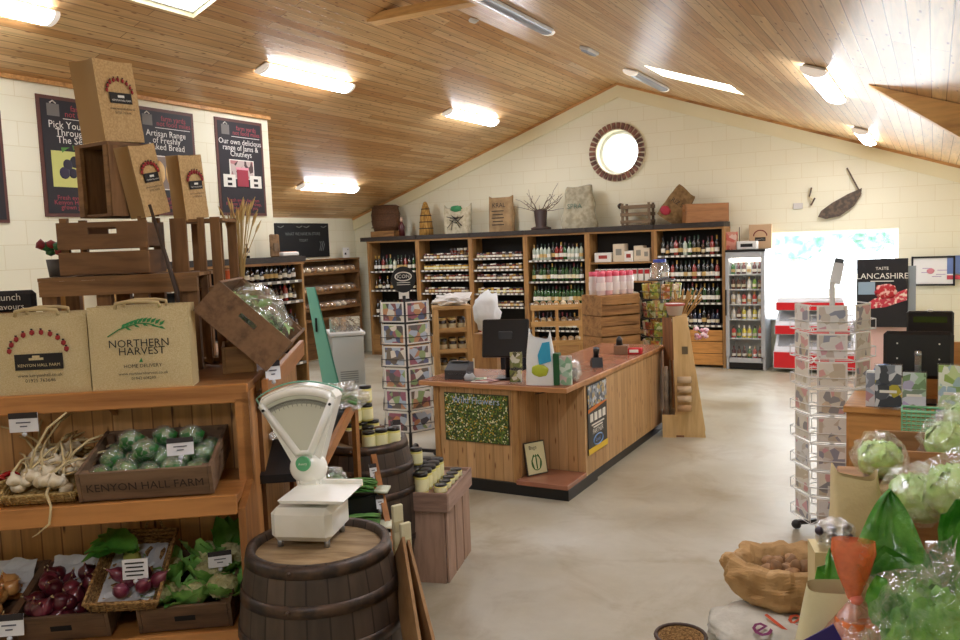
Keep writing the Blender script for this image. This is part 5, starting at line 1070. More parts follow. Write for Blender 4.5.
t = MB().box((0, 0, .2), (.09, .12, .44), wood('box_yellow_pine', '#c99a4e', '#a5742e', 'z', 5)).box((0, -.062, .3), (.07, .004, .2), wood('box_yellow_pine', '#c99a4e', '#a5742e')).build('pine_box', None, S(-1.08, 1.3, 1.516), SA); tag(t, 'narrow yellow pine box behind the left end of the bench', 'box')
for k, (px, c, lb) in enumerate(((74, '#58b04a', 'bright green packet glimpsed under the bench beyond its left leg'), (106, '#b8453a', 'red packet glimpsed under the middle of the bench'), (130, '#6f93a8', 'pale blue packet glimpsed under the right part of the bench'))):
    u, v, z = spix(px, 300, 1.3); o = MB().box((0, 0, .16), (.08, .04, .32), mat('packet'+c, c, .5), b=.008).box((0, -.022, .22), (.05, .003, .05), ticket).build('packet', None, S(u, v, 1.516), SA); tag(o, lb, 'packet')
o = thing('wood_block', 'short brown wooden box propping up the tilted salad crate', 'box', S(-.09, .75, 1.516), SA+R_(10)); slatbox(o, .16, .3, .13, wood('dim_pine', '#a67c44', '#6f4d26', 'x', 6), 1, .012, 0, .02, False)
# tilted crate with bagged salad
t = thing('salad_crate', 'wooden crate tipped on its side edge, full of bagged green salad', 'crate', S(.085, .66, 1.60), 0); slatbox(t, .58, .43, .18, wood('salad_crate_wood', '#7f5f42', '#553c28', 'x', 7, .75), 1, .014, 0, .03)
mw = T(*S(-.055, .64, 1.70)) @ RZ(SA) @ RY(R_(44)) @ RZ(PI/2)
t.matrix_world = mw; 
leafm = mat('salad_leaf', '#4f8a34', .45, vary=('#a9c47a', 9, .4, .62), coat=.2); filmc = film('salad_film', '#eef4ee', .36, .08, 20)
o = thing('salad_bag', 'clear bag bulging with pale green salad leaves inside the tipped crate', 'salad'); e = MB()
for k in range(60): e.leaf(rnd.uniform(.07, .13), rnd.uniform(.04, .07), rnd.uniform(.5, 1.6), leafm, T(rnd.uniform(-.17, .17), rnd.uniform(-.12, .12), rnd.uniform(.06, .16)) @ RZ(rnd.uniform(0, 6.28)) @ RX(rnd.uniform(-.5, .9)), .3, .01, k, 5)
e.build('leaves', o); MB().blob((.23, .165, .115), filmc, T(0, 0, .13), .3, 3, 4, 3).build('bag_film', o); o.matrix_world = mw @ T(0, 0, .012)
u, v, z = spix(277, 383, .5)
def pricecard(name, loc, rz, w, h, lbl, tilt=-.15, stem=.05, hand=False):
    t = thing('price_card', lbl, 'price card', loc, rz); t.rotation_euler = (tilt, 0, rz)
    MB().box((0, 0, stem+h/2), (w, .003, h), mat('card_white', '#e6e6ea', .5)).build('card', t); MB().box((0, -.003, stem+h*.86), (w, .002, h*.3), mat('card_header', '#241c20', .5)).build('header', t) if not hand else None
    e = MB(); ik = mat('card_ink', '#5a5c6a', .6)
    for k in range(4 if hand else 2): e.box(((-.1 if hand else 0)*w*.2, -.0035, stem+h*((.8-.2*k) if hand else (.5-.2*k))), (w*((.75-.1*(k % 2)) if hand else .5-.25*k), .002, h*(.07 if hand else .06)), inkb if hand else ik)
    e.build('print', t); MB().tube([(0, .004, -.02), (0, .004, stem+.02)], .004, mat('clip_clear', '#c9cdd2', .3), 6).blob((.012, .012, .012), mat('clip_clear', '#c9cdd2'), T(0, 0, stem-.01), 0, 1, 0, 1).build('clip', t)
    return t
pricecard('a', S(.12, .42, 1.50), SA+R_(20), .07, .09, 'small blank white card on the side rail beneath the tipped crate', stem=0)
# crates of veg on the shelves
gcr = wood('bushel_crate', '#7a614a', '#4e3b2b', 'x', 8, .8); gcr2 = wood('bushel_crate_dark', '#6a4f38', '#3f2d1f', 'x', 8, .8)
def vegcrate(label, u, v, z, w, d, h, tilt, m, txt=None):
    t = thing('wooden_crate', label, 'crate', S(u, v, z), SA); slatbox(t, w, d, h, m, 1, .015, 0, .03); 
    if not txt: MB().box((0, -d/2-.001, h*.5), (.085, .004, .024), mat('slot_shade', '#15100c', .9), b=.001).build('hand_slot_shade', t)  # solid dark box painted as the shade inside a hand hole
    if txt: MB().text(txt, .05, mat('stencil', '#2f241c', .8), T(0, -d/2-.0015, h*.45) @ UP).build('stencil', t)
    t.rotation_euler = (tilt, 0, SA); M_ = Matrix.Translation(t.location) @ RZ(SA) @ RX(tilt); return t, M_
t, MG = vegcrate('grey wooden crate stencilled KENYON HALL FARM on the middle shelf', -.375, .235, 1.131, .55, .42, .13, .22, gcr, 'KENYON HALL FARM')
brm = mat('wrapped_green', '#2a6a2c', .4, vary=('#86b86a', 14, .45, .65), coat=.3)
def wrapped():
    t = E0('wrapped_broccoli'); MB().blob((.05, .05, .045), brm, T(0, 0, .045), .22, 5, 3, 3).build('broccoli_head', t); MB().blob((.056, .056, .052), film('veg_film', '#f2f6f2', .26, .06, 34), T(0, 0, .05), .22, 4, 8, 2).build('wrapper', t); return t
k = 0
for i in range(5):
    for j in range(3):
        q = MG @ Vector((-.2+.1*i+rnd.uniform(-.01, .01), -.12+.115*j, .018+(.02 if (i+j) % 2 else 0)))
        spawn('wrapped', wrapped, q, rnd.uniform(0, 6), 'film-wrapped green broccoli head in the grey stencilled crate', 'broccoli', 'wrapped broccoli in the stencilled crate'); k += 1
for x, y_ in ((-.12, .05), (.02, .07), (.14, .06), (-.03, -.06)): spawn('wrapped', wrapped, MG @ Vector((x, y_, .1)), k, 'film-wrapped green broccoli head in the grey stencilled crate', 'broccoli', 'wrapped broccoli in the stencilled crate')
q = MG @ Vector((.13, -.12, .09)); pricecard('b', q, SA+R_(8), .11, .075, 'white price card standing in the stencilled crate of broccoli')
# garlic
wk = mat('pale_wicker', '#c9ac72', .8, vary=('#a38448', 70, .4, .6, (1, 1, 3)), bump=(110, 1.)); wkd = mat('brown_wicker', '#b48c54', .8, vary=('#6f4e26', 70, .4, .6, (1, 1, 3)), bump=(110, 1.))
def traybasket(t, w, d, h, m, rows=4, flare=.02):
    for k in range(rows):
        z = .01+(h-.01)*k/(rows-1); f = flare*k/rows; e = MB()
        e.tube([(-w/2-f, -d/2-f, z), (0, -d/2-f-.003*(k % 2), z), (w/2+f, -d/2-f, z), (w/2+f, 0, z+.002), (w/2+f, d/2+f, z), (0, d/2+f, z), (-w/2-f, d/2+f, z), (-w/2-f, 0, z)], (h/rows)*.62, m, 6, closed=True); e.build('rim' if k == rows-1 else 'weave_band', t)
    MB().box((0, 0, .006), (w, d, .01), m).build('base', t); e = MB()
    for s in range(9): x = -w/2+w*s/8; e.tube([(x, -d/2-.002, 0), (x, -d/2-flare-.004, h)], .004, m, 5); e.tube([(x, d/2+.002, 0), (x, d/2+flare+.004, h)], .004, m, 5)
    e.build('stakes', t)
t = thing('wicker_tray', 'shallow pale wicker tray of garlic on the middle shelf', 'basket', S(-.82, .24, 1.128), SA); traybasket(t, .28, .38, .05, wk); t.rotation_euler = (.24, 0, SA); MT = Matrix.Translation(t.location) @ RZ(SA) @ RX(.24)
garm = mat('garlic_skin', '#e6dcc4', .6, vary=('#cdbb98', 20, .45, .62), bump=(40, .3)); stm = mat('garlic_stalk', '#cdb98a', .7)
def garlic(kk):
    def f():
        t = E0('garlic_bulb'); MB().lathe([(0, 0), (.018, .002), (.03, .014), (.032, .026), (.022, .04), (.009, .05), (.006, .062)], garm, n=12).build('bulb', t)
        L = (.12, .19, .15, .03)[kk]; b_ = (.05, .12, -.08, .01)[kk]; MB().tube([(0, 0, .058), (b_*.4, .03, .06+L*.35), (b_, .07, .07+L*.6), (b_*1.6, .13, .06+L*.8)], [.006, .005, .005, .004], stm, 6).build('stalk', t); return t
    return f
for i in range(44): q = MT @ Vector((rnd.uniform(-.12, .12), -.17+.34*(i/44)+rnd.uniform(-.02, .02), .015+rnd.uniform(0, .05))); gk = i % 3 if i % 5 == 0 else 3; spawn('garlic%d' % gk, garlic(gk), q, 0, 'whole white garlic bulb with dried stalk in the pale wicker tray', 'garlic', 'garlic bulbs in the wicker tray', rot=(rnd.uniform(-.5, .3), rnd.uniform(-.6, .6), SA+rnd.uniform(-.9, .9)))
t = None
t = thing('garlic_stalk', 'long dried garlic stalk drooping over the front of the middle shelf', 'stalk', S(-.76, -.03, 1.1), SA); MB().tube([(0, .04, .06), (.01, -.01, .05), (.03, -.025, -.0), (.02, -.03, -.07), (-.03, -.03, -.11)], [.006, .006, .005, .005, .003], stm, 6).build('stalk', t); MB().tube([(-.03, -.03, -.11), (-.05, -.03, -.12)], .002, stm, 5).build('tip', t)
pricecard('c', S(-.925, .22, 1.36), SA, .12, .085, 'white price card with dark header hanging below the top rail', 0, 0)
t = thing('chilli_basket', 'round wicker bowl of red chillies at the left edge of the middle shelf', 'basket', S(-1.09, .17, 1.082), SA); MB().lathe([(0, 0), (.07, 0), (.115, .05), (.125, .09), (.115, .09), (.1, .04), (0, .02)], wk, n=24).build('bowl', t); MB().tube([(.122*math.cos(a), .122*math.sin(a), .09) for a in [2*PI*i/24 for i in range(24)]], .008, wk, 6, closed=True).build('rim', t)
chm = mat('chilli_red', '#a3121a', .2, coat=.6); 
def chil():
    t = E0('chilli'); MB().tube([(0, 0, 0), (.03, .005, .012), (.06, 0, .012), (.085, -.012, 0)], [.009, .011, .008, .002], chm, 8).build('pod', t); MB().tube([(0, 0, 0), (-.018, 0, .004)], .003, mat('chilli_stem', '#4a6a2a', .6), 5).build('stem', t); return t
for i in range(30): a = rnd.uniform(0, 6.28); r = rnd.uniform(0, .07); spawn('chilli', chil, S(-1.09, .17, 1.13+rnd.uniform(0, .05)) + Vector((r*math.cos(a), r*math.sin(a), 0)), 0, 'shiny red chilli in the round wicker bowl', 'chilli', 'red chillies in the bowl', rot=(rnd.uniform(-.6, .6), rnd.uniform(-.8, .3), a))
# lower shelf
TL = .25
t, M1 = vegcrate('dark wooden crate of brown onions at the left frame edge', -1.15, .22, .553, .40, .42, .12, TL, gcr2)
t, M2 = vegcrate('dark wooden crate of red onions beside the brown ones', -.755, .22, .553, .39, .42, .12, TL, gcr2)
t, M3 = vegcrate('dark wooden crate of leafy cauliflowers at the right of the low shelf', -.25, .22, .553, .39, .42, .12, TL, gcr2)
pap = mat('liner_paper', '#c9ccce', .7, bump=(12, .8))
def liner(Mx, w, lb):
    o = MB().grid(lambda a, b: ((a-.5)*w, .05+.14*b, .06+.09*b+.02*noise.noise(Vector((a*6, b*5, w)))), 14, 8, pap, smooth=False).build('paper_liner'); o.matrix_world = Mx; tag(o, lb, 'paper')
liner(M1, .34, 'grey crumpled paper lining the brown onion crate'); liner(M2, .3, 'grey crumpled paper lining the red onion crate')
on1 = mat('onion_brown', '#b06a30', .3, vary=('#d9a566', 7, .4, .62, (1, 1, .2)), coat=.3); on2 = mat('onion_red', '#4f1622', .3, vary=('#7d3040', 8, .45, .65, (1, 1, .2)), coat=.4)
def onion(mm):
    def f():
        t = E0('onion'); MB().lathe([(0, 0), (.015, .001), (.034, .018), (.04, .036), (.034, .054), (.016, .068), (.007, .076), (.004, .088)], mm, n=16).build('bulb', t); MB().tube([(0, 0, .084), (.004, 0, .098)], [.004, .002], stm, 5).build('dry_tip', t); return t
    return f
for i in range(36): spawn('oni1', onion(on1), M1 @ Vector((rnd.uniform(-.1, .16), -.16+.26*(i % 18)/18, .02+.05*(i//18)+rnd.uniform(0, .02))), 0, 'brown-skinned onion in the crate at the left frame edge', 'onion', 'brown onions in the crate', rot=(rnd.uniform(-.8, .8), rnd.uniform(-.8, .8), i))
for i in range(38): spawn('oni2', onion(on2), M2 @ Vector((rnd.uniform(-.14, .14), -.16+.28*(i % 19)/19, .02+.055*(i//19)+rnd.uniform(0, .03))), 0, 'dark red onion in the crate next to the brown onions', 'onion', 'red onions in the crate', rot=(rnd.uniform(-.8, .8), rnd.uniform(-.8, .8), i))
# basket between
bz = spix(128, 590, .06); t = thing('wicker_basket', 'tilted rectangular wicker basket propped between two crates', 'basket', S(bz[0], .16, bz[2]+.025), SA); traybasket(t, .25, .42, .06, wkd, 4, .025)
MB().tube([(.0, .235, .06), (.02, .24, .11), (.06, .24, .12), (.09, .235, .06)], .006, wkd, 6).build('handle', t); t.rotation_euler = (.36, .06, SA+R_(3)); MBk = Matrix.Translation(t.location) @ RZ(SA+R_(3)) @ RY(.06) @ RX(.36)
o = MB().grid(lambda a, b: ((a-.5)*.22, -.17+.36*b, .015+.012*noise.noise(Vector((a*7, b*9, 1)))), 14, 14, pap, smooth=False).build('paper_liner'); o.matrix_world = MBk; tag(o, 'grey paper lining the tilted wicker basket', 'paper')
for i, (x, y_) in enumerate(((.0, -.14), (.05, -.12), (.09, -.1), (-.03, -.11), (.03, -.06), (.08, -.04), (-.01, -.05))):
    spawn('shallot', onion(mat('onion_rose', '#6a2238', .3, vary=('#a05a6a', 8, .45, .65), coat=.4)), MBk @ Vector((x, y_, .03)), 0, 'elongated purple-red onion in the tilted wicker basket', 'onion', 'purple onions in the basket', rot=(.9, rnd.uniform(-.6, .6), i), scale=(.8, .8, 1.2))
dg = mat('deep_leaf', '#2f6f22', .4, vary=('#6fa83f', 6, .4, .65), coat=.3); lg_ = mat('leaf_rib', '#9cc06a', .5)
o = thing('leafy_greens', 'long bright green leaf and husk bundle lying over the wicker basket', 'greens'); e = MB()
for k in range(5): e.leaf(.24, .09, .5+.1*k, dg, T(.0, .06, .07+.006*k) @ RZ(.75+.22*k) @ RX(.25), .3, .01, k)
e.build('leaves', o); MB().blob((.035, .09, .03), mat('husk', '#9aa050', .6), T(-.01, .04, .05) @ RZ(.4), .15, 3, 1).build('husk', o); o.matrix_world = MBk
pricecard('d', MBk @ Vector((.04, -.13, .07)), SA, .105, .085, 'handwritten white card clipped on the tilted wicker basket', -.1, .02, True)
# cauliflowers
crd = mat('cauli_curd', '#dcd8a4', .6, vary=('#c2bd84', 40, .4, .6), bump=(90, 1.)); clf = mat('cauli_leaf', '#6fae50', .5, vary=('#b0dc80', 5, .4, .65), bump=(20, .4))
def cauli(sd):
    def f():
        r2 = random.Random(sd); t = E0('cauliflower'); MB().blob((.066, .066, .05), crd, T(0, 0, .075), .16, 7, sd, 4).build('curd', t); e = MB()
        for k in range(9): a = 2*PI*k/9+r2.uniform(-.2, .2); e.leaf(r2.uniform(.12, .17), r2.uniform(.07, .1), r2.uniform(-.5, .6), clf, T(0, 0, .02) @ RZ(a) @ T(0, .03, 0) @ RX(r2.uniform(.5, 1.1)), .35, .008, k, 7)
        e.build('leaves', t); return t
    return f
for i, (x, y_, z_) in enumerate(((-.12, -.1, .03), (.02, -.13, .03), (-.1, .04, .05), (.06, 0, .05), (.13, -.08, .04), (.02, .12, .07), (.13, .1, .07))): spawn('cau%d' % (i % 3), cauli(i % 3), M3 @ Vector((x, y_, z_)), 0, 'cauliflower wrapped in green leaves in the right-hand low crate', 'cauliflower', 'cauliflowers in the low crate', rot=(rnd.uniform(-.4, .5), rnd.uniform(-.4, .4), i))
o = thing('cauliflower_leaves', 'upright dark green cauliflower leaves poking up by the barrel', 'leaves', M3 @ Vector((.13, .12, .12)), SA); e = MB()
for k in range(4): e.leaf(.2, .1, .3, dg, RZ(-.9+.5*k) @ RX(.9+.1*k), .3, .01, k)
e.build('leaf_blades', o); MB().tube([(0, -.02, -.06), (0, 0, 0), (.01, .08, .1)], .008, lg_, 6).build('stem', o)
pricecard('e', M3 @ Vector((.13, -.05, .12)), SA+R_(10), .1, .07, 'white price card with dark header above the cauliflowers', -.1, .06)
pricecard('f', S(-.945, -.045, .47), SA, .115, .09, 'white price card with dark header in front of the red onion crate', -.12, .09)
# ------------------------------------------------------------------ barrels
bst = planks('barrel_staves', 'z', 'x', .08, 4, '#5a4431', '#4a3626', '#2a1d13', .6, .1, False, .005); hoopm = mat('hoop_iron', '#3c3430', .45, .5, vary=('#5e4a3c', 15, .4, .65))
def stavemat():
    if 'staves' in _M: return _M['staves']
    m, n, b = _nt('staves'); tc = N(n, 'ShaderNodeTexCoord'); sp = N(n, 'ShaderNodeSeparateXYZ'); n.links.new(tc.outputs['Object'], sp.inputs[0])
    at = N(n, 'ShaderNodeMath', operation='ARCTAN2'); n.links.new(sp.outputs[1], at.inputs[0]); n.links.new(sp.outputs[0], at.inputs[1]); cb = N(n, 'ShaderNodeCombineXYZ'); n.links.new(sp.outputs[2], cb.inputs[0]); n.links.new(at.outputs[0], cb.inputs[1])
    br = N(n, 'ShaderNodeTexBrick'); n.links.new(cb.outputs[0], br.inputs['Vector']); br.inputs['Scale'].default_value = 1; br.inputs['Brick Width'].default_value = 9; br.inputs['Row Height'].default_value = .27; br.inputs['Mortar Size'].default_value = .012
    br.inputs['Color1'].default_value = c4(hexc('#57473b')); br.inputs['Color2'].default_value = c4(hexc('#41342b')); br.inputs['Mortar'].default_value = c4(hexc('#241910'))
    nz = N(n, 'ShaderNodeTexNoise', i_Scale=6., i_Detail=6.); n.links.new(mapping(n, (3, 3, .6)), nz.inputs['Vector']); g = ramp(n, nz.outputs['Fac'], [(.3, .6), (.7, 1.15)]); n.links.new(mix(n, 1., br.outputs['Color'], g, 'MULTIPLY'), b.inputs['Base Color']); b.inputs['Roughness'].default_value = .55
    _M['staves'] = m; return m
def barrel(label, loc, h, rt, rb_):
    t = thing('barrel', label, 'barrel', loc, .3); pr = lambda z: rt+(rb_-rt)*(1-((z/h-.5)*2)**2)
    MB().lathe([(pr(h*k/14), h*k/14) for k in range(15)]+[(rt-.022, h), (rt-.03, h-.03)], stavemat(), n=44).build('staves', t)
    MB().lathe([(0, h-.028), (rt-.025, h-.028)], mat('barrel_head', '#a8906c', .7, vary=('#7d6444', 5, .35, .65, (1, 5, 1)), bump=(20, .3, (1, 6, 1))), n=44).build('head', t); MB().lathe([(0, .01), (rt-.01, .01)], stavemat(), n=30).build('bottom', t)
    for a, b_ in ((.0, .045), (.15, .2), (.31, .355), (.64, .685), (.8, .85), (.95, 1.0)):
        e = MB(); z0, z1 = a*h, b_*h; e.lathe([(pr(z0)+.001, z0), (pr(z0)+.005, z0), (pr(z1)+.005, z1), (pr(z1)+.001, z1)], hoopm, n=44); e.blob((.01, .01, .008), hoopm, T(.0, -pr((z0+z1)/2)-.006, (z0+z1)/2), 0, 1, 0, 1); e.build('hoop', t)
    return t
barrel('large dark oak barrel in front, carrying the weighing scale', (-2.175, 2.52, 0), .93, .28, .335)
barrel('dark oak barrel further back, topped with jars of pale preserve', (-3.13, 4.12, 0), .91, .255, .315)
# scale
enam = mat('cream_enamel', '#f5f4ec', .22, coat=.5, vary=('#e6e4d6', 4, .45, .7)); gtrim = mat('green_trim', '#7fb59a', .3); dial = mat('dial_paper', '#d6d8c8', .4)
sp_ = at_z(312, 538, .905); t = thing('weighing_scale', 'old cream enamel fan scale with a flat platter, on the front barrel', 'scale', (sp_.x, sp_.y, .903), face_cam(sp_)+R_(-22))
MB().box((0, 0, .095), (.26, .25, .14), enam, b=.025).build('base', t)
for x in (-.1, .1):
    for y_ in (-.09, .09): MB().lathe([(0, 0), (.012, 0), (.012, .03), (0, .03)], steel, T(x, y_, 0), n=10).build('foot', t)
MB().prism([(-.13, 0), (.13, 0), (.14, .012), (-.14, .012)], .24, enam, T(.055, .11, .19) @ UP).box((.055, .115, .207), (.28, .012, .03), enam, b=.004).build('platter', t); MB().cyl((.05, 0, .178), .04, .03, steel).build('platter_support', t)
def fan(R, a0, y_, th, rr=.05, base=.055, n=22):
    P = [(-base, -.06), (-base, 0.0)]
    for k in range(n+1): a = PI/2+a0-2*a0*k/n; P.append((R*math.cos(a), R*math.sin(a)))
    P += [(base, 0), (base, -.06)]; return P
hz = .27; hm = T(-.045, .13, hz) @ RY(-.09)
def rsec(R, a0, n=24, r0=.03):
    P = [(-r0*1.6, -.1), (-r0*1.7, 0)]; 
    for k in range(n+1):
        a = PI/2+a0-2*a0*k/n; s = min(1, min(k, n-k)/2.); P.append((R*(1-.05*(1-s))*math.cos(a), R*(1-.05*(1-s))*math.sin(a)))
    return P + [(r0*1.7, 0), (r0*1.6, -.1)]
a0 = R_(31)
MB(hm).prism(rsec(.36, a0), .075, enam, T(0, .045, 0) @ UP).build('fan_housing', t)
MB(hm).prism([(-.035, 0)]+[(.345*math.cos(PI/2+a0*.93-2*a0*.93*k/20), .345*math.sin(PI/2+a0*.93-2*a0*.93*k/20)) for k in range(21)]+[(.035, 0)], .006, gtrim, T(0, .05, .0) @ UP) if 0 else None
e = MB(hm); rim = [(.335*math.cos(PI/2+a0*.94-2*a0*.94*k/20), -.032, .335*math.sin(PI/2+a0*.94-2*a0*.94*k/20)) for k in range(21)]; e.tube([(-.03, -.032, .07)]+rim+[(.03, -.032, .07)], .018, enam, 8, closed=True); e.build('fan_rim', t)
e = MB(hm); rim2 = [(.372*math.cos(PI/2+a0*1.03-2*a0*1.03*k/20), .0, .372*math.sin(PI/2+a0*1.03-2*a0*1.03*k/20)) for k in range(21)]; e.tube([(-.06, .0, .02)]+rim2, .004, gtrim, 6); e.build('green_edge', t)
MB(hm).prism([(-.028, .075)]+[(.32*math.cos(PI/2+a0*.9-2*a0*.9*k/20), .32*math.sin(PI/2+a0*.9-2*a0*.9*k/20)) for k in range(21)]+[(.028, .075)], .004, dial, T(0, -.03, 0) @ UP).build('dial_face', t)
e = MB(hm)
for k in range(61): a = PI/2+a0*.84-2*a0*.84*k/60; r0, r1 = (.283 if k % 5 else .272), .298; e.bar((r0*math.cos(a), -.036, r0*math.sin(a)), (r1*math.cos(a), -.036, r1*math.sin(a)), .0012, .001, ink)
e.tube([(.3*math.cos(PI/2+a0*.84-2*a0*.84*k/20), -.036, .3*math.sin(PI/2+a0*.84-2*a0*.84*k/20)) for k in range(21)], .0035, mat('dial_band', '#8a8a80', .4), 4); e.build('graduations', t)
MB(hm).box((0, -.0, -.02), (.13, .08, .22), enam, b=.03).blob((.085, .045, .075), enam, T(0, -.01, .0), 0, 1, 0, 3).build('neck', t)
MB(hm).cyl((0, -.062, .03), .032, .012, mat('green_badge', '#5fae7c', .3), RX(PI/2), 24).build('badge', t); MB(hm).text('SCALES' if 0 else 'Avery', .016, ticket, T(0, -.0695, .03) @ UP).build('badge_lettering', t)
e = MB(hm)
for s in (-1, 1): e.cyl((s*.15, -.052, .27), .006, .006, ink, RX(PI/2), 10)
e.build('screws', t)
# jars
yb = mat('preserve_yellow', '#e2d878', .3, coat=.4); yl = mat('preserve_label', '#f3efbc', .5); 
def yjar():
    t = E0('preserve_jar'); MB().lathe([(0, 0), (.038, .001), (.041, .006), (.041, .086), (.035, .094)], yb, n=16).build('glass_body', t); MB().lathe([(.0418, .014), (.0418, .078)], yl, n=16).build('label_band', t); MB().lathe([(.0375, .09), (.039, .09), (.039, .108), (0, .109)], blacklid, n=16).build('lid', t); return t
# back barrel top
bc = Vector((-3.13, 4.12, .885)); rzb = face_cam(bc)
o = thing('small_crate', 'low brown crate half full of jars on the back barrel', 'crate', bc + Vector((-.085, .05, 0)), rzb+.5); slatbox(o, .26, .2, .085, wood('small_crate_wood', '#7a5a42', '#4f3826', 'x', 8), 1, .012, 0, .02, True)
mB = Matrix.Translation(bc + Vector((-.085, .05, .012))) @ RZ(rzb+.5)
for k in range(6): spawn('yjar', yjar, mB @ Vector((-.083+.083*(k % 3), -.04+.085*(k//3), 0)), k, 'pale yellow preserve jar with black lid in the low crate on the back barrel', 'jar', 'jars in the low crate')
for k in range(4): spawn('yjar', yjar, mB @ Vector((-.083+.083*(k % 2)+.04, -.04+.085*(k//2), .11)), k, 'pale yellow jar stacked in the second layer on the back barrel', 'jar', 'second layer jars')
for k in range(2): spawn('yjar', yjar, mB @ Vector((-.04+.1*k, .0, .22)), k, 'pale yellow jar at the very top of the back barrel pile', 'jar', 'topmost jars on back barrel')
mB2 = Matrix.Translation(bc) @ RZ(rzb)
for k in range(4): spawn('yjar', yjar, mB2 @ Vector((.02+.078*(k % 3), -.17+.03*k+.05*(k//3), 0)), k, 'pale yellow jar standing directly on the rim side of the back barrel', 'jar', 'loose jars on the back barrel')
pricecard('g', mB2 @ Vector((.2, -.02, .02)), rzb, .05, .11, 'narrow white ticket beside the jars on the back barrel', -.2, 0)
# jar crate
A15 = R_(15); u2, v2 = Vector((math.cos(A15), math.sin(A15), 0)), Vector((-math.sin(A15), math.cos(A15), 0)); JC = Vector((-2.627, 4.235, 0)) - u2*.235 + v2*.29
pkw = wood('pinkish_crate', '#a98b78', '#7a5f50', 'z', 7, .8); pkx = wood('pinkish_crate_x', '#9a7d6c', '#6f564a', 'x', 7, .8)
t = thing('upright_crate', 'tall weathered crate on end, full of small jars, beside the counter', 'crate', JC, A15)
e = MB()
for s in (-1, 1):
    for k in range(3): MB().box((-.13+.13*k, s*.283, .235), (.118, .014, .47), pkw).build('long_slat', t) if 0 else None
for s in (-1, 1):
    e = MB()
    for k in range(2): e.box((-.117+.234*k, s*.283, .235), (.205, .014, .47), pkw, b=.002)
    e.build('narrow_side', t); e = MB()
    for k in range(3): e.box((s*.228, -.19+.19*k, .235), (.014, .163, .47), pkw, b=.002)
    e.build('wide_side', t)
MB().box((0, -.296, .52), (.5, .018, .12), pkx, b=.003).box((0, .296, .52), (.5, .018, .12), pkx, b=.003).box((-.245, 0, .52), (.018, .58, .12), pkx, b=.003).box((.245, 0, .52), (.018, .58, .12), wood('pinkish_crate_y', '#a68a7c', '#745c50', 'y', 7, .8), b=.003).build('top_band', t)
MB().box((0, 0, .552), (.475, .57, .015), pkx).box((0, 0, .01), (.44, .55, .016), pkx).build('inner_boards', t); MB().text('KHF', .055, mat('stencil', '#2f241c'), T(-.04, -.306, .535) @ UP).text('CRATE', .045, mat('stencil', '#2f241c'), T(-.1, -.2915, .35) @ UP @ RZ(0)).build('stencil', t)
mJ = Matrix.Translation(JC) @ RZ(A15); nj = 0
for i in range(4):
    for j in range(5): spawn('yjar', yjar, mJ @ Vector((-.19+.085*i, -.235+.087*j, .56)), nj, 'black-lidded yellow jar in the block of jars on the upright crate', 'jar', 'block of jars on the upright crate', scale=(1.1, 1.1, 1.2)); nj += 1
for k in range(2): spawn('yjar', yjar, mJ @ Vector((-.105+.085*k, -.148+.087*k, .692)), k, 'yellow jar standing on the other jars on the upright crate', 'jar', 'jars stacked on jars')
for j in range(5): spawn('yjar', yjar, mJ @ Vector((.18, -.2+.09*j, .56)), j, 'jar in the row nearest the crate edge, only its lid clear of the rim', 'jar', 'rim row jars', scale=(1, 1, .45))
# sloping produce stand between the barrels
blkc = mat('black_tray', '#17171a', .4); 
q0 = at_d(362, 560, 4.0); q0.z = 0; rq = face_cam(q0)+R_(8); t = thing('tiered_stand', 'low tiered stand of black produce trays between the two barrels', 'stand', q0, rq); mQ = Matrix.Translation(q0) @ RZ(rq)
for k, (y_, z_) in enumerate(((.0, .5), (.2, .66), (.4, .8))): MB().box((-.02, y_, z_/2), (.34, .19, z_-.002), blkc, b=.01).build('step', t); 
MB().bar((.17, -.13, .40), (.17, .55, .94), .03, .05, srail2).build('side_rail', t); MB().bar((-.21, -.13, .40), (-.21, .55, .94), .03, .05, srail2).build('side_rail', t); MB().bar((.17, -.11, 0), (.17, -.11, .42), .03, .05, srail2).bar((.17, .53, 0), (.17, .53, .92), .03, .05, srail2).build('rail_posts', t)
grs = mat('leek_green', '#4f8a3f', .45, vary=('#9cc47a', 6, .4, .65, (1, .2, 1)), coat=.2)
def bunch(L, n, w, sd):
    n = int(n*1.8); w = w*1.5
    r2 = random.Random(sd); e = MB()
    for k in range(n): x = r2.uniform(-w, w); e.leaf(L*r2.uniform(.8, 1.1), .025, r2.uniform(.2, .8), grs, T(x, -L/2, .02+r2.uniform(0, .03)) @ RZ(r2.uniform(-.2, .2)) @ RX(r2.uniform(0, .25)), .5, 0, k, 6)
    return e
for k, (x, y_, z_, lb, a) in enumerate(((.02, .38, .8, 'spring onion bunch on the top black tray between the barrels', 1.2), (.0, .2, .66, 'spiky green leek tops on the middle black tray', 1.35), (-.04, .0, .5, 'green bean heap on the lowest black tray behind the front barrel', 1.5))):
    o = thing(('spring_onions', 'leeks', 'green_beans')[k], lb, 'greens', mQ @ Vector((x, y_, z_+.002)), rq+a); bunch(.26, 26, .06, k).build('green_tops', o); e = MB()
    for j in range(7): e.tube([(-.05+.016*j, -.13, .02), (-.05+.016*j, -.2, .015)], .008, mat('onion_white', '#d9dcc4', .4), 6)
    e.build('white_stems', o)
o = thing('bagged_greens', 'clear film bag of greens beside the spring onions on the top tray', 'greens', mQ @ Vector((-.08, .42, .802)), rq); MB().blob((.085, .07, .07), film('veg_film2', '#eef2f0', .4, .06, 40), T(0, 0, .07), .35, 4, 2, 3, False).build('bag_film', o); MB().blob((.065, .05, .05), grs, T(0, 0, .055), .3, 4, 5).build('greens', o)
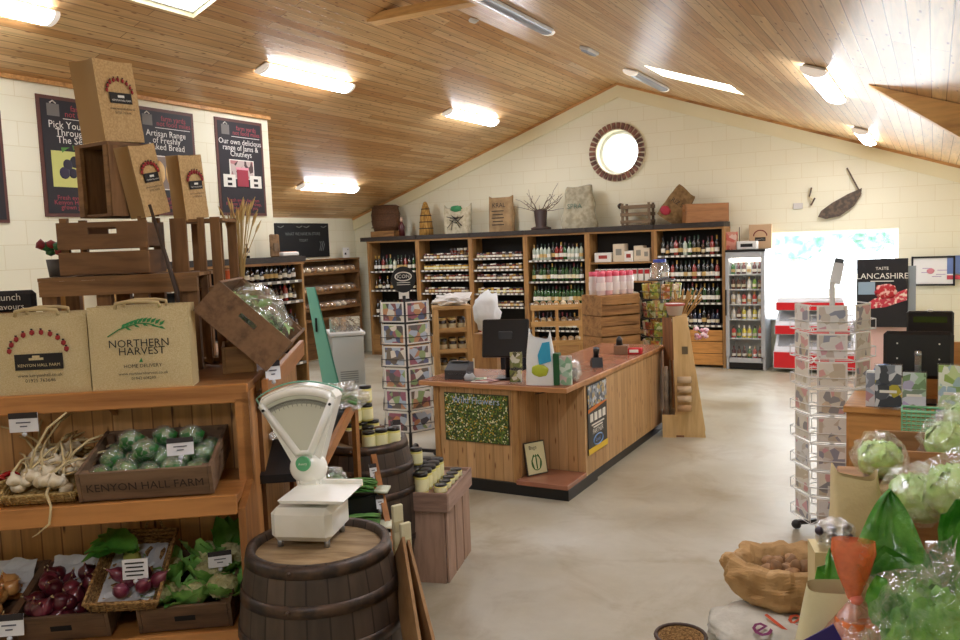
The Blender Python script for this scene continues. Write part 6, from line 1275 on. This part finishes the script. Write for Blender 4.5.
for k in range(4): pricecard('t%d' % k, mQ @ Vector((.15, -.05+.16*k, .46+.13*k)), rq+R_(-10)+.1*k, .04, .07, ('lowest', 'second', 'third', 'highest')[k] + ' folded white ticket on the rail of the tiered stand', -.3, .01)
o = thing('bagged_herbs', 'small dark-lidded tubs of pale dip on the low tray edge beside the scale', 'tub', mQ @ Vector((-.13, .12, .662)), rq)
for x in (0,): MB().lathe([(0, 0), (.035, 0), (.04, .07), (0, .07)], yb, n=14).build('tub_body', o); MB().cyl((0, 0, .078), .042, .016, blacklid).build('lid', o)
# sloping tray of leeks beside side rail
a_, b_ = at_d(318, 472, 3.95), at_d(354, 403, 4.65); t = thing('sloping_tray', 'steep wooden-edged produce tray running up behind the scale', 'tray', (a_.x, a_.y, 0)); L3 = LM(t); off_ = -SU*.36
MB(L3).bar(a_, b_, .025, .06, srail2).build('near_rail', t); MB(L3).bar(a_+off_, b_+off_, .025, .06, srail2).build('far_rail', t)
MB(L3).add([tuple(a_), tuple(b_), tuple(b_+off_), tuple(a_+off_), tuple(a_-Vector((0, 0, .04))), tuple(b_-Vector((0, 0, .04))), tuple(b_+off_-Vector((0, 0, .04))), tuple(a_+off_-Vector((0, 0, .04)))], [(0, 1, 2, 3), (7, 6, 5, 4), (0, 4, 5, 1), (3, 7, 4, 0), (1, 5, 6, 2)], blkc).build('tray_bed', t)
for q in (a_, b_): MB(L3).bar((q.x, q.y, 0), (q.x, q.y, q.z-.03), .03, .03, srail2).build('post', t); q2 = q+off_; MB(L3).bar((q2.x, q2.y, 0), (q2.x, q2.y, q2.z-.03), .03, .03, srail2).build('post', t)
for k, (f_, s_, lb) in enumerate(((.92, .3, 'upper bag of pale leeks in clear film on the sloping tray'), (.78, .75, 'lower bag of pale greens in clear film by the side rail'), (.5, .5, 'bag of dark greens halfway down the sloping tray'))):
    q = a_.lerp(b_, f_) + off_*s_; o = thing('bagged_leeks', lb, 'leeks', q + Vector((0, 0, .0)), SA+.5*k); e = MB()
    for j in range(14): e.tube([(-.14, -.05+.008*j, .02+.05*rnd.random()), (0, -.05+.008*j, .05+.04*rnd.random()), (.14, -.06+.01*j, .03+.05*rnd.random())], .01, mat('leek_pale', '#b9c79a', .5, vary=('#5f8a50', 8, .45, .6)) if k < 2 else grs, 6)
    e.build('stalks', o); MB().blob((.19, .1, .08), film('veg_film2', '#eef2f0'), T(0, 0, .06), .35, 4, k+3, 3, False).build('bag_film', o)
# flattened boxes leaning on the barrel
for k, (p0, p1, d0, d1, w_, lb) in enumerate((((404, 556), (428, 655), 3.35, 3.0, .22, 'flattened brown cardboard leaning on the front barrel, outer sheet'), ((398, 550), (414, 655), 3.32, 2.98, .2, 'flattened brown cardboard leaning on the front barrel, inner sheet'))):
    a_, b_ = at_d(*p0, d0), at_d(*p1, d1); b_.z = max(b_.z, .02); t = thing('cardboard_sheet', lb, 'cardboard', (b_.x, b_.y, 0)); L4 = LM(t); dr = (b_-a_)
    b2 = a_ + dr*(a_.z-.01)/(a_.z-b_.z) if a_.z > b_.z else b_
    MB(L4).bar(a_, b2, w_, .012, mat('cardboard', '#a27d54', .8, vary=('#8a6640', 6, .4, .6)), (.3, .9, .2)).build('sheet', t); MB(L4).bar(a_+Vector((.01, -.012, 0)), a_+(b2-a_)*.55+Vector((.01, -.012, 0)), w_*.9, .004, mat('cardboard_light', '#c09a6c', .8), (.3, .9, .2)).build('folded_flap', t)
for k, (px, py, d) in enumerate(((398, 530, 3.75), (406, 548, 3.7))):
    p = at_d(px, py, d); t = thing('paper_bag', ('pale folded paper bag hanging behind the barrel, nearer the scale', 'cream folded paper bag beside the upright jar crate')[k], 'bag', (p.x, p.y, 0), face_cam(p)+.5); MB().box((0, 0, (p.z+.12)/2), (.055, .02, p.z+.12), mat('cream_paper', '#cfc6a2', .7, bump=(12, .6)), b=.004).build('bag_body', t); MB().box((0, -.012, p.z+.02), (.045, .003, .05), mat('cream_fold', '#b9ae88', .7)).build('fold', t)
# ------------------------------------------------------------------ right till desk
dc = at_d(915, 412, 5.35); dc.z = 0; rd_ = R_(-2); t = thing('till_desk', 'pine till desk half hidden behind the produce on the right', 'desk', (dc.x+.18, dc.y+.2, 0), rd_); DZ = at_d(915, 408, 5.35).z
dp = wood('desk_pine', '#c58d4f', '#8f5d2b', 'x', 5, .5)
MB().box((0, 0, DZ-.02), (1.1, .55, .04), dp, b=.005).build('desktop', t); MB().box((0, -.24, (DZ-.04)/2+.02), (1.04, .03, DZ-.08), dp).build('front_panel', t)
for s in (-1, 1): MB().box((s*.52, 0, (DZ-.04)/2), (.03, .5, DZ-.045), dp).build('side_panel', t)
MB().box((.03, .22, DZ+.17), (.5, .03, .34), dp).build('upstand', t)
mD = Matrix.Translation(t.location) @ RZ(rd_)
def ondesk(px, py, y_): # local desk point seen at the pixel on the desktop plane
    return at_z(px, py, DZ+.001)
p = at_d(918, 355, 5.5); t = thing('till_screen', 'larger black till screen seen from behind, on the right desk', 'monitor', (p.x, p.y, DZ+.001), face_cam(p)); hh = p.z-DZ
MB().box((0, 0, hh), (.37, .05, .28), blackp, RX(-.08), b=.02).build('screen', t); MB().box((0, -.035, hh-.04), (.035, .03, .14), mat('chrome', '#c9ccd4', .15, .9)).blob((.025, .02, .025), mat('chrome', '#c9ccd4'), T(0, -.035, hh+.01), 0, 1, 0, 2).build('chrome_arm', t); MB().tube([(0, .02, .0), (0, .02, hh)], .02, blackp, 8).box((0, .02, .006), (.2, .16, .012), blackp).build('stand', t)
e = MB()
for x in (-.11, .11):
    for z in (-.02, .07): e.cyl((x, -.028, hh+z), .005, .006, ticket, RX(PI/2), 8)
e.build('screws', t)
p = at_d(930, 325, 6.3); t = thing('second_screen', 'smaller glossy black screen behind and above the larger one', 'monitor', (p.x, p.y, 0), face_cam(p)); MB().box((0, 0, p.z), (.28, .06, .19), blackp, b=.012).build('screen', t); MB().box((0, -.033, p.z+.04), (.2, .006, .04), mat('screen_glow', '#3a4a20', .2)).build('status_panel', t); MB().blob((.02, .01, .01), ticket, T(0, -.02, p.z+.1), 0, 1, 0, 2).build('badge', t); MB().tube([(0, .02, 0), (0, .02, p.z-.05)], .025, blackp, 10).build('stand_pole', t); MB().cyl((0, .02, .01), .16, .02, blackp).build('base', t)
lf = lambda nm, cs: mat(nm, cs[0], .45, patt=(22, cs, .8))
for k, (px, w_, h_, cs, lb) in enumerate(((888, .15, .26, ['#5a5f66', '#c9b93a', '#8d949c', '#e0e2e4', '#3f4248'], 'clear holder of grey and yellow leaflets at the left of the desk'), (914, .13, .22, ['#a9c9a0', '#d5dce0', '#6f8a5a', '#b9a9d0'], 'clear holder of mint and lilac leaflets below the big screen'), (953, .16, .27, ['#c9dca0', '#eef0e6', '#8fae4a', '#a9c3d0'], 'leaflet holder of pale green brochures at the right frame edge'))):
    p = at_d(px, 410, 5.3); t = thing('leaflet_holder', lb, 'holder', (p.x, p.y, DZ+.001), face_cam(p)); MB().box((0, .015, h_/2), (w_, .01, h_), film('acrylic')).box((0, 0, .006), (w_, .08, .012), film('acrylic')).build('acrylic_stand', t)
    MB().box((0, .003, h_*.72), (w_*.92, .012, h_*.5), lf('leafl%d' % k, cs)).build('upper_leaflets', t); MB().box((0, -.03, h_*.3), (w_*.92, .012, h_*.5), lf('leafm%d' % k, cs[::-1])).build('lower_leaflets', t); MB().box((0, -.0375, h_*.4), (w_*.6, .003, h_*.06), ticket).build('title_strip', t)
p = at_d(875, 390, 5.35); o = thing('magazine_pile', 'stack of magazines standing at the left end of the desk', 'magazines', (p.x, p.y, DZ+.001), face_cam(p)); MB().box((0, 0, .1), (.1, .06, .2), lf('mags', ['#b9bcc4', '#7a7f8a', '#e0d8d4', '#c98a8a']), b=.003).build('covers', o); MB().box((0, .0, .205), (.09, .05, .01), ticket).build('top_sheet', o)
p = at_d(884, 366, 5.45); o = thing('blue_helmet', 'rounded blue tin with pale rim between spinner and screen', 'tin', (p.x, p.y, DZ+.001), face_cam(p)); MB().lathe([(0, .0), (.06, 0), (.062, .16), (.058, .2), (.04, .23), (0, .24)], mat('blue_tin', '#2f6fb8', .3), n=20).build('tin_body', o); MB().lathe([(.062, .1), (.064, .115), (.062, .13)], ticket, n=20).build('rim', o)
p = at_d(945, 350, 6.5); o = MB().box((0, 0, .5), (.3, .05, 1.0), dp, b=.004).box((0, -.03, .8), (.24, .01, .1), dp).build('notice_board', None, (p.x+.12, p.y, 0), face_cam(p)); tag(o, 'upright pine panel behind the screens at the right frame edge', 'panel')
# produce display in the right foreground
TZ = .93; cratey = wood('field_crate', '#a1774c', '#6d4c2c', 'x', 7, .7)
t = thing('produce_table', 'low table carrying bagged vegetables in the right foreground', 'table', (.2, 2.95, 0)); L5 = LM(t)
MB(L5).box((.27, 2.9, TZ-.02), (1.08, 2.3, .04), cratey, b=.005).build('tabletop', t)
for x in (-.22, .76):
    for y_ in (1.82, 3.98): MB(L5).box((x, y_, (TZ-.04)/2), (.06, .06, TZ-.04), cratey).build('leg', t)
MB(L5).box((-.245, 2.9, TZ-.12), (.02, 2.1, .14), cratey).build('apron', t)
def fpos(px, py, z): return at_z(px, py, z)
# far crate of cabbages
pc = at_z(918, 478, TZ+.02); t = thing('wooden_crate', 'brown field crate of bagged cabbages, far end of the produce table', 'crate', (pc.x+.12, pc.y+.15, TZ+.001), R_(6)); slatbox(t, .60, .42, .16, cratey, 1, .014, 0, .035); mC = Matrix.Translation(t.location) @ RZ(R_(6))
cab = mat('cabbage_pale', '#b7d67e', .45, vary=('#8fba55', 5, .4, .62), bump=(26, .6)); cfilm = film('cabbage_film', '#f4f6f6', .22, .05, 26)
def cabb(r, elong=1, sd=0):
    def f():
        t = E0('bagged_cabbage'); MB().blob((r*.9, r*.9*elong, r*.8), cab, T(0, 0, r*.8), .12, 2.2, sd, 4).build('cabbage_head', t); e = MB()
        for k in range(6): e.leaf(r*1.5, r*1.3, 1.9, cab, T(0, 0, r*1.55) @ RZ(k*1.05) @ RX(-.2), .1, .01, k, 8)
        e.build('outer_leaves', t); MB().blob((r*1.1, r*1.12*elong, r), cfilm, T(0, 0, r*.98), .3, 3.2, sd+2, 3, False).build('bag_film', t); return t
    return f
for i, (x, y_, z_, r, lb) in enumerate(((.02, .0, .05, .13, 'pale cabbage in a clear bag in the middle of the far crate'), (.22, .05, .05, .12, 'pale cabbage in a clear bag at the right end of the far crate'), (.12, .12, .14, .12, 'long pale lettuce in a clear bag lying highest in the far crate'))):
    spawn(('cab', i), cabb(r, 1.2 if i == 2 else 1, i), mC @ Vector((x, y_, z_)), i, lb, 'cabbage')
q = at_d(880, 470, 3.45); spawn(('cab', 4), cabb(.09, 1, 7), (q.x, q.y, at_d(880, 478, 3.45).z), .4, 'round green cabbage in a clear bag left of the crate corner post', 'cabbage')
o = MB().box((0, 0, .07), (.3, .3, .16), cratey, b=.004).build('wooden_block', None, (q.x, q.y, TZ+.001), R_(6)); tag(o, 'small upturned box lifting the leftmost bagged cabbage', 'box'); 
zt_ = at_d(880, 478, 3.45).z; o.scale.z = (zt_-TZ-.003)/.15; o.location.z = TZ+.002
q = at_d(918, 505, 3.0); spawn(('cab', 5), cabb(.10, 1, 9), (q.x, q.y, q.z-.06), .4, 'pale lettuce in film in front of the far crate board', 'cabbage'); q = at_d(958, 505, 2.95); spawn(('cab', 6), cabb(.11, 1, 11), (q.x, q.y, q.z-.05), .4, 'whitish cauliflower-like head in film at the right frame edge', 'cabbage')
t = thing('wooden_crate', 'nearer brown crate whose rim runs up to the frame edge behind the spinach', 'crate', (at_d(935, 500, 2.95).x, at_d(935, 500, 2.95).y+.02, TZ+.001), R_(8)); slatbox(t, .55, .44, .17, cratey, 1, .014, 0, .035)
# cream card box
p = at_d(862, 500, 2.95); t = thing('paper_bag', 'cream paper bag standing behind the large green leaves', 'bag', (p.x-.02, p.y, TZ+.001), R_(24)); hz_ = at_d(862, 478, 2.95).z-TZ; mat('cream_card', '#d9c592', .7); sack(.17, .13, hz_, mat('cream_paper2', '#dccb9c', .7, bump=(12, .8)), .8, 41, .1, .07).build('bag_body', t); MB().box((0, -.06, hz_*.35), (.1, .004, .03), mat('cream_card_fold', '#c4ad78', .7)).build('fold', t)
p = at_d(828, 530, 2.75); t = thing('grape_bag', 'small dark purple fruits in film at the edge of the produce table', 'fruit', (p.x+.02, p.y, p.z-.05), .3); e = MB()
for k in range(14): e.blob((.015, .015, .015), mat('dark_fruit', '#2d1f33', .3, coat=.5), T(rnd.uniform(-.05, .05), rnd.uniform(-.04, .04), .02+rnd.uniform(0, .04)), 0, 1, 0, 2)
e.build('fruits', t); MB().blob((.06, .055, .045), film('veg_film2', '#eef2f0'), T(0, 0, .045), .3, 4, 1, 3, False).build('bag_film', t); p2 = MB().box((0, 0, -(p.z-.05-TZ)/2), (.14, .12, max(.02, p.z-.05-TZ)), mat('cream_card', '#d9c592')).build('card_base', t)
# spinach bag
spm = mat('spinach_leaf', '#33801f', .3, vary=('#76bb4e', 9, .42, .7), coat=.4, bump=(22, 1.)); sfilm = film('spinach_film', '#f0f6f2', .34, .04, 22)
p = at_d(903, 572, 2.35); t = thing('spinach_bag', 'clear bag of big glossy dark green leaves, one pointing up', 'spinach', (p.x, p.y, TZ+.001), 0); zc_ = p.z-TZ; fr_ = face_cam(p)
e = MB(RZ(fr_))
for k, (x, y_, z, L, w_, a) in enumerate(((-.02, -.05, zc_-.12, .34, .30, .04), (-.05, -.08, zc_-.16, .25, .26, .55), (.08, -.03, zc_-.14, .30, .26, -.5), (-.07, -.06, zc_-.16, .2, .26, .8), (-.06, -.1, zc_-.26, .24, .26, .15), (.05, -.1, zc_-.26, .26, .26, -.2), (-.05, -.08, zc_-.2, .24, .3, .35), (.13, -.04, zc_-.22, .26, .24, -.8))): e.trileaf(L, w_, spm, T(x, y_, z) @ RY(-a) @ RX(PI/2-.25), k*3.1)
for k, (x, z, w_, L, a, ti) in enumerate(((-.06, zc_-.12, .2, .2, .9, .2), (.07, zc_-.14, .22, .24, -.25, .2), (0, zc_-.14, .22, .24, .2, .1), (.13, zc_-.13, .2, .24, -1.0, .3), (-.1, zc_-.15, .16, .2, .1, .1), (.05, zc_-.04, .2, .2, -.9, .35))):
    e.leaf(L*.92, w_*.78, -.35, spm, T(x, .01*k-.03, z) @ RY(-a) @ RX(PI/2-ti), .42, .012, k, 12)
e.build('leaves', t); MB(RZ(fr_)).blob((.2, .13, max(.15, zc_*.46)), sfilm, T(.0, -.06, zc_*.5), .28, 3, 6, 4, False).build('bag_film', t)
MB(RZ(fr_)).tube([(-.0, .03, 0), (0, .03, zc_-.02)], .02, mat('leaf_stalks', '#8fb86a', .5), 8).build('stalks', t)
q = at_d(957, 540, 2.3); t = thing('spinach_bag', 'second glossy green leaf bag cut off by the right frame edge', 'spinach', (q.x+.03, q.y, TZ+.001), 0); e = MB(RZ(.2))
for k in range(6): e.leaf(.22, .17, -.3, spm, T(-.04+.03*k, .02*k-.06, q.z-TZ-.1) @ RY(.9-.35*k) @ RX(1.3), .16, .006, k, 10)
e.build('leaves', t); MB().blob((.13, .1, (q.z-TZ)*.55), sfilm, T(0, 0, (q.z-TZ)*.5), .28, 3, 3, 3, False).build('bag_film', t)
# kale bag
p = at_d(940, 606, 1.95); kal = mat('kale_green', '#3f8a1e', .45, vary=('#7fbb3e', 8, .4, .62), bump=(30, .6)); t = thing('kale_bag', 'large crinkled clear bag of curly mid-green leaves, lowest right', 'greens', (p.x, p.y, TZ+.001), 0); fr_ = face_cam(p); zc_ = p.z-TZ
e = MB(RZ(fr_))
for k in range(34): e.leaf(rnd.uniform(.1, .17), rnd.uniform(.06, .1), rnd.uniform(-.6, 1.2), kal, T(rnd.uniform(-.1, .1), rnd.uniform(-.06, .08), zc_-.12+rnd.uniform(-.1, .09)) @ RY(rnd.uniform(-1.2, 1.2)) @ RX(rnd.uniform(.3, 1.4)), .3, .02, k, 8)
e.blob((.11, .08, max(.1, zc_*.5)), kal, T(0, .02, zc_*.55), .25, 4, 3, 4); e.build('leaves', t); MB(RZ(fr_)).blob((.15, .11, max(.15, zc_*.58)), film('kale_film', '#f2f6f4', .13, .04, 24), T(0, 0, zc_*.62), .28, 3, 12, 4, False).build('bag_film', t)
# carrot bag
p = at_d(851, 575, 2.1); t = thing('carrot_bag', 'orange-tinted bag twisted shut with a pink tie, above the cream bag', 'bag', (p.x, p.y, TZ+.001), face_cam(p)); zc_ = p.z-TZ; ofilm = film('orange_film', '#f07c48', .6, .06, 14, .85); om = mat('orange_net', '#d9622c', .4, coat=.4)
zn = at_d(856, 600, 2.1).z-TZ; ztp = at_d(850, 540, 2.1).z-TZ
MB().lathe([(.012, zn), (.02, zn+.02), (.035, zn+.06), (.05, ztp-.03), (.048, ztp)], ofilm, T(.005, 0, 0), n=20, sq=.45).build('flared_top', t); MB().lathe([(.008, zn+.005), (.014, zn+.02), (.034, zn+.06), (.047, ztp-.04), (.03, ztp-.02)], om, T(.005, 0, 0), n=16, sq=.35).build('orange_inner', t)
MB().blob((.016, .016, .014), mat('pink_tie', '#e8806a', .4), T(.012, 0, zn), .1, 2, 0, 2).build('tie', t)
MB().lathe([(.012, zn), (.04, zn-.04), (.085, zn-.1), (.1, max(.01, zn-.2)), (.08, 0), (0, 0)], film('pink_film', '#e8a08a', .6, .06, 18, .7), T(.01, 0, 0), n=24, sq=.7).build('lower_bag', t)
e = MB()
for k in range(9): a = k*.7; e.tube([(.01+.03*math.cos(a), .02*math.sin(a), zn-.05), (.01+.06*math.cos(a), .04*math.sin(a), max(.03, zn-.16)), (.01+.05*math.cos(a), .03*math.sin(a), .01)], [.018, .014, .005], mat('carrot', '#d9702a', .5), 8)
e.build('carrots', t)
# cream bag with purple and green print
p = at_d(838, 640, 2.15); t = thing('printed_bag', 'cream paper bag with purple and green print, at the bottom of the photo', 'bag', (p.x+.0, p.y, TZ-.28), face_cam(p)+.1); zz = at_d(846, 588, 2.15).z-(TZ-.28)
s_ = sack(.26, .16, zz, mat('cream_bag', '#d8cfa6', .6, bump=(10, .6)), .55, 33, 0, .06); s_.build('bag_body', t)
MB().prism([(-.09, zz-.1), (-.02, zz-.05), (0, zz-.09), (-.05, zz-.15)], .004, mat('purple_print', '#2b1f6a', .5), T(0, -.1, 0) @ UP).prism([(-.04, zz-.16), (.01, zz-.12), (.05, zz-.14), (.01, zz-.19)], .004, mat('green_print', '#1f7a4a', .5), T(0, -.103, 0) @ UP).build('print', t)
t2 = MB().box((0, 0, (TZ-.285)/2), (.34, .3, TZ-.285), mat('side_box', '#a88f6a', .8), b=.005).box((0, -.152, .4), (.2, .003, .1), ink).build('carton', None, (p.x, p.y, 0), face_cam(p)); tag(t2, 'plain brown carton under the cream printed bag', 'box')
# potato sack and lettered sack
bm_ = mat('crumpled_kraft', '#c8a26e', .7, vary=('#a9834f', 5, .35, .65), bump=(16, 1.))
p = at_z(784, 572, .30); 
t = thing('potato_sack', 'rolled-down crumpled brown paper sack of potatoes on the floor', 'sack', (p.x, p.y, .15), face_cam(p))
def ps(a, v):
    th = 2*PI*a; k = v; 
    prof = [(.2, 0), (.25, .04), (.28, .11), (.285, .17), (.262, .225), (.235, .24), (.2, .22), (.175, .17), (.16, .1)]
    f = k*(len(prof)-1); i = min(int(f), len(prof)-2); w = f-i; r = prof[i][0]*(1-w)+prof[i+1][0]*w; z = prof[i][1]*(1-w)+prof[i+1][1]*w
    nn = noise.noise(Vector((math.cos(th)*2.5, math.sin(th)*2.5, z*7+k*3))); n2 = noise.noise(Vector((math.cos(th)*6, math.sin(th)*6, z*16)))
    r *= 1+.13*nn+.11*n2; return (r*math.cos(th)*1.1, r*math.sin(th)*.85, max(0, z+(.03*nn+.02*n2)*min(1, k*3)))
MB().grid(ps, 64, 30, bm_, smooth=False).build('sack_paper', t)
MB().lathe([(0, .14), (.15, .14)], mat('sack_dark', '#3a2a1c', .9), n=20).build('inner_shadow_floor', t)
ptm = mat('potato_skin', '#a9825a', .7, vary=('#7d5c3c', 10, .4, .65)); mP = Matrix.Translation(t.location) @ RZ(face_cam(p))
for k in range(14): a = k*2.4; r = .02+.085*math.sqrt(k/14); spawn('pot%d' % (k % 3), (lambda s: (lambda: MB().blob((.04, .032, .028), ptm, I4, .18, 2, s, 3).build('potato')))(k % 3), mP @ Vector((r*math.cos(a), r*math.sin(a)*.8, .175+.02*(k % 2))), 0, 'brown potato showing inside the rolled-down paper sack', 'potato', 'potatoes in the paper sack', rot=(k, .3*k, k*1.3))
p3 = at_z(772, 628, .12); t = thing('lettered_sack', 'white woven sack with orange and purple lettering lying under the potato sack', 'sack', (p3.x+.02, p3.y+.12, 0), face_cam(p3)); wsk = mat('white_sack', '#d6d2c4', .7, bump=(60, .4), vary=('#bdb8a8', 5, .4, .6))
MB().blob((.36, .3, .08), wsk, T(0, 0, .07), .14, 2.5, 5, 4).build('sack_body', t)
e = MB(); mk = T(0, 0, 0)
for k, (ch_, c) in enumerate((('e', '#7a2a5a'), ('l', '#c8502a'), ('e', '#c8502a'), ('r', '#7a2a3a'))): e.text(ch_, .2, mat('letter'+c, c, .5), T(-.1+.085*k, -.2+.07*k, .154) @ RX(.35) @ RZ(.8))
e.build('lettering', t)
p = at_z(682, 646, .1); t = thing('wicker_basket', 'dark wicker basket rim peeking in at the bottom frame edge', 'basket', (p.x, p.y-.02, 0), 0); MB().lathe([(0, 0), (.09, 0), (.12, .12), (.125, .16), (.11, .16), (.08, .02), (0, .02)], wkd, n=24).build('bowl', t); MB().tube([(.12*math.cos(a), .12*math.sin(a), .162) for a in [2*PI*i/24 for i in range(24)]], .01, mat('rim_dark', '#3f2a1c', .6), 6, closed=True).build('rim', t)
# wire baskets hanging before the desk
def wbasket(nm, lb, px, py, d, w, dd, h, m, cells, rz=0):
    p = at_d(px, py, d); t = thing(nm, lb, 'basket', (p.x, p.y, p.z-h/2), face_cam(p)+rz); e = MB()
    for k in range(cells+1):
        z = h*k/cells
        e.tube([(-w/2, -dd/2, z), (w/2, -dd/2, z), (w/2, dd/2, z), (-w/2, dd/2, z)], .004, m, 4, closed=True)
    nx = int(cells*w/h)
    for k in range(nx+1):
        x = -w/2+w*k/nx; e.tube([(x, -dd/2, h), (x, -dd/2, 0), (x, dd/2, 0), (x, dd/2, h)], .003, m, 4)
    e.build('wire_body', t); MB().tube([(-w/2, -dd/2, h), (w/2, -dd/2, h), (w/2, dd/2, h), (-w/2, dd/2, h)], .008, m, 6, closed=True).build('rim', t); return t
wbasket('shopping_basket', 'green plastic lattice shopping basket before the till desk', 923, 422, 4.9, .2, .14, .13, mat('basket_green', '#7dbb8c', .4), 6)
wbasket('wire_basket', 'grey wire basket beside the green one at the right frame edge', 951, 424, 4.85, .13, .14, .1, mat('basket_grey', '#b4b6c4', .4), 6)
p = at_d(935, 435, 4.87); t = thing('basket_stand', 'narrow pale stand under the two lattice baskets', 'stand', (p.x, p.y, 0), face_cam(p)); zb = at_d(923, 422, 4.9).z-.07; MB().box((0, .02, zb-.02), (.36, .2, .02), mat('pale_stand', '#cfcabc', .5)).build('shelf', t); MB().box((-.14, .06, zb/2-.015), (.03, .03, zb-.03), mat('pale_stand', '#cfcabc')).box((.14, .06, zb/2-.015), (.03, .03, zb-.03), mat('pale_stand', '#cfcabc')).build('legs', t)
